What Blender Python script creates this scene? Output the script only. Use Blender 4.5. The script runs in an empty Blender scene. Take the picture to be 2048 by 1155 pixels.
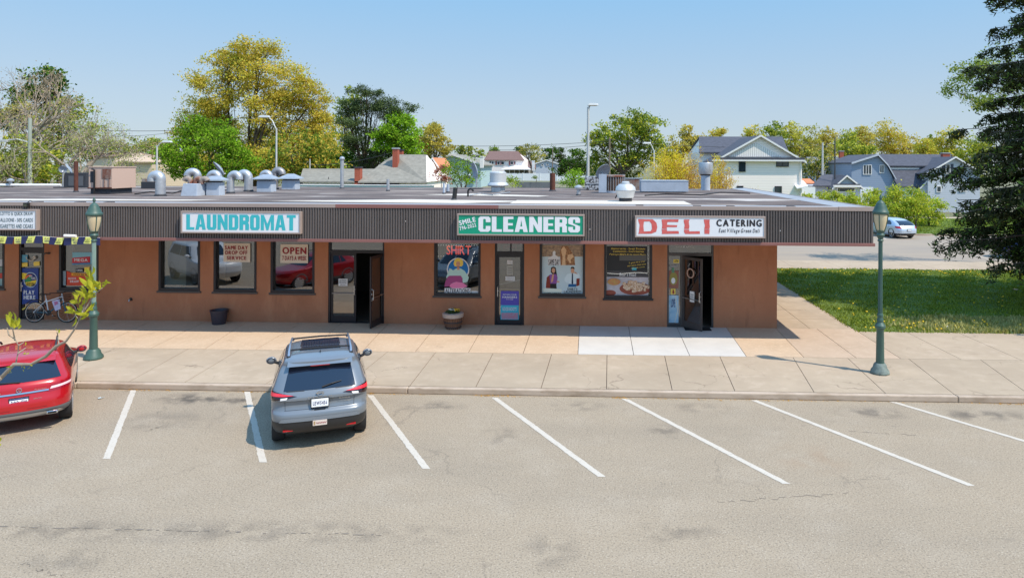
import bpy, math, random
import numpy as np
from mathutils import Vector, Matrix
PI = math.pi
S = bpy.context.scene
C = S.collection
# ------------------------------------------------------------------ camera
F_, PX, PY, YAW, ROLL, H = 1365., 1142., 330., math.radians(2.0), 0.004, 5.4
cd = bpy.data.cameras.new('camera'); cam = bpy.data.objects.new('camera', cd); C.objects.link(cam)
cam.matrix_world = Matrix.Translation((0, 0, H)) @ Matrix.Rotation(YAW, 4, 'Z') @ Matrix.Rotation(PI/2, 4, 'X') @ Matrix.Rotation(ROLL, 4, 'Z')
cd.sensor_width = 36; cd.lens = F_/2048*36; cd.shift_x = -(PX-1024)/2048; cd.shift_y = -(577.5-PY)/2048
cd.clip_start = 0.1; cd.clip_end = 5000
S.camera = cam
# ------------------------------------------------------------------ light
SUND = Vector((0.62, -0.33, 1.0)).normalized()
w = bpy.data.worlds.new('World'); S.world = w; w.use_nodes = True
nt = w.node_tree; nt.nodes.clear()
sky = nt.nodes.new('ShaderNodeTexSky'); sky.sky_type = 'NISHITA'; sky.sun_disc = False
sky.sun_elevation = math.asin(SUND.z); sky.sun_rotation = math.atan2(SUND.x, SUND.y)
sky.air_density = 1.0; sky.dust_density = .4; sky.ozone_density = 2.2; sky.altitude = 10
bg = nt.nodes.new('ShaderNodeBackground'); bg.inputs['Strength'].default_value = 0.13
out = nt.nodes.new('ShaderNodeOutputWorld')
# the sky texture blended with a pale blue vertical gradient
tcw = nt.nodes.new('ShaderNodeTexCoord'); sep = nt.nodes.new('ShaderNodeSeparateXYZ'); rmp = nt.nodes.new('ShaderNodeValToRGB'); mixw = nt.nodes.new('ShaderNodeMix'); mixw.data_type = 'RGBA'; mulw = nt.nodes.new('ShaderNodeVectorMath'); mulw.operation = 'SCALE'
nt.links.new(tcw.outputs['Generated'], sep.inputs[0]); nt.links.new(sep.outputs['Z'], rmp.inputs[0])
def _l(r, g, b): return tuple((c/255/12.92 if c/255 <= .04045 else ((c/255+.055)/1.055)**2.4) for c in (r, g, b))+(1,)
for p_, c_, k_ in ((0., (190, 205, 218), .5), (.09, (182, 204, 225), .5), (.24, (150, 200, 240), .5), (.45, (140, 188, 232), .85), (.99, (122, 176, 230), .95)):  # upper stops, out of view, are brightened to add fill in the shade
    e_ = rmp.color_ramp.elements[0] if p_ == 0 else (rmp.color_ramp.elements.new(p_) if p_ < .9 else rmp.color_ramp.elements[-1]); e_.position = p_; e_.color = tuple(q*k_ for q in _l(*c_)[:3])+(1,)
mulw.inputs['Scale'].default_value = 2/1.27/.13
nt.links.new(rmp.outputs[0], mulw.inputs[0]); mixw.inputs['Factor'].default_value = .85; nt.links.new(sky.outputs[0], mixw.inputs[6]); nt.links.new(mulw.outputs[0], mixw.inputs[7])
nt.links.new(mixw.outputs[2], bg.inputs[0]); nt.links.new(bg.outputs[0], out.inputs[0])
sl = bpy.data.lights.new('sun', 'SUN'); sl.energy = 3.9; sl.angle = math.radians(0.5); sl.color = (1, .90, .76)
so = bpy.data.objects.new('sun', sl); C.objects.link(so); so.rotation_euler = SUND.to_track_quat('Z', 'Y').to_euler()
so.location = (30, -20, 60)
S.view_settings.view_transform = 'Standard'; S.view_settings.look = 'None'
S.view_settings.exposure = 0.35; S.view_settings.gamma = 1
try:
    S.cycles.max_bounces = 8; S.cycles.transparent_max_bounces = 12; S.cycles.use_denoising = True
    S.cycles.caustics_reflective = False; S.cycles.caustics_refractive = False
except Exception: pass

# ------------------------------------------------------------------ helpers
def ray(px, py):
    x = px-PX; y = py-PY
    x, y = x+ROLL*y, y-ROLL*x
    s, c = math.sin(YAW), math.cos(YAW); r = x/F_
    return r*c-s, r*s+c, -y/F_
def G(px, py, z=0.):            # point of a horizontal plane
    a, b, u = ray(px, py); t = (z-H)/u
    return a*t, b*t
def V(px, py, Y):               # x, z on the vertical plane y = Y
    a, b, u = ray(px, py); t = Y/b
    return a*t, H+u*t
def s2l(c):
    c = c/255.
    return c/12.92 if c <= .04045 else ((c+.055)/1.055)**2.4
def rgb(r, g, b, k=1.): return (s2l(r)*k, s2l(g)*k, s2l(b)*k, 1)

def newmat(name):
    m = bpy.data.materials.new(name); m.use_nodes = True
    return m, m.node_tree, m.node_tree.nodes['Principled BSDF']
def mat(name, col, rough=.6, metal=0., var=0., scale=3., bump=0., bscale=None, col2=None, thr=None, stretch=None, spec=None, coat=0., emis=None, detail=4.):
    """procedural: base colour mixed with a second colour by noise, optional bump"""
    m, t, p = newmat(name)
    L = t.links.new; N = t.nodes.new
    p.inputs['Roughness'].default_value = rough; p.inputs['Metallic'].default_value = metal
    if spec is not None: p.inputs['Specular IOR Level'].default_value = spec
    if coat: p.inputs['Coat Weight'].default_value = coat; p.inputs['Coat Roughness'].default_value = .04
    if emis: p.inputs['Emission Color'].default_value = emis[0]; p.inputs['Emission Strength'].default_value = emis[1]
    tc = N('ShaderNodeTexCoord'); mp = N('ShaderNodeMapping')
    L(tc.outputs['Object'], mp.inputs[0])
    if stretch: mp.inputs['Scale'].default_value = stretch
    p.inputs['Base Color'].default_value = col
    if var or col2:
        n = N('ShaderNodeTexNoise'); n.inputs['Scale'].default_value = scale; n.inputs['Detail'].default_value = detail
        n.inputs['Roughness'].default_value = .6
        L(mp.outputs[0], n.inputs['Vector'])
        r = N('ShaderNodeValToRGB')
        lo, hi = thr or (.3, .7)
        r.color_ramp.elements[0].position = lo; r.color_ramp.elements[1].position = hi
        if col2: a, b = col, col2
        else:
            a = tuple(c*(1-var) for c in col[:3])+(1,); b = tuple(min(1, c*(1+var)) for c in col[:3])+(1,)
        r.color_ramp.elements[0].color = a; r.color_ramp.elements[1].color = b
        L(n.outputs['Fac'], r.inputs[0]); L(r.outputs[0], p.inputs['Base Color'])
    if bump:
        n2 = N('ShaderNodeTexNoise'); n2.inputs['Scale'].default_value = bscale or scale*4; n2.inputs['Detail'].default_value = 3
        L(mp.outputs[0], n2.inputs['Vector'])
        b = N('ShaderNodeBump'); b.inputs['Strength'].default_value = bump; b.inputs['Distance'].default_value = .02
        L(n2.outputs['Fac'], b.inputs['Height']); L(b.outputs[0], p.inputs['Normal'])
    return m
def layered(name, base, layers, rough=.9, bump=.3, bscale=60., bdist=.01, cracks=None, spots=()):
    """base colour, then layers (colour, scale, lo, hi, strength, stretch) mixed over it by noise"""
    m, t, p = newmat(name); L = t.links.new; N = t.nodes.new
    p.inputs['Roughness'].default_value = rough; p.inputs['Specular IOR Level'].default_value = .3
    tc = N('ShaderNodeTexCoord'); prev = None
    for i, (col, sc, lo, hi, st, stc) in enumerate(layers):
        mp = N('ShaderNodeMapping'); L(tc.outputs['Object'], mp.inputs[0]); mp.inputs['Scale'].default_value = stc or (1, 1, 1)
        mp.inputs['Location'].default_value = (i*7.3, i*3.1, 0)
        n = N('ShaderNodeTexNoise'); n.inputs['Scale'].default_value = sc; n.inputs['Detail'].default_value = 5; n.inputs['Roughness'].default_value = .65
        L(mp.outputs[0], n.inputs['Vector'])
        mr = N('ShaderNodeMapRange'); mr.inputs['From Min'].default_value = lo; mr.inputs['From Max'].default_value = hi
        mr.inputs['To Max'].default_value = st; L(n.outputs['Fac'], mr.inputs['Value'])
        mx = N('ShaderNodeMix'); mx.data_type = 'RGBA'
        L(mr.outputs[0], mx.inputs['Factor'])
        if prev is None: mx.inputs[6].default_value = base
        else: L(prev, mx.inputs[6])
        mx.inputs[7].default_value = col; prev = mx.outputs[2]
    def over(fac, col, prev):
        mx = N('ShaderNodeMix'); mx.data_type = 'RGBA'; L(fac, mx.inputs['Factor']); L(prev, mx.inputs[6]); mx.inputs[7].default_value = col; return mx.outputs[2]
    def maprange(src, a, b_, c, d):
        mr = N('ShaderNodeMapRange'); mr.inputs['From Min'].default_value = a; mr.inputs['From Max'].default_value = b_; mr.inputs['To Min'].default_value = c; mr.inputs['To Max'].default_value = d; L(src, mr.inputs['Value']); return mr.outputs[0]
    def mul(a, b_):
        q = N('ShaderNodeMath'); q.operation = 'MULTIPLY'; L(a, q.inputs[0]); L(b_, q.inputs[1]); return q.outputs[0]
    if cracks:
        nz = N('ShaderNodeTexNoise'); nz.inputs['Scale'].default_value = 1.3; nz.inputs['Detail'].default_value = 6; L(tc.outputs['Object'], nz.inputs['Vector'])
        va = N('ShaderNodeVectorMath'); va.operation = 'MULTIPLY_ADD'; va.inputs[1].default_value = (1.4, 1.4, 0); L(nz.outputs['Color'], va.inputs[0]); L(tc.outputs['Object'], va.inputs[2])
        vo = N('ShaderNodeTexVoronoi'); vo.feature = 'DISTANCE_TO_EDGE'; vo.inputs['Scale'].default_value = cracks[0]; L(va.outputs[0], vo.inputs['Vector'])
        nm = N('ShaderNodeTexNoise'); nm.inputs['Scale'].default_value = .45; nm.inputs['Detail'].default_value = 3; L(tc.outputs['Object'], nm.inputs['Vector'])
        prev = over(mul(maprange(vo.outputs['Distance'], 0, cracks[1], cracks[3], 0), maprange(nm.outputs['Fac'], .5, .6, 0, 1)), cracks[2], prev)
    for (sx_, sy_, rx_, ry_, st_, cl_) in spots:
        mp = N('ShaderNodeMapping'); mp.vector_type = 'POINT'; mp.inputs['Location'].default_value = (-sx_/rx_, -sy_/ry_, 0); mp.inputs['Scale'].default_value = (1/rx_, 1/ry_, 0); L(tc.outputs['Object'], mp.inputs[0])
        ln = N('ShaderNodeVectorMath'); ln.operation = 'LENGTH'; L(mp.outputs[0], ln.inputs[0]); nz = N('ShaderNodeTexNoise'); nz.inputs['Scale'].default_value = 2.2; nz.inputs['Detail'].default_value = 6; L(tc.outputs['Object'], nz.inputs['Vector'])
        prev = over(mul(maprange(ln.outputs['Value'], .3, 1., st_, 0), maprange(nz.outputs['Fac'], .42, .6, 0, 1)), cl_, prev)
    L(prev, p.inputs['Base Color'])
    if bump:
        n2 = N('ShaderNodeTexNoise'); n2.inputs['Scale'].default_value = bscale; n2.inputs['Detail'].default_value = 2
        L(tc.outputs['Object'], n2.inputs['Vector'])
        b = N('ShaderNodeBump'); b.inputs['Strength'].default_value = bump; b.inputs['Distance'].default_value = bdist
        L(n2.outputs['Fac'], b.inputs['Height']); L(b.outputs[0], p.inputs['Normal'])
    return m
def glassmat(name, tint=(.30, .32, .33), base=.16, rough=.0):
    m = bpy.data.materials.new(name); m.use_nodes = True; t = m.node_tree; t.nodes.clear()
    N = t.nodes.new; L = t.links.new
    o = N('ShaderNodeOutputMaterial'); tr = N('ShaderNodeBsdfTransparent'); tr.inputs[0].default_value = (*tint, 1)
    gl = N('ShaderNodeBsdfGlossy'); gl.inputs['Roughness'].default_value = rough; gl.inputs['Color'].default_value = (.95, .97, 1, 1)
    lw = N('ShaderNodeLayerWeight'); lw.inputs['Blend'].default_value = .25
    mr = N('ShaderNodeMapRange'); mr.inputs['To Min'].default_value = base; mr.inputs['To Max'].default_value = .9
    L(lw.outputs['Fresnel'], mr.inputs['Value'])
    mx = N('ShaderNodeMixShader'); L(mr.outputs[0], mx.inputs[0]); L(tr.outputs[0], mx.inputs[1]); L(gl.outputs[0], mx.inputs[2])
    L(mx.outputs[0], o.inputs[0])
    return m
def leafmat(name, a, b, trans=.35):
    """foliage: colour varies per leaf (random vertex value), diffuse + translucent"""
    m = bpy.data.materials.new(name); m.use_nodes = True; t = m.node_tree; t.nodes.clear()
    N = t.nodes.new; L = t.links.new
    o = N('ShaderNodeOutputMaterial'); at = N('ShaderNodeAttribute'); at.attribute_name = 'tone'
    r = N('ShaderNodeValToRGB'); r.color_ramp.elements[0].color = a; r.color_ramp.elements[1].color = b
    L(at.outputs['Fac'], r.inputs[0])
    d = N('ShaderNodeBsdfDiffuse'); tl = N('ShaderNodeBsdfTranslucent'); mx = N('ShaderNodeMixShader'); mx.inputs[0].default_value = trans
    L(r.outputs[0], d.inputs[0]); L(r.outputs[0], tl.inputs[0])
    L(d.outputs[0], mx.inputs[1]); L(tl.outputs[0], mx.inputs[2]); L(mx.outputs[0], o.inputs[0])
    return m

ORG = {}
def tag(o, label=None, cat=None, group=None, kind=None):
    if label: o['label'] = label
    if cat: o['category'] = cat
    if group: o['group'] = group
    if kind: o['kind'] = kind
    return o
def thing(name, label, cat, loc=(0, 0, 0), group=None):
    o = bpy.data.objects.new(name, None); C.objects.link(o); o.location = loc; o.empty_display_size = .2
    ORG[o.name] = Vector(loc)
    return tag(o, label, cat, group)
class MB:
    def __init__(s): s.v = []; s.f = []; s.m = []; s.mi = 0
    def add(s, vs, fs):
        n = len(s.v); s.v += [tuple(v) for v in vs]
        for f in fs: s.f.append(tuple(i+n for i in f)); s.m.append(s.mi)
        return s
    def box(s, x0, x1, y0, y1, z0, z1):
        return s.add([(x0,y0,z0),(x1,y0,z0),(x1,y1,z0),(x0,y1,z0),(x0,y0,z1),(x1,y0,z1),(x1,y1,z1),(x0,y1,z1)],
              [(0,3,2,1),(4,5,6,7),(0,1,5,4),(1,2,6,5),(2,3,7,6),(3,0,4,7)])
    def hexa(s, p):  # 4 bottom + 4 top points
        return s.add(p, [(0,3,2,1),(4,5,6,7),(0,1,5,4),(1,2,6,5),(2,3,7,6),(3,0,4,7)])
    def prism(s, pts, d):   # planar polygon pts (3-D), extruded by vector d
        n = len(pts); a = [Vector(p) for p in pts]; b = [p+Vector(d) for p in a]
        return s.add(a+b, [tuple(range(n))[::-1], tuple(range(n, 2*n))]+[(i, (i+1) % n, n+(i+1) % n, n+i) for i in range(n)])
    def poly(s, pts): return s.add(pts, [tuple(range(len(pts)))])
    def tube(s, pts, rad, n=8, cap=True):
        pts = [Vector(p) for p in pts]; k = len(pts)
        if not hasattr(rad, '__len__'): rad = [rad]*k
        vs = []; fs = []; ref = None
        for i, p in enumerate(pts):
            d = (pts[min(i+1, k-1)]-pts[max(i-1, 0)])
            if d.length < 1e-9: d = Vector((0, 0, 1))
            d.normalize()
            if ref is None: ref = Vector((1, 0, 0)) if abs(d.x) < .9 else Vector((0, 1, 0))
            u = (ref-d*ref.dot(d)).normalized(); ref = u; v = d.cross(u)
            for j in range(n):
                a = 2*PI*j/n; vs.append(p+(u*math.cos(a)+v*math.sin(a))*rad[i])
        for i in range(k-1):
            for j in range(n):
                fs.append((i*n+j, i*n+(j+1) % n, (i+1)*n+(j+1) % n, (i+1)*n+j))
        if cap: fs.append(tuple(range(n))[::-1]); fs.append(tuple((k-1)*n+j for j in range(n)))
        return s.add(vs, fs)
    def lathe(s, prof, c=(0, 0, 0), n=24, axis='z'):
        vs = []; k = len(prof)
        for r, h in prof:
            for j in range(n):
                a = 2*PI*j/n; x, y = r*math.cos(a), r*math.sin(a)
                q = (x, y, h) if axis == 'z' else ((h, x, y) if axis == 'x' else (x, h, y))
                vs.append((c[0]+q[0], c[1]+q[1], c[2]+q[2]))
        fs = [(i*n+j, i*n+(j+1) % n, (i+1)*n+(j+1) % n, (i+1)*n+j) for i in range(k-1) for j in range(n)]
        fs.append(tuple(range(n))[::-1]); fs.append(tuple((k-1)*n+j for j in range(n)))
        return s.add(vs, fs)
    def ball(s, c, r, n=12, sz=1.):
        return s.lathe([(max(.001, r*math.sin(PI*i/8)), -r*sz*math.cos(PI*i/8)) for i in range(9)], c, n)
    def xf(s, M, start=0):
        s.v = s.v[:start]+[tuple(M @ Vector(v)) for v in s.v[start:]]; return s
    def build(s, name, ms, parent=None, smooth=False, bevel=0, origin=None):
        me = bpy.data.meshes.new(name)
        if parent is not None: org = ORG[parent.name]
        elif origin is not None: org = Vector(origin)
        else:
            a = np.array(s.v); lo, hi = a.min(0), a.max(0); org = Vector(((lo[0]+hi[0])/2, (lo[1]+hi[1])/2, lo[2]))
        me.from_pydata([(v[0]-org[0], v[1]-org[1], v[2]-org[2]) for v in s.v], [], s.f)
        for m in (ms if isinstance(ms, (list, tuple)) else [ms]): me.materials.append(m)
        if any(s.m): me.polygons.foreach_set('material_index', s.m)
        if smooth:
            me.polygons.foreach_set('use_smooth', [True]*len(me.polygons))
            try: me.set_sharp_from_angle(angle=math.radians(smooth if smooth > 1 else 40))
            except Exception: pass
        me.update()
        o = bpy.data.objects.new(name, me); C.objects.link(o)
        if parent is not None: o.parent = parent
        else: o.location = org
        ORG[o.name] = org.copy()
        if bevel:
            b = o.modifiers.new('bevel', 'BEVEL'); b.width = bevel; b.segments = 2; b.limit_method = 'ANGLE'
        return o
def struct(mb, name, ms, **k): return tag(mb.build(name, ms, **k), kind='structure')

FONT = None
def glyphs(s, offset=.0, res=3, shear=0., sp=1.):
    cu = bpy.data.curves.new('t', 'FONT'); cu.body = s; cu.offset = offset; cu.resolution_u = res; cu.shear = shear; cu.space_character = sp
    cu.fill_mode = 'BOTH'
    ob = bpy.data.objects.new('t', cu); me = bpy.data.meshes.new_from_object(ob)
    vs = [tuple(v.co) for v in me.vertices]; fs = [tuple(p.vertices) for p in me.polygons]
    bpy.data.objects.remove(ob); bpy.data.curves.remove(cu); bpy.data.meshes.remove(me)
    return vs, fs
def write(mb, s, x0, z0, wd, ht, y, offset=.03, shear=0., rot=0., sp=1., res=3):
    """letters fitted to the box x0..x0+wd, z0..z0+ht on the plane y, facing -Y; strokes widened by shifted copies"""
    bold = max(0., offset*.9); off = 0.; pen = 0.; P = []; F = []; n = 0; gap = .075*sp+bold*.6
    lay = 0
    for ch in s:
        if ch == ' ': pen += .3; continue
        vs, fs = glyphs(ch, off, res, shear)
        if not vs: continue
        a = np.array(vs)[:, :2]; lo, hi = a[:, 0].min(), a[:, 0].max()
        a[:, 0] += pen-lo+bold
        for q, q2 in (((-bold, 0), (0, 0), (bold, 0), (0, bold*.5), (0, -bold*.5)) if bold else ((0, 0),)):
            P.append(np.column_stack([a[:, 0]+q, a[:, 1]+q2, np.full(len(a), lay*.0003)])); F += [tuple(i+n for i in f) for f in fs]; n += len(a); lay = (lay+1) % 10
        pen += hi-lo+2*bold+gap
    if not P: return mb
    a = np.vstack(P); lo, hi = a.min(0), a.max(0)
    a[:, 0] = (a[:, 0]-lo[0])/max(hi[0]-lo[0], 1e-6)*wd; a[:, 1] = (a[:, 1]-lo[1])/max(hi[1]-lo[1], 1e-6)*ht
    if rot:
        c, q = math.cos(rot), math.sin(rot); a[:, :2] = a[:, :2] @ np.array([[c, q], [-q, c]])
    return mb.add([(x0+p[0], y-p[2], z0+p[1]) for p in a], F)
def _ring(w, s, h, c, y0, y1, side):       # half of a rounded block ring: side 'T' or 'B'
    if side == 'T': return [(0, y0), (0, y1-c), (c*.8, y1), (w-c*.8, y1), (w, y1-c), (w, y0), (w-s, y0), (w-s, y1-h-.04), (w-s-.03, y1-h), (s+.03, y1-h), (s, y1-h-.04), (s, y0)]
    return [(0, y1), (s, y1), (s, y0+h+.04), (s+.03, y0+h), (w-s-.03, y0+h), (w-s, y0+h+.04), (w-s, y1), (w, y1), (w, y0+c), (w-c*.8, y0), (c*.8, y0), (0, y0+c)]
def _bx(x0, z0, x1, z1): return [(x0, z0), (x1, z0), (x1, z1), (x0, z1)]
def heavy(ch, s=.25, h=.17):
    """heavy condensed capitals, unit height: (width, polygons)"""
    w = .64
    if ch == 'L': return .54, [_bx(0, 0, s, 1), _bx(s, 0, .54, h)]
    if ch == 'T': return .60, [_bx(0, 1-h, .6, 1), _bx(.3-s/2, 0, .3+s/2, 1-h)]
    if ch == 'E': return .54, [_bx(0, 0, s, 1), _bx(s, 0, .54, h), _bx(s, .42, .51, .42+h*.9), _bx(s, 1-h, .54, 1)]
    if ch == 'U': return w, [_bx(0, .4, s, 1), _bx(w-s, .4, w, 1), _ring(w, s, h, .13, 0, .4, 'B')]
    if ch == 'O': return w, [_ring(w, s, h, .13, 0, .5, 'B'), _ring(w, s, h, .13, .5, 1, 'T')]
    if ch == 'C': return w, [_bx(0, .38, s, .62), _ring(w, s, h, .13, 0, .38, 'B'), _ring(w, s, h, .13, .62, 1, 'T')]
    if ch == 'D': return w, [_bx(0, 0, s, 1), [(s, 1), (w-.12, 1), (w, .86), (w, .14), (w-.12, 0), (s, 0), (s, h), (w-s, h+.03), (w-s, 1-h-.03), (s, 1-h)]]
    if ch == 'N': return .68, [_bx(0, 0, .22, 1), _bx(.46, 0, .68, 1), [(.22, 1), (.22, .52), (.46, 0), (.46, .48)]]
    if ch == 'M': return .88, [_bx(0, 0, .21, 1), _bx(.67, 0, .88, 1), [(.21, 1), (.21, .62), (.37, 0), (.44, 0), (.44, .42)], [(.67, 1), (.44, .42), (.44, 0), (.51, 0), (.67, .62)]]
    if ch == 'A': return .70, [[(0, 0), (.23, 0), (.27, .19), (.30, .36), (.35, .78), (.35, 1), (.19, 1)], [(.70, 0), (.51, 1), (.35, 1), (.35, .78), (.40, .36), (.43, .19), (.47, 0)], [(.27, .19), (.43, .19), (.40, .36), (.30, .36)]]
    if ch == 'R': return w, [_bx(0, 0, s, 1), [(s, 1), (w-.12, 1), (w, .88), (w, .58), (w-.07, .49), (s, .49), (s, .49+.13), (w-s, .62), (w-s, 1-h), (s, 1-h)], [(s, .49), (w-.07, .49), (w, .38), (w, 0), (w-s, 0), (w-s, .36), (s, .36)]]
    if ch == 'S': return .62, [_ring(.62, s, h, .13, .62, 1, 'T'), _ring(.62, s, h, .13, 0, .36, 'B'), [(0, .62), (s, .62), (s, .58), (.62, .40), (.62, .36), (.62-s, .36), (.62-s, .40), (0, .56)]]
    return .3, []
def write_heavy(mb, s, x0, z0, wd, ht, y, gap=.07):
    T_ = sum(heavy(c)[0] for c in s)+gap*(len(s)-1); k = wd/T_; x = x0
    for c in s:
        w, ps = heavy(c)
        for p in ps: mb.poly([(x+a*k, y, z0+b_*ht) for a, b_ in p])
        x += (w+gap)*k
    return mb
random.seed(7); np.random.seed(7)

# ------------------------------------------------------------------ materials
M = {}
OIL = rgb(74, 69, 65)
def stp(px, py, rx, ry, st=.8, c=None): x_, y_ = G(px, py); return (x_, y_, rx, ry, st, c or OIL)
M['asphalt'] = layered('asphalt', rgb(164, 148, 127), [
    (rgb(142, 130, 114), .35, .42, .68, .4, (.5, 1.6, 1)), (rgb(178, 164, 146), .9, .5, .75, .4, None),
    (rgb(84, 78, 70), 34, .5, .64, .6, None), (rgb(214, 202, 184), 42, .56, .68, .65, None), (rgb(104, 96, 88), 1.6, .64, .76, .35, (1, 2.5, 1)), (rgb(64, 60, 56), 7, .70, .76, .5, (1, 1.4, 1))], .9, .55, 90., .012,
    cracks=(.42, .009, rgb(116, 106, 94), .5), spots=[stp(390, 797, 1.1, .5), stp(470, 800, .6, .3, .8), stp(860, 812, .9, .4, .6), stp(1000, 870, .5, .5, .4), stp(1330, 860, .4, .4, .4), stp(1100, 1100, .5, .6, .3), stp(330, 840, 1.2, .7, .3), stp(1750, 825, 1., .45, .5), stp(1960, 830, 1.3, .4, .6), stp(1400, 815, 1., .4, .35), stp(1150, 812, .9, .4, .35), stp(640, 1063, 3., .35, .35), stp(200, 1063, 3., .35, .4), stp(1620, 915, .9, .8, .3, rgb(150, 122, 96)), stp(1350, 1065, .8, .4, .4), stp(150, 1120, 1., .4, .3)])
M['asphalt_far'] = layered('asphalt_far', rgb(160, 146, 130), [(rgb(140, 132, 124), .3, .4, .7, .6, (.4, 1.5, 1)), (rgb(118, 112, 106), 20, .55, .7, .4, None)], .9, .2, 40)
M['stripe'] = layered('stripe_paint', rgb(198, 188, 174), [(rgb(160, 148, 132), 26, .55, .66, .95, None), (rgb(200, 192, 180), 3, .4, .7, .7, None), (rgb(150, 140, 126), 5, .62, .72, .9, None)], .7, .2, 80)
M['walk_front'] = layered('concrete_front', rgb(180, 162, 140), [(rgb(164, 146, 126), .8, .4, .7, .6, None), (rgb(198, 180, 160), 3, .5, .75, .5, None), (rgb(140, 128, 118), 26, .6, .74, .45, None), (rgb(146, 126, 106), 1.6, .6, .74, .5, (1, 3, 1)), (rgb(96, 86, 76), 5.5, .72, .76, .7, None), (rgb(158, 142, 122), .25, .45, .6, .5, None)], .9, .25, 70, cracks=(.5, .008, rgb(110, 96, 82), .6))
M['walk_back'] = layered('concrete_sandy', rgb(200, 176, 150), [(rgb(182, 156, 128), 1., .4, .7, .5, None), (rgb(222, 198, 168), 9, .5, .75, .5, None), (rgb(150, 128, 108), 40, .56, .7, .5, None), (rgb(150, 130, 112), 2.5, .62, .74, .5, None), (rgb(108, 94, 82), 6, .72, .76, .7, None)], .9, .3, 80)
M['walk_new'] = layered('concrete_pale', rgb(204, 200, 194), [(rgb(190, 186, 180), 1.5, .4, .7, .6, None), (rgb(160, 158, 160), 12, .62, .75, .4, (1, 2, 1))], .85, .15, 70)
M['gap'] = mat('joint_dirt', rgb(88, 74, 62), .95)
M['curb'] = layered('curb_concrete', rgb(186, 168, 150), [(rgb(150, 130, 110), 1.2, .45, .7, .8, (1, 1, 3)), (rgb(118, 92, 68), 5, .6, .75, .6, (.6, 1, 3))], .9, .3, 50)
M['grass'] = layered('grass_soil', rgb(84, 104, 42), [(rgb(112, 124, 56), 1.2, .4, .7, .7, None), (rgb(150, 128, 92), 3, .66, .78, .7, None)], .95, .3, 60)
M['field'] = layered('field', rgb(116, 114, 88), [(rgb(98, 104, 68), .2, .4, .7, .8, None), (rgb(146, 138, 118), .05, .45, .65, .8, None)], .95, 0)
M['stucco'] = layered('stucco', rgb(180, 123, 92), [(rgb(162, 108, 80), .7, .4, .7, .7, None), (rgb(198, 144, 110), 2.2, .5, .75, .5, (1, 1, .35)), (rgb(132, 88, 68), 3, .6, .76, .5, (1.4, 1, .18)), (rgb(140, 92, 70), 50, .55, .7, .35, None)], .92, .5, 70, .02)
M['rib'] = mat('ribbed_metal', rgb(98, 90, 87), .5, var=.14, scale=2., stretch=(1, 1, .3))
M['trim_grey'] = mat('trim_greige', rgb(160, 144, 136), .55, var=.1, scale=1.5, stretch=(.3, 1, 1))
M['trim_red'] = mat('trim_maroon', rgb(136, 92, 86), .55, var=.14, scale=1.5, stretch=(.3, 1, 1))
M['soffit'] = mat('soffit_board', rgb(150, 104, 84), .8, var=.08)
M['roof'] = layered('roof_felt', rgb(112, 98, 92), [(rgb(84, 76, 74), .5, .42, .6, .9, (.35, 1.2, 1)), (rgb(168, 154, 144), .7, .54, .64, .8, (.28, 1.4, 1)), (rgb(220, 214, 208), .55, .6, .66, .85, (.25, 1.6, 1)), (rgb(60, 54, 52), 4, .6, .7, .5, (.3, 1, 1))], .85, .3, 12)
M['roof_edge'] = layered('roof_coating', rgb(158, 162, 168), [(rgb(150, 152, 158), .8, .45, .65, .8, (.3, 2, 1)), (rgb(100, 90, 86), 1.6, .63, .7, .8, (.3, 2, 1))], .6, .3, 14)
M['roof_white'] = mat('roof_white_sheet', rgb(208, 198, 184), .7, var=.06, scale=2, bump=.2)
M['frame'] = mat('frame_bronze', rgb(40, 38, 42), .4, spec=.4)
M['frame2'] = mat('frame_brown', rgb(74, 68, 66), .4)
M['glass'] = glassmat('window_glass', (.5, .53, .54), .19)
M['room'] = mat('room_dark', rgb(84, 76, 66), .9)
M['room_light'] = mat('room_cream', rgb(236, 226, 190), .9, var=.05)
M['black'] = mat('black_plastic', rgb(26, 26, 28), .55)
M['steel'] = mat('steel', rgb(190, 190, 190), .35, metal=1.)
M['white'] = mat('white_paint', rgb(232, 230, 228), .5)
M['paper'] = mat('white_paper', rgb(225, 225, 225), .8)
M['cream'] = mat('banner_cream', rgb(222, 212, 196), .7)
M['signwhite'] = mat('sign_white', rgb(226, 228, 232), .4, var=.02, scale=.8)
M['teal'] = mat('letter_teal', rgb(58, 182, 190), .5)
M['green'] = mat('sign_green', rgb(0, 150, 116), .4, var=.03)
M['brick_red'] = mat('letter_brick', rgb(204, 84, 80), .6, col2=rgb(214, 108, 102), scale=6)
M['ink'] = mat('letter_dark', rgb(40, 38, 44), .6)
M['maroon'] = mat('letter_maroon', rgb(150, 32, 44), .6)
M['neon'] = mat('neon_red', rgb(240, 70, 40), .5, emis=((1, .12, .05, 1), .9))
M['neon_dim'] = mat('neon_off', rgb(170, 60, 60), .5)
M['bulb'] = mat('led_bulb', rgb(240, 240, 230), .5, emis=((1, .98, .9, 1), .6))
M['galv'] = mat('galvanised', rgb(186, 188, 192), .42, metal=.55, var=.12, scale=6)
M['galvcurb'] = mat('duct_paint', rgb(172, 182, 196), .6, var=.1, scale=3, bump=.15)
M['rust'] = mat('rust', rgb(96, 56, 44), .85, var=.3, scale=6, bump=.3)
M['rustmix'] = layered('rust_mix', rgb(150, 140, 132), [(rgb(120, 66, 46), 2.5, .42, .58, .95, (1, 1, .5))], .8, .2, 20)
M['acpink'] = layered('ac_beige', rgb(200, 172, 156), [(rgb(150, 100, 80), 2.2, .62, .72, .6, (1, 1, .4))], .6, .1, 20)
M['dark'] = mat('dark_box', rgb(52, 54, 60), .7)
M['lampgreen'] = mat('lamp_green', rgb(64, 92, 84), .5, var=.1, scale=4)
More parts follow.
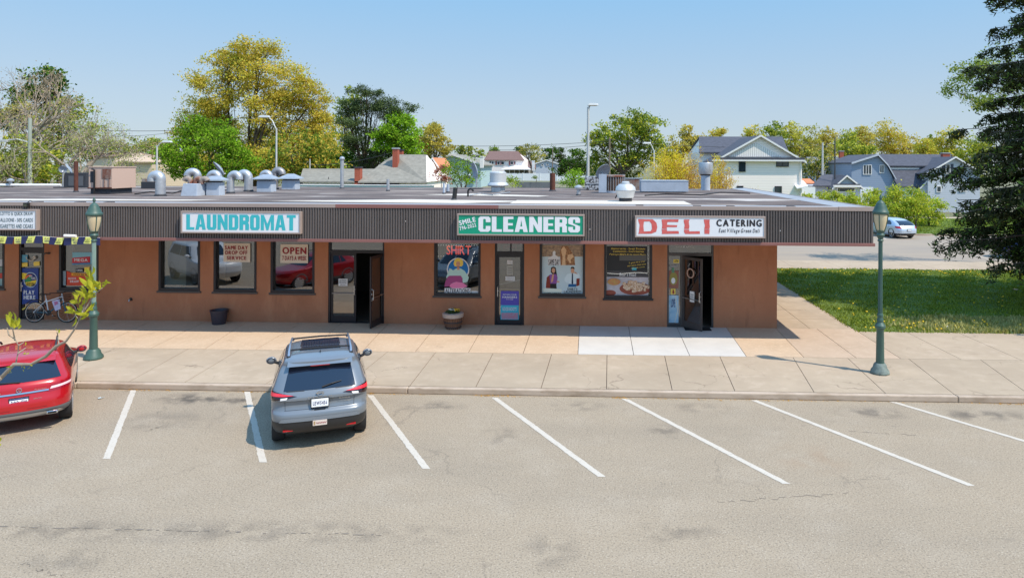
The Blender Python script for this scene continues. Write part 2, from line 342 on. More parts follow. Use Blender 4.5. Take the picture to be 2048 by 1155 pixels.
M['lampfoot'] = mat('lamp_foot', rgb(112, 124, 118), .7, var=.3, scale=8, bump=.4)
M['lampglass'] = mat('lamp_lens', rgb(200, 184, 150), .25, var=.05, spec=.6)
M['dish'] = mat('dish_grey', rgb(150, 160, 172), .5)
M['pole'] = mat('pole_galv', rgb(196, 198, 196), .5, metal=.2)
M['wood'] = mat('pole_wood', rgb(120, 108, 96), .9, var=.2, scale=5, stretch=(4, 4, .4))
M['wire'] = mat('wire', rgb(60, 62, 66), .7)
M['bark'] = mat('bark', rgb(92, 80, 68), .95, var=.3, scale=3, stretch=(3, 3, .6))
M['barkpale'] = mat('bark_pale', rgb(150, 138, 122), .95, var=.3, scale=3)
M['tyre'] = mat('tyre', rgb(38, 38, 40), .85)
M['rim'] = mat('rim', rgb(196, 198, 202), .3, metal=.8)
M['carglass'] = mat('car_glass', rgb(22, 32, 50), .06, spec=.9)
M['clad'] = mat('cladding', rgb(44, 44, 46), .5)
M['redlens'] = mat('red_lens', rgb(176, 20, 28), .15, coat=.5)
M['chrome'] = mat('chrome', rgb(214, 216, 220), .12, metal=1.)

# ------------------------------------------------------------------ ground
b = MB().poly([(-900, -300, -.02), (900, -300, -.02), (900, 2400, -.02), (-900, 2400, -.02)])
struct(b, 'ground', M['field'], origin=(0, 0, 0))
CY = 15.93     # kerb face
b = MB().poly([(-70, -40, 0), (60, -40, 0), (60, CY+.05, 0), (-70, CY+.05, 0)])
struct(b, 'parking_lot', M['asphalt'], origin=(0, 0, 0))
for tx, ty, bx, by in [(267,780,213,917),(494,783,526,924),(741,790,853,937),(989,795,1204,953),(1249,797,1573,967),(1508,800,1943,971),(1785,803,2500,1040),(40,776,-120,900)]:
    a = Vector(G(tx, ty)); c = Vector(G(bx, by)); 
    if bx == 2500: c = a+Vector((3.1, -4.1))
    if bx == -120: c = a+Vector((2.0, -3.75))*1.
    d = (c-a).normalized(); n = Vector((-d.y, d.x))*.055
    x = n/ max(abs(n.y), .01)
    pts = [(a-Vector((.07, 0))), (a+Vector((.07, 0))), (c+Vector((.07, 0))), (c-Vector((.07, 0)))]
    bm_ = MB(); nn_ = 60; L0, R0 = [], []
    for i_ in range(nn_+1):
        q_ = i_/nn_; L0.append(pts[0].lerp(pts[3], q_)+Vector((random.gauss(0, .005), 0))); R0.append(pts[1].lerp(pts[2], q_)+Vector((random.gauss(0, .005), 0)))
    for i_ in range(nn_): bm_.poly([(L0[i_].x, L0[i_].y, .005), (L0[i_+1].x, L0[i_+1].y, .005), (R0[i_+1].x, R0[i_+1].y, .005), (R0[i_].x, R0[i_].y, .005)])
    struct(bm_, 'parking_line', M['stripe'])
# kerb
b = MB(); xs = [-30, -22, -11.2, -4.36, 1.75, 7.35, 8.35, 14, 22, 40]
kj = [G(815, 787, 0)[0], G(1914, 803, 0)[0]]
xs = sorted([-30, -20, -12.4]+kj+[18, 30, 45])
for a, c in zip(xs[:-1], xs[1:]): b.box(a+.006, c-.006, CY, CY+.15, 0, .14)
struct(b, 'kerb', M['curb'], bevel=.02)
b = MB().box(-30, 45, CY+.16, 22.4, 0, .125)
struct(b, 'pavement_bed', M['gap'])
# front row of slabs (joints measured on both edges)
def slabs(name, joints, y0, y1, m, zt=.14, gap=.008):
    b = MB()
    for (a0, a1), (c0, c1) in zip(joints[:-1], joints[1:]):
        b.hexa([(a0+gap, y0, .05), (c0-gap, y0, .05), (c1-gap, y1, .05), (a1+gap, y1, .05), (a0+gap, y0, zt), (c0-gap, y0, zt), (c1-gap, y1, zt), (a1+gap, y1, zt)])
    return struct(b, name, m)
YM = 19.0
fj = [((367.7,765),(480.5,697.6)),((263,760),(357,708)),((817,774),(870,705.7)),((1081,779),(1102.8,709)),((1213,780),(1214,709)),((1345,782.6),(1329.4,711.8)),
      ((1471,784),(1440,713)),((1628.5,784),(1585.8,714)),((1771,786),(1689.4,710)),((1910,789),(1812,713)),((2048,781),(1952.6,713)),((949,778),(984,710)),((100,762),(220,700)),((690,772),(775,703)),((530,768),(640,700))]
def xat(p, q, y, z=.14):
    (x0, y0), (x1, y1) = G(*p, z), G(*q, z)
    return x0+(x1-x0)*(y-y0)/(y1-y0)
J = sorted([(xat(p, q, CY+.16), xat(p, q, YM)) for p, q in fj])
J = [(-30, -30), (-26, -26), (-22, -22), (-18, -18)]+[j for j in J if j[0] > -16]+[(J[-1][0]+1.5*k, J[-1][1]+1.5*k) for k in range(1, 14)]
slabs('pavement_front', J, CY+.16, YM-.01, M['walk_front'])
bj = [((569.8,664),(514,696.8)),((463,662.5),(416,693)),((375,659.6),(316,689)),((263.7,659.6),(202,689)),((775.7,647),(727,699.6)),((863.6,661.7),(830.6,703)),
      ((968.6,648.3),(936.8,704.5)),((1065.7,650.8),(1046,706.9)),((1159,652),(1155.8,708)),((1257.4,654.4),(1267.2,708)),((1357.5,661.7),(1380,711.8)),((1455.2,658),(1493,712.5)),
      ((1556,661),(1606,712)),((672,655),(624,698))]
B = sorted([(xat(q, p, YM+.01), xat(q, p, 22.35)) for p, q in bj])
xr0, xr1 = xat((1155.8,708), (1159,652), YM+.01), xat((1493,712.5), (1455.2,658), YM+.01)
left = [j for j in B if j[0] < xr0+.1]; mid = [j for j in B if xr0-.1 < j[0] < xr1+.1]; right = [j for j in B if j[0] > xr1-.1]
slabs('pavement_sandy', [(-30, -30), (-25, -25), (-20.5, -20.5), (-18, -17.8), (-15.9, -15.7)]+left, YM+.01, 22.35, M['walk_back'])
slabs('pavement_new_panel', mid, YM+.01, 22.35, M['walk_new'])
M['walk_mid'] = layered('concrete_pinkish', rgb(190, 168, 146), [(rgb(172, 150, 128), 1., .4, .7, .6, None), (rgb(206, 186, 164), 7, .5, .75, .5, None), (rgb(110, 96, 84), 6, .71, .76, .6, None)], .9, .3, 80)
slabs('pavement_sandy_right', right[:2], YM+.01, 22.35, M['walk_back'])
slabs('pavement_pinkish', [right[1], (7.2, 7.2), (8.4, 8.4)], YM+.01, 22.35, M['walk_mid'])
slabs('pavement_right', [(8.4, 8.4)]+[(8.4+1.62*k, 8.4+1.62*k-.1) for k in range(1, 22)], YM+.01, 22.05, M['walk_front'])
# side walk running back beside the building
b = MB()
for k in range(10):
    for a, c in ((5.6, 7.0), (7.0, 8.4)): b.box(a+.008, c-.008, 22.37+1.45*k, 22.37+1.45*(k+1)-.014, .05, .13)
struct(b, 'side_path', M['walk_front'])
# lawn, far walk, rear car park, verge
yl1 = 35.4; yw1 = 38.6; yr1 = 54.2
struct(MB().box(8.42, 60, 22.08, yl1, .0, .135), 'lawn', M['grass'])
b = MB()
for k in range(-3, 22): b.box(5.6+2.4*k, 8.0+2.4*k-.012, yl1+.02, yw1, .0, .13)
struct(b, 'rear_pavement', M['walk_front'])
struct(MB().poly([(-60, yw1, .0), (80, yw1, .0), (80, yr1, .0), (-60, yr1, .0)]), 'rear_car_park', M['asphalt_far'])
struct(MB().box(-60, 80, yr1, yr1+.2, 0, .13), 'rear_kerb', M['curb'])
for (p, q) in [((1905,478),(1845,469)), ((1965,476),(1888,471)), ((2048,529),(1950,512)), ((1772,478),(1755,471))]:
    a = Vector(G(*p)); c = Vector(G(*q)); d = (c-a).normalized()*2.2; n = Vector((-d.y, d.x)).normalized()*.08
    c = a+(c-a)
    struct(MB().poly([(*(a-n), .006), (*(a+n), .006), (*(c+n), .006), (*(c-n), .006)]), 'rear_parking_line', M['stripe'])
struct(MB().box(-80, 110, yr1+.2, 71, 0, .12), 'verge', M['grass'])
struct(MB().poly([(-80, 71, .02), (110, 71, .02), (110, 74, .02), (-80, 74, .02)]), 'rear_street', M['walk_front'])
struct(MB().hexa([(-34, 75.4, 0), (6, 75.4, 0), (9, 138, 0), (-34, 138, 0), (-34, 77, 2.5), (4, 77, 2.5), (7, 138, 3.0), (-34, 138, 3.0)]), 'grass_bank', M['field'])

def blades(name, x0, x1, y0, y1, n, hmin, hmax, m, z=.13, mask=None):
    x = np.random.uniform(x0, x1, n); y = np.random.uniform(y0, y1, n)
    if mask is not None:
        k = mask(x, y); x, y = x[k], y[k]; n = len(x)
    h = np.random.uniform(hmin, hmax, n)*(.6+.8*(np.sin(x*1.7+y*.9)*np.sin(y*2.3-x*.6)*.5+.5)); a = np.random.uniform(0, PI, n); wd = h*.22+.008
    dx, dy = np.cos(a)*wd, np.sin(a)*wd; lx, ly = np.random.normal(0, .35, n)*h, np.random.normal(0, .35, n)*h
    v = np.empty((n, 3, 3)); v[:, 0] = np.stack([x-dx, y-dy, np.full(n, z)], 1); v[:, 1] = np.stack([x+dx, y+dy, np.full(n, z)], 1); v[:, 2] = np.stack([x+lx, y+ly, z+h], 1)
    me = bpy.data.meshes.new(name); me.vertices.add(3*n); me.vertices.foreach_set('co', v.reshape(-1))
    me.loops.add(3*n); me.loops.foreach_set('vertex_index', np.arange(3*n)); me.polygons.add(n); me.polygons.foreach_set('loop_start', np.arange(0, 3*n, 3))
    me.update(calc_edges=True); me.materials.append(m)
    at = me.attributes.new('tone', 'FLOAT', 'POINT'); at.data.foreach_set('value', np.repeat(np.clip(np.random.normal(.5, .25, n), 0, 1), 3))
    o = bpy.data.objects.new(name, me); C.objects.link(o); return tag(o, kind='stuff')
M['blade'] = leafmat('grass_blade', rgb(90, 116, 38), rgb(166, 176, 74), .35)
M['blade_dry'] = leafmat('grass_dry', rgb(150, 150, 80), rgb(196, 190, 130), .3)
tag(blades('grass', 8.3, 34, 21.96, 35.5, 110000, .03, .085, M['blade']), 'short green lawn beside the brown shop building', 'grass')
tag(blades('tall_grass', 9.5, 16, 22.0, 24.2, 7000, .06, .17, M['blade_dry'], mask=lambda x, y: (np.random.rand(len(x)) < np.exp(-((x-14)**2)/10))), 'tall dry grass tufts at the lawn edge by the pavement', 'grass')
tag(blades('verge_grass', 14, 60, yr1+.2, 70, 40000, .06, .16, M['blade'], z=.1), 'mown grass strip behind the rear car park', 'grass')
# dandelions: uncountable flecks
b = MB()
for _ in range(300):
    x = random.uniform(8.6, 22); y = random.choice([random.uniform(22.2, 23.6), random.uniform(33, 35.3), random.uniform(22.2, 35)]); r = random.uniform(.02, .045)
    b.lathe([(r*.6, 0), (r, .012), (r*.5, .03)], (x, y, .2), 6)
tag(b.build('dandelion_flowers', mat('dandelion', rgb(236, 196, 30), .8)), 'yellow dandelion flowers dotted over the lawn', 'flowers', kind='stuff')

# ------------------------------------------------------------------ the shop building
WY, FY, XR, XL = 22.35, 20.1, V(1745, 450, 20.1)[0], -30.
XW = V(1554, 600, 22.35)[0]
ZB, ZT, ZC = .14, 3.10, 4.20          # pavement, soffit, roof edge
shop = thing('shop_building', 'long flat-roofed brown stucco row of shops with dark ribbed roof band', 'building', (-6, WY, ZB))
def X(px, py=560, Y=WY): return V(px, py, Y)[0]
def Z(px, py, Y=WY): return V(px, py, Y)[1]
# openings: (x0, x1, sill z)
wins = {'lotto_left': (-60, 9, 577), 'lotto': (118, 197, 581), 'laundry_a': (317, 400, 582), 'laundry_b': (427, 513, 584), 'laundry_c': (541, 629, 586),
        'cleaner_a': (868, 961, 592), 'cleaner_b': (1079, 1170, 593), 'deli': (1208, 1304, 597)}
doors = {'lotto_door': (37, 88), 'laundry_door': (656, 768), 'cleaner_door': (989, 1048), 'deli_door': (1334, 1427)}
ops = []
for k, (a, c, s) in wins.items(): ops.append((X(a, s), X(c, s), Z((a+c)/2, s), k))
for k, (a, c) in doors.items(): ops.append((X(a, 640), X(c, 640), ZB, k))
ops.sort()
OP = {o[3]: o for o in ops}
b = MB(); x = XL
for x0, x1, zs, k in ops:
    b.box(x, x0, WY, WY+.25, ZB-.02, ZT-.002)
    if zs > ZB+.1: b.box(x0, x1, WY, WY+.25, ZB-.02, zs)
    x = x1
b.box(x, XW, WY, WY+.25, ZB-.02, ZT-.002)
b.box(XW-.25, XW, WY+.25, 36.6, ZB-.02, ZT-.002)
b.box(XL, XW-.25, 36.35, 36.6, ZB-.02, ZT-.002)
b.build('wall', M['stucco'], shop)
# rooms behind the glass
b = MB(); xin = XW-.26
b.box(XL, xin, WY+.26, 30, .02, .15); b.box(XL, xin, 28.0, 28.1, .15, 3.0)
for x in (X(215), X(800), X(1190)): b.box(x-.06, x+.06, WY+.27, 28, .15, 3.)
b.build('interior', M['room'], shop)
b = MB().box(X(314), X(352), WY+.5, WY+.56, .15, 2.95); b.box(X(352), X(354), WY+.5, WY+3, .15, 2.95)
b.build('partition', M['room_light'], shop)
b = MB().box(XL, xin, WY+.26, 30, 2.98, 3.06); b.build('ceiling', mat('ceiling_tile', rgb(170, 166, 158), .9), shop)
def window(k, mull=False):
    x0, x1, zs, _ = OP[k]; f = .075; y0, y1 = WY+.05, WY+.13; zt = 2.98
    b = MB(); b.box(x0, x0+f, y0-.06, y1, zs, zt); b.box(x1-f, x1, y0-.06, y1, zs, zt); b.box(x0+f, x1-f, y0-.06, y1, zs, zs+f*1.3); b.box(x0+f, x1-f, y0-.06, y1, zt-f, zt)
    fr = b.build('window', M['frame'], shop)
    MB().poly([(x0+f, y1-.03, zs+f), (x1-f, y1-.03, zs+f), (x1-f, y1-.03, zt-f), (x0+f, y1-.03, zt-f)]).build('pane', M['glass'], fr)
    MB().box(x0-.04, x1+.04, WY-.05, WY+.0, zs-.05, zs+.012).build('sill', M['frame2'] if k != 'deli' else M['frame'], fr)
    return x0+f, x1-f, zs+f*1.3, zt-f, y1-.03
W = {k: window(k) for k in wins}
ZTR = Z(700, 506)      # underside of the transom bar
def door_leaf(x0, x1, z0, z1, y, hinge=None, ang=0., handle='L', m='frame', push=True):
    """an aluminium framed glass leaf, hinged at x0 or x1"""
    f = .075; b = MB()
    b.box(x0, x0+f, y-.022, y+.022, z0, z1); b.box(x1-f, x1, y-.022, y+.022, z0, z1); b.box(x0+f, x1-f, y-.022, y+.022, z0, z0+.2); b.box(x0+f, x1-f, y-.022, y+.022, z1-.09, z1)
    g = MB().poly([(x0+f, y, z0+.2), (x1-f, y, z0+.2), (x1-f, y, z1-.09), (x0+f, y, z1-.09)])
    hx = x0+.035 if handle == 'L' else x1-.035; h = MB()
    h.tube([(hx, y-.02, 1.05), (hx, y-.09, 1.08), (hx, y-.09, 1.38), (hx, y-.02, 1.41)], .014, 8)
    if push: h.tube([(x0+.05, y-.02, 1.1), (x0+.06, y-.06, 1.12), (x1-.06, y-.06, 1.12), (x1-.05, y-.02, 1.1)], .013, 8)
    h.lathe([(.025, -.03), (.025, 0)], (hx, y-.022, 1.25), 10, 'y')
    for q in (b, g, h):
        if ang:
            px = x0 if hinge == 'L' else x1
            q.xf(Matrix.Translation((px, y, 0)) @ Matrix.Rotation(ang, 4, 'Z') @ Matrix.Translation((-px, -y, 0)))
    d = b.build('door', M[m], shop); g.build('pane', M['glass'], d); h.build('handle', M['steel'], d)
    return d
def doorframe(k, mulls=(), m='frame'):
    x0, x1, _, _ = OP[k]; f = .06; y0, y1 = WY+.02, WY+.14; b = MB(); zt = 2.98
    b.box(x0, x0+f, y0, y1, ZB, zt); b.box(x1-f, x1, y0, y1, ZB, zt); b.box(x0+f, x1-f, y0, y1, zt-f, zt); b.box(x0+f, x1-f, y0, y1, ZTR, ZTR+.09)
    b.box(x0+f, x1-f, y0, y1, ZB, ZB+.02)
    for q in mulls: b.box(q-.03, q+.03, y0, y1, ZB+.02, ZTR)
    fr = b.build('door_frame', M[m], shop)
    MB().poly([(x0+f, y1-.05, ZTR+.09), (x1-f, y1-.05, ZTR+.09), (x1-f, y1-.05, zt-f), (x0+f, y1-.05, zt-f)]).build('transom_pane', M['glass'], fr)
    return x0+f, x1-f
x0, x1 = doorframe('laundry_door'); mx = X(711, 620)
door_leaf(x0+.005, mx-.004, ZB+.025, ZTR-.006, WY+.08, handle='R')
door_leaf(mx+.004, x1-.005, ZB+.025, ZTR-.006, WY+.06, hinge='R', ang=math.radians(82), handle='L')
x0, x1 = doorframe('cleaner_door'); door_leaf(x0+.005, x1-.005, ZB+.025, ZTR-.006, WY+.08, handle='L', push=False)
x0, x1 = doorframe('lotto_door'); door_leaf(x0+.005, x1-.005, ZB+.025, ZTR-.006, WY+.08, handle='L', push=False)
md = X(1363, 620); x0, x1 = doorframe('deli_door', (md,), 'frame2')
MB().poly([(x0, WY+.1, ZB+.03), (md-.03, WY+.1, ZB+.03), (md-.03, WY+.1, ZTR), (x0, WY+.1, ZTR)]).build('side_pane', M['glass'], shop)
door_leaf(md+.035, md+.035+.86, ZB+.025, ZTR-.006, WY+.04, hinge='L', ang=math.radians(-52), handle='R', m='frame2')
# roof: deck, coated edge strip, ribbed band, trims, soffit
b = MB().box(XL, XR-.7, FY+1.15, 36.6, 4.05, 4.165); b.build('roof_deck', M['roof'], shop)
b = MB(); b.hexa([(XL, FY+.02, 4.02), (XR-.02, FY+.02, 4.02), (XR-.7, FY+1.2, 4.02), (XL, FY+1.2, 4.02), (XL, FY+.02, 4.2), (XR-.02, FY+.02, 4.2), (XR-.7, FY+1.2, 4.17), (XL, FY+1.2, 4.17)])
b.hexa([(XR-.7, FY+1.21, 4.02), (XR-.02, FY+.03, 4.02), (XR-.02, 37.2, 4.02), (XR-.7, 37.2, 4.02), (XR-.7, FY+1.21, 4.17), (XR-.02, FY+.03, 4.2), (XR-.02, 37.2, 4.2), (XR-.7, 37.2, 4.17)])
b.build('roof_edge', M['roof_edge'], shop)
b = MB().box(V(1030, 400, 23)[0], V(1372, 400, 23)[0], FY+1.5, 23.6, 4.166, 4.178)
b.poly([(-10.9, 22.2, 4.171), (-4.2, 21.6, 4.171), (-1.9, 23.2, 4.171), (-6.5, 23.9, 4.171)])
b.poly([(-20, 21.5, 4.172), (-13.4, 22.2, 4.172), (-12.8, 22.9, 4.172), (-20, 22.6, 4.172)])
b.poly([(-7.0, 27.5, 4.172), (-2.2, 26.4, 4.172), (-1.8, 27.2, 4.172), (-5.2, 28.9, 4.172)])
b.build('white_roof_sheet', M['roof_white'], shop)
b = MB().box(XL, XW+2.1, FY+.05, 37.2, ZT, 3.14); b.build('soffit', M['soffit'], shop)
def ribs(b, p0, p1, nrm, z0, z1, pitch=.078, dep=.038):
    p0, p1 = Vector(p0), Vector(p1); L = (p1-p0).length; n = int(L/pitch); u = (p1-p0)/n; nn = Vector(nrm)*dep; pts = []
    for i in range(n):
        q = p0+u*i; pts += [q, q+u*.30, q+u*.42+nn, q+u*.88+nn]
    pts.append(p1); k = len(pts)
    b.add([(p.x, p.y, z0) for p in pts]+[(p.x, p.y, z1) for p in pts], [(i, i+1, k+i+1, k+i) for i in range(k-1)])
b = MB(); ribs(b, (XL, FY, 0), (XR, FY, 0), (0, -1, 0), 3.17, 4.1); b.build('roof_band', M['rib'], shop)
b = MB(); ribs(b, (XR, FY, 0), (XR, 37.2, 0), (1, 0, 0), 3.17, 4.1); ribs(b, (XL, 37.2, 0), (XR, 37.2, 0), (0, 1, 0), 3.17, 4.1); b.build('roof_band', M['rib'], shop)
xa, xb = X(672, 415, FY), X(997, 415, FY); x2 = X(1676, 415, FY)
b = MB().box(XL, xa, FY-.05, FY+.03, 4.1, 4.215); b.box(xb, x2, FY-.05, FY+.03, 4.1, 4.215); b.box(x2+.004, XR+.05, FY-.056, FY+.03, 4.095, 4.222); b.box(XR-.02, XR+.05, FY+.03, 37.25, 4.1, 4.215)
b.build('top_trim', M['trim_grey'], shop, bevel=.008)
MB().box(xa+.004, xb-.004, FY-.055, FY+.03, 4.098, 4.21).build('top_trim', M['trim_red'], shop, bevel=.008)
b = MB().box(XL, XR+.06, FY-.06, FY+.05, ZT-.02, 3.17); b.box(XR-.02, XR+.06, FY+.05, 37.25, ZT-.02, 3.17); b.build('bottom_trim', M['trim_red'], shop, bevel=.008)
for px in (75, 160, 218, 1280, 1395, 1462, 1583):
    x = V(px, 408, FY+.3)[0]; MB().box(x-.12, x+.1, FY+.22, FY+.42, 4.19, 4.215).build('patch', M['dark'], shop)
for px in (440, 540, 812, 1090, 1180, 1340, 1385, 1560): MB().box(X(px, 430, FY)-.008, X(px, 430, FY)+.008, FY-.034, FY-.026, 3.5+.5*((px*7) % 10)/10, 3.53+.5*((px*7) % 10)/10).build('paint_fleck', M['white'], shop)

# ------------------------------------------------------------------ signs on the band
SY = FY-.03
def sign(px0, px1, py0, py1, label, face, rim, dep=.14, group='signs along the ribbed roof band'):
    x0, zt = V(px0, py0, SY-dep); x1, zb = V(px1, py1, SY-dep)
    zt = V((px0+px1)/2, py0, SY-dep)[1]; zb = V((px0+px1)/2, py1, SY-dep)[1]
    t = thing('shop_sign', label, 'sign', ((x0+x1)/2, SY, zb), group); f = .045; y0 = SY-dep
    b = MB(); b.box(x0, x1, y0, SY, zb, zb+f); b.box(x0, x1, y0, SY, zt-f, zt); b.box(x0, x0+f, y0, SY, zb+f, zt-f); b.box(x1-f, x1, y0, SY, zb+f, zt-f)
    b.build('frame', rim, t, bevel=.006)
    MB().box(x0+f, x1-f, y0+.02, SY-.01, zb+f, zt-f).build('panel', face, t)
    return t, x0, x1, zb, zt, y0+.016
def R(x0, x1, zb, zt, px0, px1, py0, py1, Px0, Px1, Py0, Py1):
    """pixel box inside the sign's pixel box -> metres"""
    fx = lambda p: x0+(p-Px0)/(Px1-Px0)*(x1-x0); fz = lambda p: zt-(p-Py0)/(Py1-Py0)*(zt-zb)
    return fx(px0), fz(py1), fx(px1)-fx(px0), fz(py0)-fz(py1)
t, x0, x1, zb, zt, y = sign(361, 601, 422.5, 467, 'white LAUNDROMAT sign with teal letters on the ribbed band', M['signwhite'], M['trim_grey'])
b = MB(); 
r = R(x0, x1, zb, zt, 372, 591, 429.5, 460, 361, 601, 422.5, 467)
write_heavy(b, 'LAUNDROMAT', r[0], r[1], r[2], r[3], y); b.build('lettering', M['teal'], t)
t, x0, x1, zb, zt, y = sign(914, 1169, 428, 471.5, 'green CLEANERS sign with white letters on the ribbed band', M['green'], M['trim_grey'])
b = MB(); q = (914, 1169, 428, 471.5); r = R(x0, x1, zb, zt, 957, 1160, 433, 464, *q); write_heavy(b, 'CLEANERS', r[0], r[1], r[2], r[3], y)
r = R(x0, x1, zb, zt, 919, 953, 436, 452, *q); write(b, 'SMILE', r[0], r[1], r[2], r[3]*.62, y, offset=.06, rot=math.radians(14))
r = R(x0, x1, zb, zt, 920, 954, 446, 462, *q); write(b, '796-2022', r[0], r[1], r[2], r[3]*.5, y, offset=.05, rot=math.radians(14))
b.build('lettering', M['signwhite'], t)
t, x0, x1, zb, zt, y = sign(1270, 1531, 432, 475.5, 'white DELI CATERING sign with peeling red letters', M['signwhite'], M['trim_grey'])
b = MB(); q = (1270, 1531, 432, 475.5)
def pq(pts):      # polygon in crop pixels of the sign -> metres
    o = []
    for (cx, cy) in pts:
        r = R(x0, x1, zb, zt, 1180+cx/4.443, 1181, 410+cy/4.443, 411, *q); o.append((r[0], y, zt-((410+cy/4.443)-432)/43.5*(zt-zb)))
    return o
for ring in ([(428,128),(560,130),(592,160),(600,200),(590,240),(545,258),(430,260),(436,240),(476,238),(540,235),(552,215),(548,170),(530,148),(480,150),(476,190),(480,238),(436,240),(442,180),(432,150)],
             [(638,130),(790,128),(786,152),(690,152),(686,178),(778,180),(774,198),(684,198),(686,216),(640,214),(644,180),(640,150)],
             [(638,219),(686,219),(686,232),(790,232),(794,256),(640,260),(642,240)],
             [(836,130),(888,128),(880,150),(886,190),(882,214),(838,214),(844,180),(836,150)],
             [(838,219),(884,219),(884,234),(978,232),(980,256),(850,258),(838,240)],
             [(1014,128),(1066,128),(1064,160),(1068,190),(1064,214),(1018,214),(1024,180),(1016,150)],
             [(1018,217),(1066,217),(1064,256),(1020,256)]):
    b.poly(pq(ring)[::-1])
b.build('lettering', M['brick_red'], t)
b = MB(); r = R(x0, x1, zb, zt, 1433, 1524, 438.5, 452.5, *q); write(b, 'CATERING', *r, y, offset=.07)
r = R(x0, x1, zb, zt, 1438, 1520, 456.5, 467, *q); write(b, 'East Village Green Deli', *r, y, offset=.025, shear=.25)
b.build('lettering', M['ink'], t)
t, x0, x1, zb, zt, y = sign(-170, 73, 418, 460, 'white LOTTO & QUICK DRAW sign with thin serif lines, cut by the left edge', M['signwhite'], M['trim_grey'])
b = MB(); q = (-170, 73, 418, 460)
r = R(x0, x1, zb, zt, 0, 65, 423.5, 431, *q); write(b, 'LOTTO & QUICK DRAW', *r, y, offset=.015)
r = R(x0, x1, zb, zt, -3, 65, 435.5, 443, *q); write(b, 'BALLOONS - 50% CARDS', *r, y, offset=.015)
r = R(x0, x1, zb, zt, -4, 65, 447.5, 455.5, *q); write(b, 'CIGARETTES AND CIGARS', *r, y, offset=.015)
b.build('lettering', mat('sign_slate', rgb(70, 96, 104), .6), t)
# floodlight on the band and rolled blind under it
t = thing('floodlight', 'small black floodlight above the lotto sign', 'light', (X(59, 410, FY), FY, 4.2))
b = MB(); xf = X(59, 410, FY); b.box(xf-.07, xf+.07, FY-.16, FY-.06, 4.08, 4.2); b.build('housing', M['black'], t, bevel=.01)
b = MB().box(xf-.05, xf+.05, FY-.165, FY-.161, 4.09, 4.16); b.build('lens', M['glass'], t); b = MB().tube([(xf, FY-.08, 4.2), (xf, FY+.02, 4.26), (xf, FY+.1, 4.22)], .012); b.build('bracket', M['black'], t)
xa, za = V(130, 471, FY-.1); xb, _ = V(153, 471, FY-.1)
tag(MB().tube([(xa, FY-.12, za), (xb, FY-.12, za-.01)], .045, 12).build('rolled_banner', M['white'], smooth=True), 'rolled white banner strapped under the roof band', 'banner')

# ------------------------------------------------------------------ window banners, posters
POY = W['laundry_b'][4]-.022        # stuck on the glass
def panel(name, label, cat, px0, px1, py0, py1, m, Y=POY, group=None, rim=None):
    x0, zt = V(px0, py0, Y); x1, zb = V(px1, py1, Y)
    t = thing(name, label, cat, ((x0+x1)/2, Y, zb), group)
    MB().box(x0, x1, Y, Y+.006, zb, zt).build('sheet', m, t)
    q = (px0, px1, py0, py1)
    f = lambda a, c, d, e: R(x0, x1, zb, zt, a, c, d, e, *q)
    cnt = [0]
    def fp(pts):
        cnt[0] += 1
        return [((x0+(p-px0)/(px1-px0)*(x1-x0)), Y-.002-.0008*cnt[0], zt-(r-py0)/(py1-py0)*(zt-zb)) for p, r in pts]
    return t, f, fp, Y-.011
BY = WY+.03   # banners hang outside the glass
t, f, fp, y = panel('window_banner', 'cream SAME DAY DROP OFF SERVICE banner in the laundromat window', 'banner', 447, 500.5, 486, 524, M['cream'], BY+.03)
b = MB(); write(b, 'SAME DAY', *f(450, 496, 491, 499), y, .05); write(b, 'DROP OFF', *f(451, 495, 501, 509), y, .05); write(b, 'SERVICE', *f(454, 493, 512, 519.5), y, .05); b.build('lettering', M['maroon'], t)
t, f, fp, y = panel('window_banner', 'cream OPEN 7 DAYS A WEEK banner in the laundromat window', 'banner', 561, 616, 488, 526, M['cream'], BY+.03)
b = MB(); write(b, 'OPEN', *f(565, 613, 494, 508), y, .05); write(b, '7 DAYS A WEEK', *f(565, 613, 511.5, 520.5), y, .04); b.build('lettering', M['maroon'], t)
t, f, fp, y = panel('door_notice', 'white paper notice on the laundromat door glass', 'notice', 677, 695, 557, 571.5, M['paper'], WY+.045)
b = MB(); write(b, 'NO SMOKING', *f(679, 693, 559, 561.5), y, .02); write(b, 'NO DOGS', *f(679, 693, 563, 566), y, .02); write(b, 'OPEN DAILY', *f(680, 692, 568, 570), y, .02); b.build('lettering', M['ink'], t)

SK = mat('print_skin', rgb(214, 160, 130), .7); HAIR = mat('print_hair', rgb(34, 26, 28), .7); PUR = mat('print_purple', rgb(140, 84, 160), .7); RB = mat('print_rust', rgb(136, 50, 36), .7)
BLU = mat('print_blue', rgb(0, 116, 190), .6); YEL = mat('print_yellow', rgb(240, 210, 90), .6); MAG = mat('print_magenta', rgb(166, 70, 130), .6); PINK = mat('print_pink', rgb(236, 130, 180), .6); PALEB = mat('print_paleblue', rgb(196, 216, 224), .7); NAVY = mat('print_navy', rgb(26, 44, 110), .6); CYAN = mat('print_cyan', rgb(60, 180, 205), .6)
def shape(t, name, m, *polys):
    b = MB()
    for p in polys: b.poly(p[::-1])
    return b.build(name, m, t)
def circ(cx, cy, rx, ry=None, n=24, a0=0, a1=360):
    ry = ry or rx
    return [(cx+rx*math.cos(math.radians(a0+(a1-a0)*i/n)), cy+ry*math.sin(math.radians(a0+(a1-a0)*i/n))) for i in range(n)]
K = lambda ox, oy, s: (lambda pts: [(ox+a/s, oy+c/s) for a, c in pts])
c5 = K(800, 410, 4.443)      # coordinates read off an enlarged view of the cleaners' windows
Y1 = POY
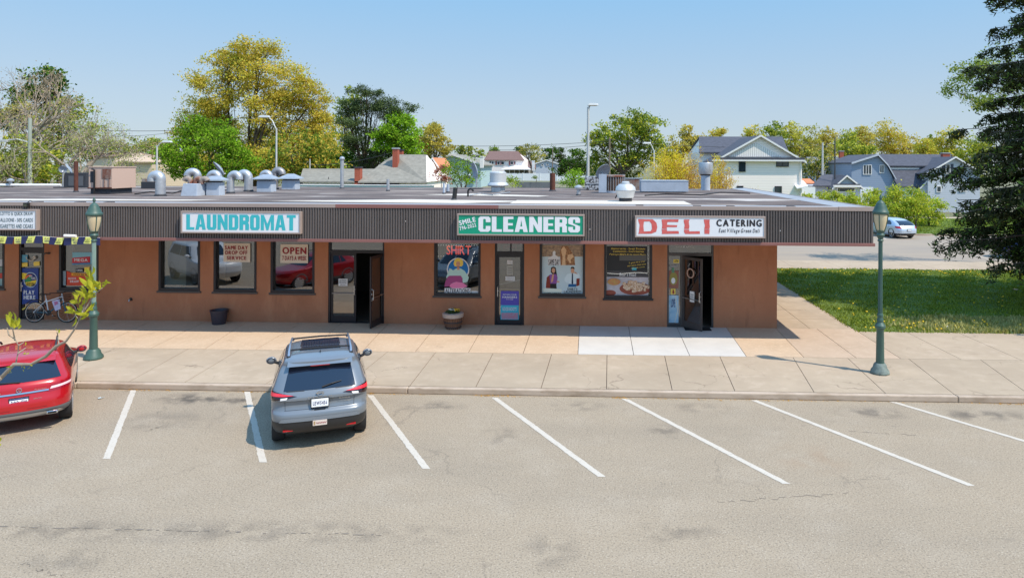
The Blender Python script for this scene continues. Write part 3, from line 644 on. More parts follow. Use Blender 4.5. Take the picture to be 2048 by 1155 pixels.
# neon SHIRT
xx0, xz = V(893, 509, Y1+.03); xx1, xt = V(942, 491, Y1+.03)
t = thing('neon_sign', 'red SHIRT sign glowing in the cleaners window', 'sign', (xx0, Y1, xz))
b = MB(); write(b, 'SHIRT', xx0, xz, xx1-xx0, xt-xz, Y1+.03, .02); b.build('lettering', M['neon'], t)
b = MB()
for i in range(16):
    for (px, py) in ((877+i*5.1, 490), (877+i*5.1, 512)):
        if 890 < px < 945 and py > 500: continue
        xq, zq = V(px, py, Y1+.05); b.ball((xq, Y1+.05, zq), .012, 6)
b.build('bulb', M['bulb'], t)
tag(t, group=None)
# alterations poster: seamstress with a sewing machine in a round frame
xA, zA = V(918, 588, Y1); t = thing('alterations_poster', 'round ALTERATIONS decal of a blonde seamstress with a pink sewing machine', 'poster', (xA, Y1, zA))
def P3(pts, y, k=c5): return [(V(a, c, y)[0], y, V(a, c, y)[1]) for a, c in k(pts)]
yy = Y1
shape(t, 'frame_ring', M['signwhite'], P3(circ(516, 572, 100, 105), yy)); shape(t, 'disc', BLU, P3(circ(516, 572, 90, 96), yy-.002))
shape(t, 'hair', YEL, P3([(480,500),(490,480),(515,468),(545,478),(562,500),(560,530),(545,545),(520,540),(490,545),(476,525)], yy-.004))
shape(t, 'face', SK, P3([(497,510),(510,498),(530,500),(536,520),(530,545),(516,558),(502,545)], yy-.006), P3([(508,550),(526,550),(530,575),(506,575)], yy-.006))
shape(t, 'blouse', mat('print_mint', rgb(186, 222, 216), .7), P3([(470,580),(500,562),(540,562),(575,585),(612,640),(600,680),(560,690),(548,650),(540,700),(470,700),(450,650),(440,690),(410,640),(440,560),(462,570)], yy-.005))
shape(t, 'sewing_machine', MAG, P3([(420,640),(440,626),(540,626),(556,650),(556,690),(520,700),(500,680),(470,690),(440,720),(395,725),(400,690)], yy-.008))
shape(t, 'cloth', PINK, P3([(450,700),(500,680),(560,690),(600,720),(560,736),(470,738),(440,724)], yy-.009))
shape(t, 'face_mark', M['maroon'], P3([(509,541),(523,541),(516,547)], yy-.008)); shape(t, 'eye', M['ink'], P3(circ(507, 520, 3, 2, 8), yy-.008), P3(circ(524, 520, 3, 2, 8), yy-.008))
shape(t, 'label', M['signwhite'], P3([(396,736),(626,736),(626,782),(396,782)], yy-.003))
p = P3([(402,776),(618,742)], yy-.006); b = MB(); write(b, 'ALTERATIONS', p[0][0], p[0][2], p[1][0]-p[0][0], p[1][2]-p[0][2], yy-.006, .03, shear=.1); b.build('lettering', M['ink'], t)
t, f, fp, y = panel('window_card', 'small white card low in the SHIRT window', 'card', 943, 957.5, 581, 587, M['paper'])
# green plant behind cleaners glass
b = MB()
for _ in range(70):
    x, z = V(random.gauss(884, 5), random.gauss(533, 9), WY+.5); a = random.uniform(0, 6); b.poly([(x, WY+.5, z), (x+.08*math.cos(a), WY+.46, z+.08*math.sin(a)), (x+.1*math.cos(a+.4), WY+.55, z+.1*math.sin(a+.4))])
tag(b.build('house_plant', mat('plant_leaf', rgb(60, 110, 50), .6)), 'green pot plant behind the SHIRT window', 'plant')
# cleaner's door notices
t, f, fp, y = panel('door_poster', 'purple and teal RETURN YOUR HANGERS poster on the cleaners door', 'poster', 1001.5, 1037.5, 581.5, 639, mat('print_violet', rgb(84, 76, 176), .6), WY+.055)
shape(t, 'teal_half', CYAN, fp([(1001.5,610),(1037.5,610),(1037.5,639),(1001.5,639)])); shape(t, 'photo_strip', mat('print_mix', rgb(120, 170, 190), .6, col2=rgb(220, 90, 110), scale=30), fp([(1003,625),(1036,625),(1036,638),(1003,638)]))
b = MB(); write(b, 'RETURN YOUR', *f(1006, 1033, 587, 590), y-.003, .02); write(b, 'HANGERS', *f(1005, 1034, 591.5, 595.5), y-.003, .05); write(b, 'TO US', *f(1012, 1026, 597, 599), y-.003, .02); write(b, 'GOOD BOOTS', *f(1005, 1033, 614, 621), y-.003, .03); b.build('lettering', M['signwhite'], t)
for a in ((1014.5, 1025, 520, 528, 'round white store hours sticker high on the cleaners door', M['paper']), (1014, 1025.5, 531, 549.5, 'tall grey opening times card on the cleaners door', mat('card_grey', rgb(176, 176, 168), .8)), (1011, 1029.5, 552.5, 561, 'wide white notice at eye height on the cleaners door', M['paper'])):
    t, f, fp, y = panel('door_notice', a[4], 'notice', *a[:4], a[5], WY+.055)
    b = MB()
    for k in range(3): r = f(a[0]+2, a[1]-2, a[2]+(a[3]-a[2])*(.2+.26*k), a[2]+(a[3]-a[2])*(.3+.26*k)); write(b, 'IIIIIIIIII', *r, y, 0, res=1)
    b.build('fine_print', mat('print_grey', rgb(120, 120, 124), .8), t)
xx0, xz = V(1007, 496.5, WY+.12); xx1, xt = V(1033, 491, WY+.12)
t = thing('neon_sign', 'unlit red OPEN sign over the cleaners door', 'sign', (xx0, WY+.12, xz)); write(b := MB(), 'OPEN', xx0, xz, xx1-xx0, xt-xz, WY+.12, .01).build('lettering', M['neon_dim'], t)
# shirts laundered poster (origin of an enlarged view: 1050,470 x 7.585)
c8 = K(1050, 470, 7.585)
x0p, zt = V(1083, 492, Y1); x1p, zb = V(1167, 590, Y1)
t = thing('shirts_poster', 'large pale poster of a woman and a man in a tie, SHIRTS LAUNDERED', 'poster', ((x0p+x1p)/2, Y1, zb))
MB().poly(P3([(245,325),(888,325),(888,905),(245,905)], yy, c8)[::-1]).build('sheet', PALEB, t)
def q8(name, m, *ps, d=.003):
    for p in ps: shape(t, name, m, P3(p, yy-d, c8))
q8('shelf_photo', mat('print_room', rgb(110, 96, 90), .7, col2=rgb(196, 170, 140), scale=12), [(250,150),(888,150),(888,325),(250,325)], d=.001)
q8('coat_photo', mat('print_coat', rgb(96, 46, 34), .7, col2=rgb(196, 150, 104), scale=16), [(540,455),(530,250),(560,165),(650,165),(750,320),(760,455)], d=.004)
q8('fur', mat('print_fur', rgb(226, 190, 150), .7, var=.2, scale=30), [(560,455),(570,330),(545,220),(590,165),(630,230),(610,330),(615,455)], [(650,300),(720,280),(740,330),(690,370),(700,420),(680,425),(640,360)], d=.006)
q8('hanger_tag', M['signwhite'], [(345,455),(350,345),(420,310),(420,255),(445,235),(465,255),(460,300),(530,345),(530,455)], d=.003)
q8('jacket', RB, [(315,800),(330,640),(375,600),(400,700),(380,810)], [(780,655),(830,655),(825,760),(780,775)], d=.004)
q8('hair', HAIR, [(390,560),(395,490),(430,475),(465,490),(478,560),(490,640),(440,620)], [(690,515),(700,482),(735,478),(752,500),(748,520),(700,508)], d=.005)
q8('blouse', PUR, [(370,600),(420,590),(470,590),(495,640),(480,740),(385,745)], d=.006)
q8('skirt', HAIR, [(385,735),(475,735),(482,825),(375,825)], d=.007)
q8('skin', SK, circ(432, 535, 26, 38, 16), [(415,590),(440,590),(425,700),(400,720),(395,690)], [(480,690),(520,700),(525,715),(480,715)], circ(722, 540, 27, 38, 16), [(735,560),(770,560),(800,590),(760,580)], d=.008)
q8('shirt', mat('print_shirt', rgb(214, 232, 240), .7), [(600,650),(640,590),(700,575),(745,575),(820,580),(850,640),(780,660),(775,745),(660,745),(655,700),(640,730),(600,690)], d=.007)
q8('tie', mat('print_tie', rgb(30, 50, 80), .7), [(710,580),(728,580),(732,730),(718,750),(706,730)], d=.009)
q8('trousers', mat('print_denim', rgb(30, 96, 150), .7), [(660,740),(778,740),(775,785),(655,785)], d=.009)
q8('price_card', mat('print_card', rgb(220, 230, 220), .7), [(268,800),(555,815),(555,898),(268,898)], d=.009)
b = MB()
for s_, a in (('SHIRTS', (640,835,795,800)), ('LAUNDERED', (590,875,850,840)), ('SAME DAY', (355,455,525,365)), ('LEATHER SUEDE FUR', (285,888,545,868))):
    p = P3([(a[0], a[1]), (a[2], a[3])], yy-.011, c8); write(b, s_, p[0][0], p[0][2], p[1][0]-p[0][0], p[1][2]-p[0][2], yy-.011, .02, shear=.08)
b.build('lettering', M['ink'], t)
# deli window posters
t, f, fp, y = panel('menu_board', 'black window board with yellow italic catering lines and a blue wave', 'poster', 1213.5, 1297, 492, 547, mat('board_black', rgb(28, 28, 32), .5))
b = MB(); write(b, 'Anniversaries - Sweet Sixteens', *f(1222, 1290, 494.5, 498.5), y, .02, shear=.2); write(b, 'Communions - Confirmations', *f(1226, 1288, 500, 504), y, .02, shear=.2); write(b, 'Package BBQ\'s & So much More', *f(1219, 1291, 506.5, 510.5), y, .02, shear=.2)
write(b, 'it goes on a tray', *f(1258, 1290, 524, 528), y, .01, shear=.2, rot=.12); write(b, 'and more than once', *f(1255, 1292, 530, 533), y, .01, shear=.2, rot=.12); write(b, 'just ask inside', *f(1262, 1290, 535, 538), y, .01, shear=.2, rot=.12)
b.build('lettering', YEL, t)
shape(t, 'wave', mat('print_wave', rgb(40, 90, 210), .6), fp([(1247,516),(1252,519),(1260,519),(1270,516),(1262,516),(1254,517)])); shape(t, 'blue_card', CYAN, fp([(1264,534.5),(1273,534.5),(1273,540),(1264,540)])); shape(t, 'grey_panel', mat('print_panel', rgb(92, 92, 90), .6), fp([(1239,509),(1293,509),(1293,521),(1239,521)]))
b = MB()
for i in range(54):
    for (px, py) in ((1215+i*1.5, 546+1.2*math.sin(i*.12)),): xq, zq = V(px, py, Y1-.01); b.ball((xq, Y1-.01, zq), .008, 6)
for i in range(20):
    xq, zq = V(1296, 494+i*2.6, Y1-.01); b.ball((xq, Y1-.01, zq), .008, 6)
b.build('light_string', M['bulb'], t)
food = mat('print_food', rgb(196, 150, 110), .7, col2=rgb(236, 214, 190), scale=22, thr=(.4, .6))
t, f, fp, y = panel('food_poster', 'poster of fried chicken on a platter low in the deli window', 'poster', 1213.5, 1296.5, 541, 592, mat('print_table', rgb(196, 190, 196), .7, var=.15, scale=5))
shape(t, 'header', mat('print_header', rgb(70, 68, 72), .6), fp([(1213.5,541),(1296.5,541),(1296.5,553.5),(1213.5,553.5)])); write(b := MB(), "Boar's Head", *f(1239, 1272, 544.5, 551.5), y-.002, .02, shear=.1); b.build('lettering', M['signwhite'], t)
shape(t, 'platter', mat('print_platter', rgb(150, 74, 56), .6), fp(circ(1271, 577, 32, 13)), fp(circ(1220, 586, 12, 6))); 
b = MB()
for _ in range(44): 
    a, r = random.uniform(0, 6.3), random.uniform(0, 1)**.6
    p = fp(circ(1270+26*r*math.cos(a), 572+10*r*math.sin(a), random.uniform(3, 5.5), random.uniform(2, 4), 9)); b.poly([(q[0], q[1]-.001-.0001*len(b.f), q[2]) for q in p][::-1])
b.build('chicken', food, t); shape(t, 'salad', mat('print_salad', rgb(190, 170, 90), .7, col2=rgb(200, 110, 90), scale=20), fp(circ(1228, 563, 13, 7)))
# deli door: stickers
t, f, fp, y = panel('door_poster', 'tan and green bottle-shaped poster beside the deli door', 'poster', 1337.5, 1357, 541, 576, mat('print_tan', rgb(150, 96, 80), .6), WY+.075)
shape(t, 'emblem', mat('print_olive', rgb(150, 140, 70), .6), fp(circ(1347, 557, 8, 13))); shape(t, 'label_oval', M['signwhite'], fp(circ(1346.5, 561, 4, 6))); shape(t, 'bottle_neck', mat('print_leafgreen', rgb(90, 140, 110), .6), fp([(1344,535),(1348,535),(1349,545),(1343,545)]))
t, f, fp, y = panel('door_sticker', 'yellow round sticker above the deli side glass', 'sticker', 1347, 1358, 518.5, 525.5, YEL, WY+.075); write(b := MB(), 'ATM', *f(1349, 1356, 520, 524), y, .05).build('lettering', M['ink'], t)
t, f, fp, y = panel('door_sticker', 'yellow square sticker with a red arrow beside the deli door', 'sticker', 1341.5, 1351, 577, 588, YEL, WY+.075); shape(t, 'arrow', M['maroon'], fp([(1345,579),(1348,579),(1348,584),(1350,584),(1346.5,587.5),(1343,584),(1345,584)]))
t, f, fp, y = panel('door_notice', 'narrow grey notice over the tan poster by the deli door', 'notice', 1339, 1355, 529.5, 534.5, mat('notice_grey', rgb(150, 150, 150), .7), WY+.075)
t, f, fp, y = panel('freezer_poster', 'pale blue LOVE decal at the foot of the deli side glass', 'poster', 1337, 1357, 590, 645, mat('print_ice', rgb(130, 176, 206), .6, col2=rgb(190, 214, 226), scale=4), WY+.075)
write(b := MB(), 'LOVE', *f(1342, 1350, 597, 614), y, .04).build('lettering', NAVY, t); shape(t, 'edge_line', M['cream'], fp([(1350,590),(1356,620),(1350,645),(1349,645),(1354.5,620),(1349,590)]))
lx, lz = V(1385, 572, 22.1)
t = thing('door_notice', 'white notice on the open deli door leaf', 'notice', (lx, 22.0, lz)); MB().box(-.09, .09, -.03, -.025, -.17, .17).build('sheet', M['paper'], t)
hd = md+.035; ang = math.radians(-52)
def on_leaf(d, z, off=-.03):       # point on the open deli leaf at distance d from its hinge
    return (hd+d*math.cos(ang)-off*math.sin(ang)*-1*-1, WY+.04+d*math.sin(ang)+off*math.cos(ang), z)
for o in list(t.children): bpy.data.objects.remove(o)
t.location = on_leaf(.46, 1.2); t.rotation_euler = (0, 0, ang); ORG[t.name] = Vector((0, 0, 0))
MB().box(-.1, .1, -.006, -.002, -.17, .17).build('sheet', M['paper'], t)
b = MB(); write(b, 'IIIIIIIIII', -.07, .05, .14, .03, -.008, 0, res=1); write(b, 'IIIIIIIIIIII', -.07, -.02, .14, .03, -.008, 0, res=1); b.build('fine_print', M['ink'], t)
t = thing('wreath', 'small ring wreath hung on the open deli door', 'wreath', on_leaf(.42, 1.95)); ORG[t.name] = Vector((0, 0, 0)); t.rotation_euler = (0, 0, ang)
b = MB(); b.tube([(.14*math.cos(a), -.02, .14*math.sin(a)) for a in [2*PI*i/20 for i in range(21)]], .022, 8); b.build('ring', mat('wreath_ring', rgb(120, 80, 60), .9, bump=.5), t)
b = MB()
for i in range(22):
    a = 2*PI*i/22; b.ball((.14*math.cos(a), -.045, .14*math.sin(a)), .018, 6)
b.build('berry', mat('wreath_berry', rgb(212, 180, 160), .8), t)
mx0, my0 = G(1395, 657.5, .14)
t = MB(); t.box(mx0-.42, mx0+.42, my0-.22, my0+.22, .142, .155); tag(t.build('door_mat', mat('mat_rubber', rgb(30, 28, 30), .95, bump=.6, bscale=200)), 'black rubber mat before the deli door', 'mat')
# transom lettering at the deli
xx0, xz = V(1352, 494.5, WY+.06); xx1, xt = V(1388, 492, WY+.06)
t = thing('door_sign', 'white letters across the glass above the deli door', 'sign', (xx0, WY+.06, xz)); write(b := MB(), "DELI & GRILL", xx0, xz, xx1-xx0, xt-xz, WY+.06, .02).build('lettering', M['paper'], t)
# lotto shop: door poster and window posters
c3 = K(0, 450, 5.25)
LW = WY+.055
def P3b(pts, y=LW): return P3(pts, y, c3)
xq, zq = V(60, 610, LW)
t = thing('door_poster', 'blue PLAY HERE poster with a round rainbow emblem on the lotto shop door', 'poster', (xq, LW, zq))
shape(t, 'sheet', mat('print_royal', rgb(24, 62, 140), .5), P3b([(232,450),(405,450),(400,810),(232,830)]))
shape(t, 'emblem_ring', PALEB, P3b(circ(320, 575, 72, 80), LW-.002)); shape(t, 'emblem_disc', NAVY, P3b(circ(320, 575, 65, 73), LW-.003))
shape(t, 'emblem_yellow', mat('print_gold', rgb(238, 206, 50), .5), P3b([(232,500),(285,505),(262,560),(232,570)], LW-.004), P3b([(262,600),(382,575),(372,615),(320,645),(275,632)], LW-.004))
shape(t, 'emblem_orange', mat('print_orange', rgb(236, 110, 40), .5), P3b([(262,545),(300,520),(330,520),(330,532),(295,540),(268,570)], LW-.005)); shape(t, 'emblem_green', mat('print_green', rgb(40, 140, 80), .5), P3b([(262,575),(290,550),(325,545),(325,590),(270,600)], LW-.006))
b = MB()
for s_, a in (('PLAY', (248,728,362,684)), ('HERE', (248,778,372,738)), ('NEW', (305,545,340,525)), ('YORK', (325,570,375,545)), ):
    p = P3b([(a[0], a[1]), (a[2], a[3])], LW-.008); write(b, s_, p[0][0], p[0][2], p[1][0]-p[0][0], p[1][2]-p[0][2], LW-.008, .05)
b.build('lettering', M['signwhite'], t)
p = P3b([(270,640),(375,605)], LW-.01); b = MB(); write(b, 'LOTTERY', p[0][0], p[0][2], p[1][0]-p[0][0], p[1][2]-p[0][2], LW-.01, .06); b.build('lettering', M['ink'], t)
for nm, lab, m, pts in (('door_sticker', 'square pale blue sticker at the top of the lotto shop door', mat('stick_blue', rgb(90, 160, 190), .6), [(215,312),(290,312),(290,388),(215,388)]),
        ('door_sticker', 'left yellow sticker over the blue PLAY HERE poster', YEL, [(222,398),(288,392),(290,434),(226,440)]), ('door_sticker', 'right yellow sticker over the blue PLAY HERE poster', YEL, [(352,386),(414,380),(416,424),(354,430)]),
        ('door_sticker', 'yellow floor-level sticker on the lotto shop door', YEL, [(228,880),(290,845),(292,860),(236,892)])):
    b = MB().poly(P3b(pts)[::-1]); tag(b.build(nm, m), lab, 'sticker')
b = MB(); p = P3b([(345,340)])[0]; b.tube([(p[0]-.06+.14*math.cos(a), LW-.03, p[2]+.1*math.sin(a)) for a in [PI*(.9+1.3*i/12) for i in range(13)]], .012, 6); b.tube([(p[0]+.07+.04*math.cos(a), LW-.03, p[2]+.04*math.sin(a)) for a in [2*PI*i/12 for i in range(13)]], .012, 6)
tag(b.build('door_ornament', M['cream'], smooth=True), 'curled cream ornament hanging on the lotto shop door', 'ornament')
PW = POY
for lab, m, pts, txt, tm in (
    ('red and blue poster in the middle of the lotto window', mat('lp_red', rgb(196, 40, 60), .5), [(758,345),(945,330),(945,392),(758,398)], 'MEGA', M['signwhite']),
    ('narrow blue strip poster under the red one in the lotto window', mat('lp_blue', rgb(60, 130, 180), .5), [(758,400),(945,394),(945,410),(758,416)], None, None),
    ('pale blue poster high in the lotto window behind the red one', mat('lp_pale', rgb(130, 190, 210), .5), [(760,285),(1020,285),(1020,402),(950,408),(948,328),(760,342)], None, None),
    ('black OPEN card in the lotto window', M['ink'], [(795,455),(875,450),(875,492),(795,494)], 'OPEN', M['signwhite']),
    ('yellow-green card right of the OPEN card in the lotto window', YEL, [(885,440),(940,438),(940,495),(885,495)], None, None),
    ('orange MEGA MILLIONS strip in the lotto window', mat('lp_orange', rgb(238, 160, 40), .5), [(750,500),(935,506),(935,530),(750,532)], 'MUST BE 18', M['ink']),
    ('orange-red QUICK DRAW poster low in the lotto window', mat('lp_vermilion', rgb(214, 66, 34), .5), [(700,480),(748,500),(750,534),(935,534),(940,632),(700,632)], None, None),
    ('pale card stack at the lower left of the lotto window', mat('lp_grey', rgb(150, 170, 180), .6), [(640,480),(692,482),(690,632),(640,634)], None, None),
    ('bluish card pile at the lower right of the lotto window', mat('lp_grey2', rgb(120, 150, 170), .6), [(985,420),(1022,420),(1022,636),(985,636)], None, None)):
    xs_ = P3(pts, PW, c3); t = thing('window_poster', lab, 'poster', xs_[0], 'posters in the lotto window')
    shape(t, 'sheet', m, xs_)
    if txt:
        zs = [p[2] for p in xs_]; x_ = [p[0] for p in xs_]; w_, h_ = max(x_)-min(x_), max(zs)-min(zs); write(b := MB(), txt, min(x_)+w_*.12, min(zs)+h_*.25, w_*.76, h_*.45, PW-.004, .04).build('lettering', tm, t)
    if 'QUICK' in lab:
        for s_, a in (('QUICK', (715,572,800,548)), ('DRAW', (735,602,830,578))):
            p = P3([(a[0], a[1]), (a[2], a[3])], PW-.004, c3); write(b := MB(), s_, p[0][0], p[0][2], p[1][0]-p[0][0], p[1][2]-p[0][2], PW-.004, .04, shear=.1).build('lettering', M['signwhite'], t)
xg, zg = V(135, 500, PW+.3); t = MB().box(xg-.35, xg+.2, PW+.3, PW+.32, zg-.7, zg+.45); tag(t.build('display_card', mat('lp_smoke', rgb(150, 152, 156), .6)), 'tall grey display card at the back of the lotto window', 'card')
for i, (py0, py1, c) in enumerate(((518, 532, (200, 205, 208)), (533, 545, (120, 140, 130)), (546, 556, (200, 70, 60)), (557, 573, (150, 180, 176)))):
    t, f, fp, y = panel('window_poster', ['white', 'green-grey', 'red', 'pale teal'][i]+' card in the window cut by the left edge', 'poster', -8, 8.5, py0, py1, mat('lcard', rgb(*c), .6), group='cards in the window cut by the left edge')
# pennant string under the roof band
t = thing('pennant_string', 'string of navy and yellow pennants hung under the roof band', 'bunting', (V(60, 475, FY-.09)[0], FY-.09, 3.1))
pts = []
for i in range(-6, 15):
    px = 0+i*14.3; x, z = V(px, 471.5+1.5*math.sin(i*.9)+.02*px, FY-.1); pts.append((x, FY-.1, z))
MB().tube(pts, .006, 5).build('cord', M['white'], t)
for i, p in enumerate(pts[:-1]):
    q = pts[i+1]; my = i % 2 == 0; h = .21+.02*math.sin(i*3.1); sk = .05*math.sin(i*1.7)
    if pts[i][0] > V(205, 471, FY)[0]: break
    pm = mat('pennant_yellow', rgb(226, 226, 120), .6) if my else mat('pennant_navy', rgb(36, 40, 84), .6)
    o = MB().poly([(p[0], FY-.105, p[2]), (p[0]+sk-.02, FY-.12, p[2]-h), (q[0]+sk-.02, FY-.115, q[2]-h), (q[0], FY-.105, q[2])]).build('pennant', pm, t)
    if my:
        w_ = q[0]-p[0]; b = MB(); write(b, 'PLAY', p[0]+sk+w_*.1, p[2]-h*.5, w_*.7, h*.25, FY-.125, .03); write(b, 'HERE', p[0]+sk+w_*.1, p[2]-h*.85, w_*.7, h*.25, FY-.125, .03); b.build('lettering', mat('pennant_green', rgb(40, 70, 50), .6) if i % 4 else NAVY, o)

# ------------------------------------------------------------------ small things by the wall
x, z = V(262, 598, WY)
t = thing('wall_spigot', 'small round metal spigot plate on the brown wall', 'spigot', (x, WY, z)); MB().lathe([(.055, -.02), (.055, 0)], (x, WY, z), 14, 'y').build('plate', M['black'], t)
MB().tube([(x, WY-.02, z), (x+.01, WY-.1, z), (x+.01, WY-.12, z-.05)], .02, 8).build('spout', M['steel'], t, smooth=True)
x, z = V(99, 506, WY); t = thing('wall_lamp', 'small brown wall lamp between lotto door and window', 'light', (x, WY, z)); MB().lathe([(.04, -.02), (.04, 0)], (x, WY, z), 12, 'y').build('plate', M['frame2'], t); MB().tube([(x, WY-.02, z), (x-.05, WY-.12, z+.01), (x-.09, WY-.12, z-.03)], .025, 8).build('head', M['frame2'], t, smooth=True)
x, y = G(438, 647, .14); t = thing('tub', 'black plastic tub by the laundromat wall', 'tub', (x, y, .14))
MB().lathe([(.2, 0), (.215, .05), (.265, .42), (.285, .43), (.285, .46), (.26, .46), (.25, .42), (.2, .04)], (x, y, .14), 28).build('pot', mat('tub_plastic', rgb(58, 52, 62), .5), t, smooth=True)
for s in (-1, 1): MB().tube([(x+s*.28, y-.05, .56), (x+s*.31, y, .53), (x+s*.28, y+.05, .56)], .012, 6).build('handle', M['black'], t)
x, y = G(199, 634, .14); t = thing('planter_box', 'black square planter behind the left lamp post', 'planter', (x, y, .14))
b = MB().hexa([(x-.19, y-.19, .14), (x+.19, y-.19, .14), (x+.19, y+.19, .14), (x-.19, y+.19, .14), (x-.24, y-.24, .56), (x+.24, y-.24, .56), (x+.24, y+.24, .56), (x-.24, y+.24, .56)]); b.build('box', M['black'], t, bevel=.01)
MB().box(x-.27, x+.27, y-.27, y+.27, .56, .6).build('rim', M['black'], t, bevel=.01)
x, y = G(906, 656, .14); t = thing('barrel_planter', 'half barrel planter of green and yellow flowers by the cleaners window', 'planter', (x, y, .14))
stave = mat('stave', rgb(122, 84, 62), .85, var=.25, scale=9, stretch=(3, 3, .3)); b = MB(); prof = [(.235, 0), (.275, .16), (.3, .34), (.325, .5)]
for k in range(22):
    a0, a1 = 2*PI*k/22+.012, 2*PI*(k+1)/22-.012
    for (r0, h0), (r1, h1) in zip(prof[:-1], prof[1:]):
        q = [(r, h, a) for r, h, a in ((r0, h0, a0), (r0, h0, a1), (r1, h1, a1), (r1, h1, a0))]
        b.poly([(x+r*math.cos(a), y+r*math.sin(a), .14+h) for r, h, a in q])
b.build('stave', stave, t)
MB().lathe([(.313, .37), (.331, .375), (.342, .49), (.32, .505)], (x, y, .14), 28).build('rim_band', mat('band_pale', rgb(186, 166, 152), .8, var=.12, scale=9), t, smooth=True)
for h, r in ((.06, .256), (.22, .291)): MB().lathe([(r, h-.015), (r+.006, h-.012), (r+.01, h+.012), (r+.005, h+.018)], (x, y, .14), 28).build('hoop', M['dark'], t)
MB().lathe([(.31, .44), (.2, .5), (.01, .52)], (x, y, .14), 20).build('soil', mat('soil', rgb(66, 46, 36), .95), t)
b = MB(); 
for _ in range(260):
    a, r = random.uniform(0, 6.3), .24*random.random()**.6; cx, cy, cz = x+r*math.cos(a), y+r*math.sin(a), .63+random.uniform(0, .16)*(1-r*2.2); e = random.uniform(0, 6.3); s = .045
    b.poly([(cx-s*math.cos(e), cy-s*math.sin(e), cz), (cx+s*.4*math.sin(e), cy-s*.4*math.cos(e), cz+.02), (cx+s*math.cos(e), cy+s*math.sin(e), cz+random.uniform(-.02, .04)), (cx-s*.4*math.sin(e), cy+s*.4*math.cos(e), cz+.02)])
b.build('leaves', mat('pot_leaf', rgb(66, 96, 44), .7, var=.3, scale=20), t)
for n, cx, cc in (('yellow_flower', .14, (236, 190, 50)), ('white_flower', -.02, (232, 236, 226))):
    b = MB()
    for _ in range(13): b.ball((x+cx+random.gauss(0, .05), y-.08+random.gauss(0, .06), .76+random.gauss(0, .02)), .024, 6, .5)
    b.build(n, mat(n, rgb(*cc), .7), t)

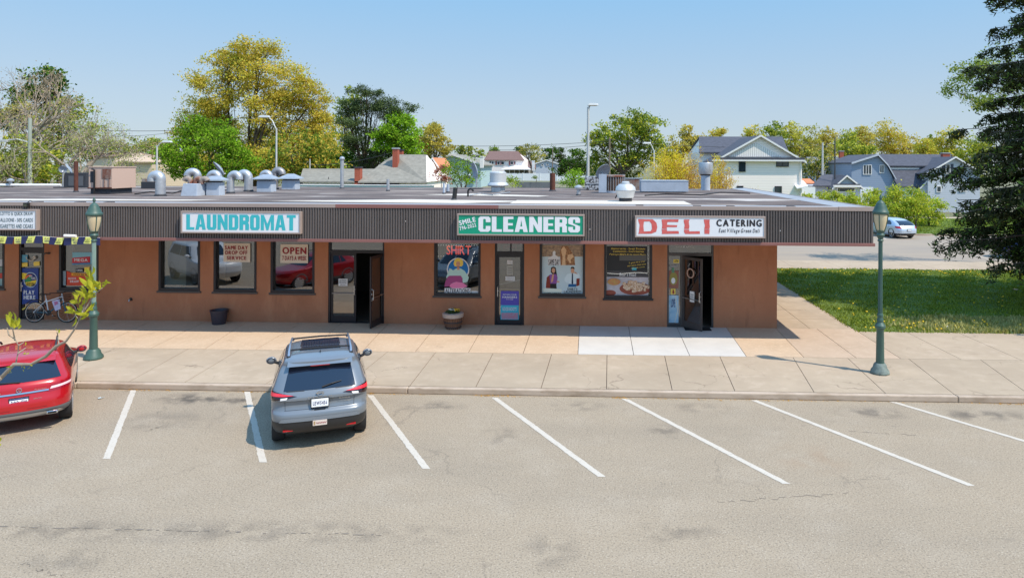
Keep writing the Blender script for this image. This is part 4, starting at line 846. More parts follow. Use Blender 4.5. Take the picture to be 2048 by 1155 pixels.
# ------------------------------------------------------------------ cars
def pchip(xs, ys, x):
    xs, ys = np.array(xs, float), np.array(ys, float); h = np.diff(xs); d = np.diff(ys)/h; m = np.zeros(len(xs)); m[0], m[-1] = d[0], d[-1]
    for i in range(1, len(xs)-1):
        m[i] = 0 if d[i-1]*d[i] <= 0 else 2*d[i-1]*d[i]/(d[i-1]+d[i])
    i = int(np.clip(np.searchsorted(xs, x)-1, 0, len(xs)-2)); t = np.clip((x-xs[i])/h[i], 0, 1)
    return float((2*t**3-3*t**2+1)*ys[i]+(t**3-2*t**2+t)*h[i]*m[i]+(-2*t**3+3*t**2)*ys[i+1]+(t**3-t**2)*h[i]*m[i+1])
class Car:
    """body = stack of rounded plan outlines; keys: z, rear y, front y, half width, corner radius"""
    def __init__(s, keys, bow=.07): s.k = list(zip(*keys)); s.z0 = keys[0][0]; s.z1 = keys[-1][0]; s.bow = bow
    def sl(s, z): return [pchip(s.k[0], s.k[i], min(max(z, s.z0), s.z1)) for i in (1, 2, 3, 4)]
    def pt(s, u, z):     # u = arc length from the centre of the rear face, signed
        yr, yf, w, r = s.sl(z); sg = 1 if u >= 0 else -1; u = abs(u); a = w-r
        if u <= a: x, y = u, yr
        elif u <= a+r*PI/2: t = (u-a)/r; x, y = a+r*math.sin(t), yr+r*(1-math.cos(t))
        else:
            v = u-a-r*PI/2; Ls = max(.01, yf-yr-2*r)
            if v <= Ls: x, y = w, yr+r+v
            elif v <= Ls+r*PI/2: t = (v-Ls)/r; x, y = a+r*math.cos(t), yf-r+r*math.sin(t)
            else: x, y = max(0, a-(v-Ls-r*PI/2)), yf
        L = yf-yr; f = (y-yr)/L; x2 = x*(1-.05*max(0, 1-f*4)**2-.07*max(0, f*4-3)**2)
        b = s.bow*(x/max(w, .01))**2
        if f < .5: y = y+b*(1-2*f)**2
        else: y = y-2*b*(2*f-1)**2
        return Vector((sg*x2, y, z))
    def us(s, y, z):     # u for a side point at length y
        yr, yf, w, r = s.sl(z); return (w-r)+r*PI/2+(y-yr-r)
    def total(s, z): yr, yf, w, r = s.sl(z); return (w-r)+r*PI/2+(yf-yr-2*r)+r*PI/2+(w-r)
    def body(s, name, m, par, nz=44):
        zs = [s.z0+(s.z1-s.z0)*i/nz for i in range(nz+1)]; zs = sorted(set(zs+list(s.k[0]))); ring = []
        for z in zs:
            yr, yf, w, r = s.sl(z); a = w-r; q = r*PI/2; Ls = yf-yr-2*r
            us = [a*i/5 for i in range(5)]+[a+q*i/6 for i in range(6)]+[a+q+Ls*i/16 for i in range(16)]+[a+q+Ls+q*i/6 for i in range(6)]+[a+2*q+Ls+a*i/5 for i in range(6)]
            R_ = [s.pt(u, z) for u in us]; L_ = [Vector((-p.x, p.y, p.z)) for p in R_[1:-1][::-1]]; ring.append(R_+L_)
        n = len(ring[0]); b = MB(); vs = [p for r in ring for p in r]
        fs = [(i*n+j, i*n+(j+1) % n, (i+1)*n+(j+1) % n, (i+1)*n+j) for i in range(len(zs)-1) for j in range(n)]
        fs += [tuple(range(n))[::-1], tuple((len(zs)-1)*n+j for j in range(n))]
        b.add(vs, fs); return b.build(name, m, par, smooth=32)
    def patch(s, quad, nu=8, nz=6, off=.006, b=None):
        """quad: 4 (u, z) corners; thin shell following the surface"""
        b = b or MB(); (a, c, d, e) = quad; vs = []
        for i in range(nz+1):
            for j in range(nu+1):
                f, g = j/nu, i/nz
                u = (a[0]*(1-f)+c[0]*f)*(1-g)+(e[0]*(1-f)+d[0]*f)*g; z = (a[1]*(1-f)+c[1]*f)*(1-g)+(e[1]*(1-f)+d[1]*f)*g
                p = s.pt(u, z); e1 = s.pt(u+.01, z)-s.pt(u-.01, z); e2 = s.pt(u, z+.008)-s.pt(u, z-.008); nn = e1.cross(e2)
                if nn.length < 1e-9: nn = Vector((0, -1, 0))
                nn.normalize(); 
                if (p-Vector((0, (s.sl(z)[0]+s.sl(z)[1])/2, z*.8))).dot(nn) < 0: nn = -nn
                vs.append(p+nn*off)
        return b.add(vs, [(i*(nu+1)+j, i*(nu+1)+j+1, (i+1)*(nu+1)+j+1, (i+1)*(nu+1)+j) for i in range(nz) for j in range(nu)])
    def side(s, pts, m, name, par, off=.006, both=True, nu=8, nz=6):
        """pts: 4 (y, z) corners on the flank; one mesh per side"""
        for sg in ((1, -1) if both else (1,)):
            s.patch([(sg*s.us(y, z), z) for y, z in pts], nu, nz, off).build(name, m, par, smooth=True)
def wheel(par, x, y, r=.35, wd=.23, rimm=None, spokes=7):
    sg = 1 if x > 0 else -1; xi = x-sg*wd
    a, c = (xi, x) if sg > 0 else (x, xi)
    w_ = MB().lathe([(r*.6, a), (r*.93, a), (r, a+.03), (r, c-.03), (r*.93, c), (r*.68, c-.008*1)], (0, y, r), 28, 'x').build('wheel', M['tyre'], par, smooth=True)
    b = MB(); e = x-sg*.012
    for k in range(spokes):
        t = 2*PI*k/spokes; u = Vector((0, math.cos(t), math.sin(t))); v = Vector((0, -math.sin(t), math.cos(t))); c0 = Vector((e, y, r))
        b.prism([c0+v*.035, c0-v*.035, c0+u*r*.64-v*.05, c0+u*r*.64+v*.05], (sg*.012, 0, 0))
    b.lathe([(.06, e+.004 if sg > 0 else e-.016), (.05, e+.02 if sg > 0 else e-.004)], (0, y, r), 14, 'x')
    b.tube([(e+sg*.004, y+r*.65*math.cos(2*PI*i/24), r+r*.65*math.sin(2*PI*i/24)) for i in range(25)], .016, 6)
    b.build('rim', rimm or M['rim'], w_, smooth=True)
    return w_
def arches(c, par, ys, r, m, off=.0035):
    for y in ys:
        for sg in (1, -1):
            b = MB(); pts = []
            for i in range(29):
                t = -0.35+(PI+.7)*i/28; yy, zz = y+r*math.cos(t), .35+r*math.sin(t); zz = max(zz, c.z0+.005)
                p = c.pt(sg*c.us(yy, zz), zz); pts.append(Vector((p.x+sg*off, p.y, p.z)))
            cc = c.pt(sg*c.us(y, .4), .4); cc.x += sg*off; b.add(pts+[cc], [(i, i+1, 29) for i in range(28)]); b.build('wheel_arch', m, par)
def plate(par, y, z, txt, tilt=0, m=None, w_=.31, h_=.155, cx=0):
    fr = MB().box(cx-w_/2-.014, cx+w_/2+.014, y-.008, y+.012, z-.014, z+h_+.014).build('plate_frame', M['black'], par)
    p = MB().box(cx-w_/2, cx+w_/2, y-.012, y-.0081, z, z+h_).build('number_plate', mat('plate_face', rgb(236, 238, 240), .5), fr)
    b = MB(); write(b, txt, cx-w_*.42, z+h_*.22, w_*.84, h_*.48, y-.0135, .03, res=1); b.build('lettering', mat('plate_blue', rgb(40, 56, 110), .5), fr)
    return fr
def mirror(c, par, y, z, m, capm=None, rise=.0):
    for sg in (1, -1):
        p = c.pt(sg*c.us(y, z), z); x = p.x
        a = MB().lathe([(.02, 0), (.075, .015), (.088, .05), (.08, .11), (.03, .15)], (0, 0, 0), 14, 'y')
        a.v = [(x+sg*.13+v[0]*1.25, y-.02+v[1]*.8, z+.07+rise+v[2]*.95) for v in a.v]
        mo = a.build('mirror', m, par, smooth=60)
        MB().tube([(x-sg*.02, y+.02, z), (x+sg*.1, y+.03, z+.05)], [.035, .03], 8).build('mirror_arm', M['black'], mo)
        g = MB().lathe([(.072, -.002), (.07, .0)], (0, 0, 0), 16, 'y'); g.v = [(x+sg*.13+v[0]*1.25, y-.012+v[1], z+.07+rise+v[2]*.95) for v in g.v]; g.build('mirror_glass', M['carglass'], mo)

def paint(name, col, metal=.35, rough=.28): return mat(name, col, rough, metal=metal, coat=.8, var=.02, scale=1.)
# --- grey-blue SUV
P_ = paint('paint_bluegrey', rgb(118, 125, 133), .25)
suv = thing('parked_suv', 'grey-blue SUV with silver roof rails parked nose-in to the kerb', 'car')
c = Car([(.30,.24,4.12,.80,.30),(.38,.10,4.24,.87,.30),(.52,.02,4.32,.90,.28),(.66,.0,4.34,.91,.26),(.74,.02,4.30,.915,.26),(.79,.085,4.25,.915,.26),(.90,.12,4.18,.92,.28),(.955,.115,4.10,.92,.28),(.985,.065,3.90,.92,.28),(1.03,.07,3.55,.92,.28),(1.08,.10,3.3,.912,.28),(1.14,.14,3.2,.90,.27),(1.20,.19,3.1,.875,.25),(1.40,.38,2.82,.80,.22),(1.54,.52,2.62,.73,.2),(1.58,.50,2.55,.71,.2),(1.62,.50,2.48,.69,.2),(1.665,.62,2.36,.63,.2),(1.69,.85,2.2,.5,.2),(1.70,1.05,2.05,.34,.18)])
c.body('body', P_, suv)
bg_ = lambda zt, zb, wt, wb: [(-wb, zb), (wb, zb), (wt, zt), (-wt, zt)]
rw = c.patch([(-.70, 1.15), (.70, 1.15), (.60, 1.545), (-.60, 1.545)], 16, 8, .007).build('rear_window', M['carglass'], suv, smooth=True)
b = MB(); p0 = c.pt(.04, 1.19)+Vector((0, -.03, 0)); p1 = c.pt(.42, 1.26)+Vector((0, -.035, 0)); b.tube([p0, (p0+p1)/2+Vector((0, -.012, .01)), p1], [.016, .013, .008], 6); b.build('wiper', M['black'], rw)
b = MB(); b.hexa([(-.62,.52,1.545),(.62,.52,1.545),(.60,.78,1.60),(-.60,.78,1.60),(-.62,.40,1.565),(.62,.40,1.565),(.60,.75,1.664),(-.60,.75,1.664)]); b.build('spoiler', P_, suv, bevel=.015)
MB().box(-.18, .18, .393, .402, 1.553, 1.565).build('brake_light', M['redlens'], suv)
for sg in (1, -1):
    tl = c.patch([(sg*.44, 1.06), (sg*1.12, .95), (sg*1.2, 1.17), (sg*.8, 1.13)], 12, 4, .006).build('tail_light', mat('lamp_smoke', rgb(40, 14, 18), .15, coat=.5), suv, smooth=True)
    c.patch([(sg*.50, 1.075), (sg*1.10, 1.055), (sg*1.16, 1.13), (sg*.78, 1.115)], 10, 2, .011).build('red_strip', mat('lamp_red', rgb(222, 44, 56), .2, coat=.5, emis=((1, .06, .08, 1), .15)), tl, smooth=True)
    c.patch([(sg*.64, 1.015), (sg*.76, 1.0), (sg*.75, 1.04), (sg*.62, 1.05)], 3, 2, .011).build('reverse_lamp', M['white'], tl)
    MB().box(sg*.58-.09, sg*.58+.09, -.0, .04, .405, .435).xf(Matrix.Translation((0, .085, 0))).build('reflector', M['redlens'], suv)
    c.patch([(sg*.66, .80), (sg*.665, .80), (sg*.69, 1.13), (sg*.685, 1.13)], 1, 8, .003).build('panel_gap', M['black'], suv)
    c.patch([(sg*.3, 1.142), (sg*.66, 1.142), (sg*.62, 1.152), (sg*.3, 1.152)], 6, 1, .010).build('window_gasket', M['black'], suv)
c.patch([(-.68, .797), (.68, .797), (.68, .803), (-.68, .803)], 12, 1, .003).build('panel_gap', M['black'], suv)
c.patch([(-1.3, .31), (1.3, .31), (1.2, .60), (-1.2, .60)], 30, 6, .006).build('lower_bumper', M['clad'], suv, smooth=True)
c.patch([(-.78, .60), (.78, .60), (.72, .67), (-.72, .67)], 16, 2, .018).build('bumper_trim', mat('trim_satin', rgb(150, 162, 178), .25, metal=.7), suv, smooth=True)
b = MB(); y_ = .012; b.box(-.13, .13, -.028, -.02, .50, .60); st = b.build('bumper_sticker', mat('sticker_buff', rgb(214, 200, 190), .6), suv); MB().tube([(-.07+.19*i/30, -.03, .548+.016*math.sin(i*1.35)*(1 if i % 7 else 1.6)) for i in range(31)], .004, 5).build('red_script', M['maroon'], st); MB().box(-.115, -.085, -.031, -.029, .515, .585).build('emblem', mat('emblem_tan', rgb(170, 140, 100), .6), st)
plate(suv, .055, .84, 'LEW5456')
MB().box(-.1, .1, .055, .075, .775, .79).build('hatch_handle', M['black'], suv)
b = MB(); b.tube([(.055*math.cos(t), .07, 1.10+.05*math.sin(t)) for t in [2*PI*i/20 for i in range(21)]], .010, 6); b.box(-.075, .075, .058, .07, 1.093, 1.109); b.build('badge', M['chrome'], suv)
write(b := MB(), 'N I S S A N', -.22, 1.02, .44, .022, .055, .02).build('lettering', M['chrome'], suv)
write(b := MB(), 'ROGUE', .36, .945, .2, .022, .085, .02).build('lettering', M['chrome'], suv); write(b := MB(), 'AWD', .46, .89, .1, .018, .075, .02).build('lettering', M['chrome'], suv)
c.side([(.78, 1.17), (1.34, 1.12), (1.34, 1.5), (1.02, 1.49)], M['carglass'], 'side_window', suv)
c.side([(1.39, 1.12), (2.18, 1.12), (2.1, 1.53), (1.39, 1.52)], M['carglass'], 'side_window', suv)
c.side([(2.25, 1.12), (2.95, 1.12), (2.62, 1.48), (2.17, 1.53)], M['carglass'], 'side_window', suv)
c.side([(1.30, .32), (3.0, .32), (3.0, .47), (1.30, .47)], M['clad'], 'sill_cladding', suv)
for y in (1.36, 2.21, 3.05): c.side([(y, .48), (y+.008, .48), (y+.008, 1.1), (y, 1.1)], M['black'], 'panel_gap', suv, .003, nu=1)
for y in (1.46, 2.32): c.side([(y, .93), (y+.2, .94), (y+.2, .97), (y, .96)], P_, 'door_handle', suv, .025)
c.side([(.9, 1.095), (2.95, 1.085), (2.95, 1.105), (.9, 1.12)], M['chrome'], 'window_strip', suv, .008)
arches(c, suv, (.92, 3.5), .42, M['clad'])
for y in (.92, 3.5):
    for sg in (1, -1): wheel(suv, sg*.90, y, .355, .24)
mirror(c, suv, 2.72, 1.1, P_)
ws = c.patch([(c.total(1.1)-.70, 1.10), (c.total(1.1)+.0, 1.10), (c.total(1.52)+.0, 1.52), (c.total(1.52)-.58, 1.52)], 10, 6, .006); ws.v += []; o = ws.build('windscreen', M['carglass'], suv, smooth=True)
ws = c.patch([(-(c.total(1.1)-.70), 1.10), (-(c.total(1.1)), 1.10), (-(c.total(1.52)), 1.52), (-(c.total(1.52)-.58), 1.52)], 10, 6, .006).build('windscreen', M['carglass'], suv, smooth=True)
for y0, y1 in ((1.18, 1.5), (1.56, 2.15)): MB().hexa([(-.40, y0, 1.69), (.40, y0, 1.69), (.38, y1, 1.69), (-.38, y1, 1.69), (-.40, y0, 1.706), (.40, y0, 1.706), (.38, y1, 1.708), (-.38, y1, 1.708)]).build('roof_glass', M['carglass'], suv)
for sg in (1, -1):
    b = MB(); b.tube([(sg*.60, .86, 1.66), (sg*.60, .98, 1.73), (sg*.595, 1.6, 1.765), (sg*.58, 2.25, 1.74), (sg*.565, 2.42, 1.66)], [.03, .024, .022, .022, .028], 8); b.build('roof_rail', mat('rail_silver', rgb(170, 178, 190), .3, metal=.7), suv, smooth=True)
    MB().box(sg*.60-.035, sg*.60+.035, .80, .96, 1.63, 1.685).build('rail_foot', M['black'], suv, bevel=.01)
for y in (1.12, 2.2): MB().tube([(-.59, y, 1.735), (0, y, 1.75), (.59, y, 1.735)], .018, 8).build('cross_bar', M['black'], suv, smooth=True)
MB().add([(-.012, 1.0, 1.69), (.012, 1.0, 1.69), (0, .86, 1.70), (0, .9, 1.76), (0, .96, 1.75)], [(0, 1, 4), (0, 4, 3), (1, 3, 4), (0, 3, 2), (1, 2, 3)]).build('aerial', M['black'], suv)
suv.location = (-5.17, 12.72, 0); suv.rotation_euler = (0, 0, math.radians(22)); suv.scale = (.97, .88, .97)

# --- red crossover
P_ = paint('paint_red', rgb(178, 12, 24), .1, .25)
red = thing('parked_crossover', 'red crossover with grey lower bumper parked at the left edge', 'car')
c = Car([(.28,.28,4.1,.76,.32),(.36,.10,4.22,.85,.32),(.50,.0,4.32,.89,.32),(.62,.0,4.34,.895,.32),(.78,.05,4.30,.90,.32),(.9,.09,4.15,.895,.32),(.95,.10,3.7,.89,.32),(1.0,.12,3.35,.88,.31),(1.06,.17,3.15,.855,.3),(1.14,.26,3.0,.81,.27),(1.34,.50,2.7,.72,.22),(1.42,.55,2.58,.68,.22),(1.46,.56,2.5,.65,.22),(1.50,.72,2.36,.58,.2),(1.525,.98,2.2,.45,.2),(1.53,1.15,2.1,.3,.16)], .11)
c.body('body', P_, red)
rw = c.patch([(-.74, 1.065), (.74, 1.065), (.60, 1.36), (-.60, 1.36)], 16, 8, .007).build('rear_window', M['carglass'], red, smooth=True)
b = MB(); p0 = c.pt(.0, 1.08)+Vector((0, -.03, 0)); p1 = c.pt(-.36, 1.1)+Vector((0, -.03, 0)); b.tube([p0, p1], [.016, .01], 6); b.build('wiper', M['black'], rw)
MB().hexa([(-.6,.60,1.365),(.6,.60,1.365),(.58,.8,1.43),(-.58,.8,1.43),(-.6,.50,1.385),(.6,.50,1.385),(.58,.78,1.49),(-.58,.78,1.49)]).build('spoiler', P_, red, bevel=.014)
for sg in (1, -1):
    tl = c.patch([(sg*.50, .82), (sg*1.06, .86), (sg*1.14, 1.0), (sg*.56, .95)], 12, 5, .007).build('tail_light', mat('lamp_dark_red', rgb(150, 16, 40), .15, coat=.5), red, smooth=True)
    c.patch([(sg*.54, .87), (sg*1.0, .90), (sg*1.04, .95), (sg*.57, .92)], 10, 2, .012).build('clear_strip', mat('lamp_clear', rgb(236, 200, 204), .2), tl, smooth=True)
    ex = MB().box(sg*.56-.1, sg*.56+.1, .0, .05, .36, .43).build('tailpipe', M['chrome'], red, bevel=.02); MB().box(sg*.56-.075, sg*.56+.075, -.003, .0, .375, .415).build('opening', M['black'], ex)
    c.patch([(sg*.15, .545), (sg*.5, .54), (sg*.5, .545), (sg*.15, .55)], 6, 1, .004).build('panel_gap', M['black'], red)
gr = mat('bumper_grey', rgb(112, 114, 118), .5)
c.patch([(-1.36, .29), (1.36, .29), (1.25, .50), (-1.25, .50)], 30, 6, .006).build('lower_bumper', gr, red, smooth=True)
c.patch([(-.85, .33), (.85, .33), (.72, .44), (-.72, .44)], 20, 3, .016).build('skid_plate', mat('skid_silver', rgb(196, 200, 206), .3, metal=.7), red, smooth=True)
c.patch([(-.52, .845), (.52, .845), (.52, .875), (-.52, .875)], 12, 1, .022).build('chrome_bar', M['chrome'], red, smooth=True)
b = MB(); b.tube([(.045*math.cos(t), .062, .935+.045*math.sin(t)) for t in [2*PI*i/20 for i in range(21)]], .007, 6)
for t in (PI/2, PI/2+2*PI/3, PI/2-2*PI/3): b.tube([(0, .062, .935), (.043*math.cos(t), .062, .935+.043*math.sin(t))], .005, 5)
b.build('badge', M['chrome'], red)
fr_ = plate(red, .035, .63, 'DDD-1701'); MB().box(-.155, .155, .0205, .0212, .757, .785).build('blue_band', NAVY, fr_); write(b := MB(), 'GLA 250', -.5, .895, .2, .03, .085, .02).build('lettering', M['chrome'], red); write(b := MB(), 'Premium', .26, .9, .2, .025, .07, .01).build('lettering', M['chrome'], red); write(b := MB(), '4MATIC', .24, .72, .14, .022, .035, .02).build('lettering', M['chrome'], red)
c.side([(.95, 1.08), (1.25, 1.05), (1.25, 1.34), (1.12, 1.34)], M['carglass'], 'side_window', red)
c.side([(1.29, 1.05), (2.0, 1.04), (1.95, 1.39), (1.29, 1.37)], M['carglass'], 'side_window', red)
c.side([(2.06, 1.04), (2.85, 1.03), (2.5, 1.34), (2.02, 1.39)], M['carglass'], 'side_window', red)
c.side([(1.30, .29), (3.0, .29), (3.0, .42), (1.30, .42)], gr, 'sill_cladding', red)
for y in (1.27, 2.03, 2.95): c.side([(y, .44), (y+.008, .44), (y+.008, 1.02), (y, 1.02)], M['black'], 'panel_gap', red, .003, nu=1)
for y in (1.36, 2.14): c.side([(y, .87), (y+.2, .88), (y+.2, .91), (y, .90)], P_, 'door_handle', red, .025)
arches(c, red, (.86, 3.5), .41, gr)
for y in (.86, 3.5):
    for sg in (1, -1): wheel(red, sg*.885, y, .35, .24, spokes=10)
mirror(c, red, 2.7, 1.02, P_)
for sg in (1, -1):
    MB().tube([(sg*.56, .95, 1.49), (sg*.56, 1.05, 1.55), (sg*.55, 1.7, 1.575), (sg*.53, 2.3, 1.55), (sg*.52, 2.42, 1.48)], [.026, .02, .018, .018, .024], 8).build('roof_rail', M['clad'], red, smooth=True)
    T = c.total; c.patch([(sg*(T(1.04)-.70), 1.04), (sg*T(1.04), 1.04), (sg*T(1.38), 1.38), (sg*(T(1.38)-.56), 1.38)], 10, 6, .006).build('windscreen', M['carglass'], red, smooth=True)
red.location = (-11.36, 13.1, 0); red.scale = (.94, .92, .95); red.rotation_euler = (0, 0, math.radians(36))

def plain_car(name, label, pm, loc, rz, keys, glass_z, roofy, sc=1., light=M['redlens'], txt='HJK1234', wheels=(.85, 3.55), wr=.33, gw=(.66, .58), extra=None):
    t = thing(name, label, 'car'); c = Car(keys, .1); c.body('body', pm, t, 30); z0, z1 = glass_z
    c.patch([(-gw[0], z0), (gw[0], z0), (gw[1], z1), (-gw[1], z1)], 12, 6, .007).build('rear_window', M['carglass'], t, smooth=True)
    for sg in (1, -1):
        c.patch([(sg*.58, z0-.22), (sg*1.0, z0-.2), (sg*1.06, z0-.05), (sg*.66, z0-.06)], 8, 4, .008).build('tail_light', light, t, smooth=True)
        T = c.total; c.patch([(sg*(T(z0+.02)-.68), z0+.02), (sg*T(z0+.02), z0+.02), (sg*T(z1), z1), (sg*(T(z1)-.54), z1)], 8, 5, .006).build('windscreen', M['carglass'], t, smooth=True)
    a, e = roofy; mdl = (a+e)/2
    c.side([(a, z0+.03), (mdl-.03, z0), (mdl-.03, z1), (a+.35, z1)], M['carglass'], 'side_window', t); c.side([(mdl+.03, z0), (e, z0), (e-.42, z1), (mdl+.03, z1)], M['carglass'], 'side_window', t)
    for y in (a+.3, mdl, e): c.side([(y, .4), (y+.01, .4), (y+.01, z0-.02), (y, z0-.02)], M['black'], 'panel_gap', t, .003, nu=1)
    arches(c, t, wheels, wr+.06, M['clad'])
    for y in wheels:
        for sg in (1, -1): wheel(t, sg*(keys[3][3]-.02), y, wr, .22)
    mirror(c, t, e-.2, z0, pm); plate(t, c.pt(0, .62).y-.02, .58, txt)
    c.patch([(-1.2, keys[0][0]+.01), (1.2, keys[0][0]+.01), (1.15, .4), (-1.15, .4)], 20, 3, .006).build('lower_bumper', M['clad'], t, smooth=True)
    t.location = loc; t.rotation_euler = (0, 0, math.radians(rz)); t.scale = (sc, sc, sc); return t
hatch = [(.22,.2,4.2,.76,.3),(.32,.08,4.32,.83,.3),(.45,.0,4.42,.87,.3),(.62,.0,4.44,.875,.3),(.78,.05,4.3,.87,.3),(.86,.1,4.0,.865,.3),(.93,.14,3.7,.85,.28),(1.0,.2,3.5,.82,.26),(1.12,.34,3.2,.76,.24),(1.3,.75,2.8,.67,.22),(1.4,1.15,2.5,.6,.2),(1.46,1.6,2.3,.45,.2),(1.48,1.8,2.15,.3,.15)]
cx, cy = G(1803, 476)
plain_car('parked_car', 'silver hatchback parked in the rear car park behind the right lamp post', paint('paint_silver', rgb(196, 208, 224), .4, .3), (cx+.3, cy-.6, 0), 14, hatch, (.98, 1.3), (.9, 3.3))
cx, cy = G(2010, 522)
plain_car('parked_car', 'dark blue car half hidden by the drooping spruce at the right edge', paint('paint_blue', rgb(30, 52, 120), .3, .3), (cx+3.3, cy-1.2, 0), 34, hatch, (.98, 1.3), (.9, 3.3))
van = [(.34,.2,4.5,.84,.22),(.44,.06,4.6,.9,.22),(.6,.0,4.7,.93,.22),(.8,.02,4.7,.935,.22),(1.0,.04,4.6,.93,.22),(1.08,.05,3.9,.925,.22),(1.14,.06,3.55,.92,.22),(1.25,.1,3.4,.9,.2),(1.5,.22,3.1,.84,.2),(1.66,.3,2.9,.8,.2),(1.72,.36,2.8,.75,.2),(1.76,.6,2.6,.6,.2),(1.77,.8,2.4,.5,.2)]
plain_car('parked_car', 'white boxy SUV mirrored in the left laundromat window', paint('paint_white', rgb(226, 228, 230), .0, .3), (-19.9, 12.3, 0), -50, van, (1.2, 1.64), (.5, 3.3), wheels=(.95, 3.75), wr=.39, gw=(.7, .66))

# ------------------------------------------------------------------ bicycle
bx, by = G(103, 644, .14); t = thing('bicycle', 'white and teal bicycle with a paper tag leaning before the lotto window', 'bicycle', group=None); ORG[t.name] = Vector((0, 0, 0))
def wh(x):
    b = MB().tube([(x+.32*math.cos(a), 0, .34+.32*math.sin(a)) for a in [2*PI*i/32 for i in range(33)]], .022, 8); w_ = b.build('wheel', M['tyre'], t, smooth=True)
    MB().tube([(x+.295*math.cos(a), 0, .34+.295*math.sin(a)) for a in [2*PI*i/32 for i in range(33)]], .012, 6).build('rim', M['steel'], w_, smooth=True)
    b = MB()
    for i in range(14): a = 2*PI*i/14; b.tube([(x, .02*(-1)**i, .34), (x+.29*math.cos(a), 0, .34+.29*math.sin(a))], .0025, 4)
    b.build('spokes', M['steel'], w_); MB().lathe([(.025, -.05), (.025, .05)], (x, 0, .34), 10, 'y').build('hub', M['steel'], w_)
wh(-.53); wh(.53); fw = mat('frame_white', rgb(214, 224, 232), .3); ft = mat('frame_teal', rgb(30, 100, 120), .3)
MB().tube([(-.08, 0, .32), (-.2, 0, .78)], .018).build('seat_tube', fw, t); MB().tube([(-.18, 0, .68), (.3, 0, .84)], .018).build('top_tube', fw, t); MB().tube([(-.08, 0, .32), (.15, 0, .50), (.33, 0, .80)], .022).build('down_tube', ft, t)
for s in (-1, 1):
    MB().tube([(-.53, s*.06, .34), (-.19, s*.02, .72)], .010).build('seat_stay', fw, t); MB().tube([(-.53, s*.06, .34), (-.08, s*.02, .32)], .010).build('chain_stay', ft, t); MB().tube([(.53, s*.06, .34), (.4, s*.05, .66)], .016).build('fork', ft, t)
    MB().tube([(-.08, s*.07, .32), (-.08+s*.1, s*.09, .32-s*.12)], .01).build('crank', M['steel'], t); MB().box(-.12+s*.1, -.04+s*.1, s*.11-.04, s*.11+.04, .31-s*.12, .33-s*.12).build('pedal', M['black'], t)
MB().tube([(.4, 0, .62), (.32, 0, .86), (.3, 0, .95)], .018).build('head_tube', fw, t); MB().tube([(.12, -.32, .98), (.26, -.22, .98), (.31, 0, .96), (.26, .22, .98), (.12, .32, .98)], .013).build('handlebar', M['black'], t, smooth=True)
MB().tube([(-.2, 0, .78), (-.23, 0, .9)], .012).build('seat_post', M['steel'], t); b = MB().hexa([(-.38, -.08, .9), (-.06, -.02, .9), (-.06, .02, .9), (-.38, .08, .9), (-.38, -.08, .94), (-.06, -.02, .93), (-.06, .02, .93), (-.38, .08, .94)]); b.build('saddle', M['black'], t, bevel=.015)
MB().tube([(-.53+.4*math.cos(a), 0, .34+.4*math.sin(a)) for a in [.5+.17*i for i in range(12)]], .018, 6).build('mudguard', M['black'], t); MB().lathe([(.09, -.02), (.09, -.012)], (-.08, 0, .32), 20, 'y').build('chainring', M['black'], t)
b = MB()
for i in range(5):
    for j in range(6): b.tube([(.42+.2*math.cos(2*PI*j/6), .17*math.sin(2*PI*j/6), .72+.05*i), (.42+.2*math.cos(2*PI*(j+1)/6), .17*math.sin(2*PI*(j+1)/6), .72+.05*i)], .006, 4)
b.build('basket', M['black'], t)
b = MB().poly([(.02, -.04, .70), (.16, -.04, .38), (.34, -.05, .45), (.28, -.05, .78)]); tg = b.build('paper_tag', mat('tag_paper', rgb(190, 190, 220), .7), t); MB().poly([(.1, -.045, .68), (.13, -.045, .55), (.24, -.055, .62), (.22, -.055, .7)]).build('print', mat('tag_print', rgb(180, 110, 150), .7), tg)
t.location = (bx, by-.05, .14); t.rotation_euler = (math.radians(-6), 0, math.radians(3))

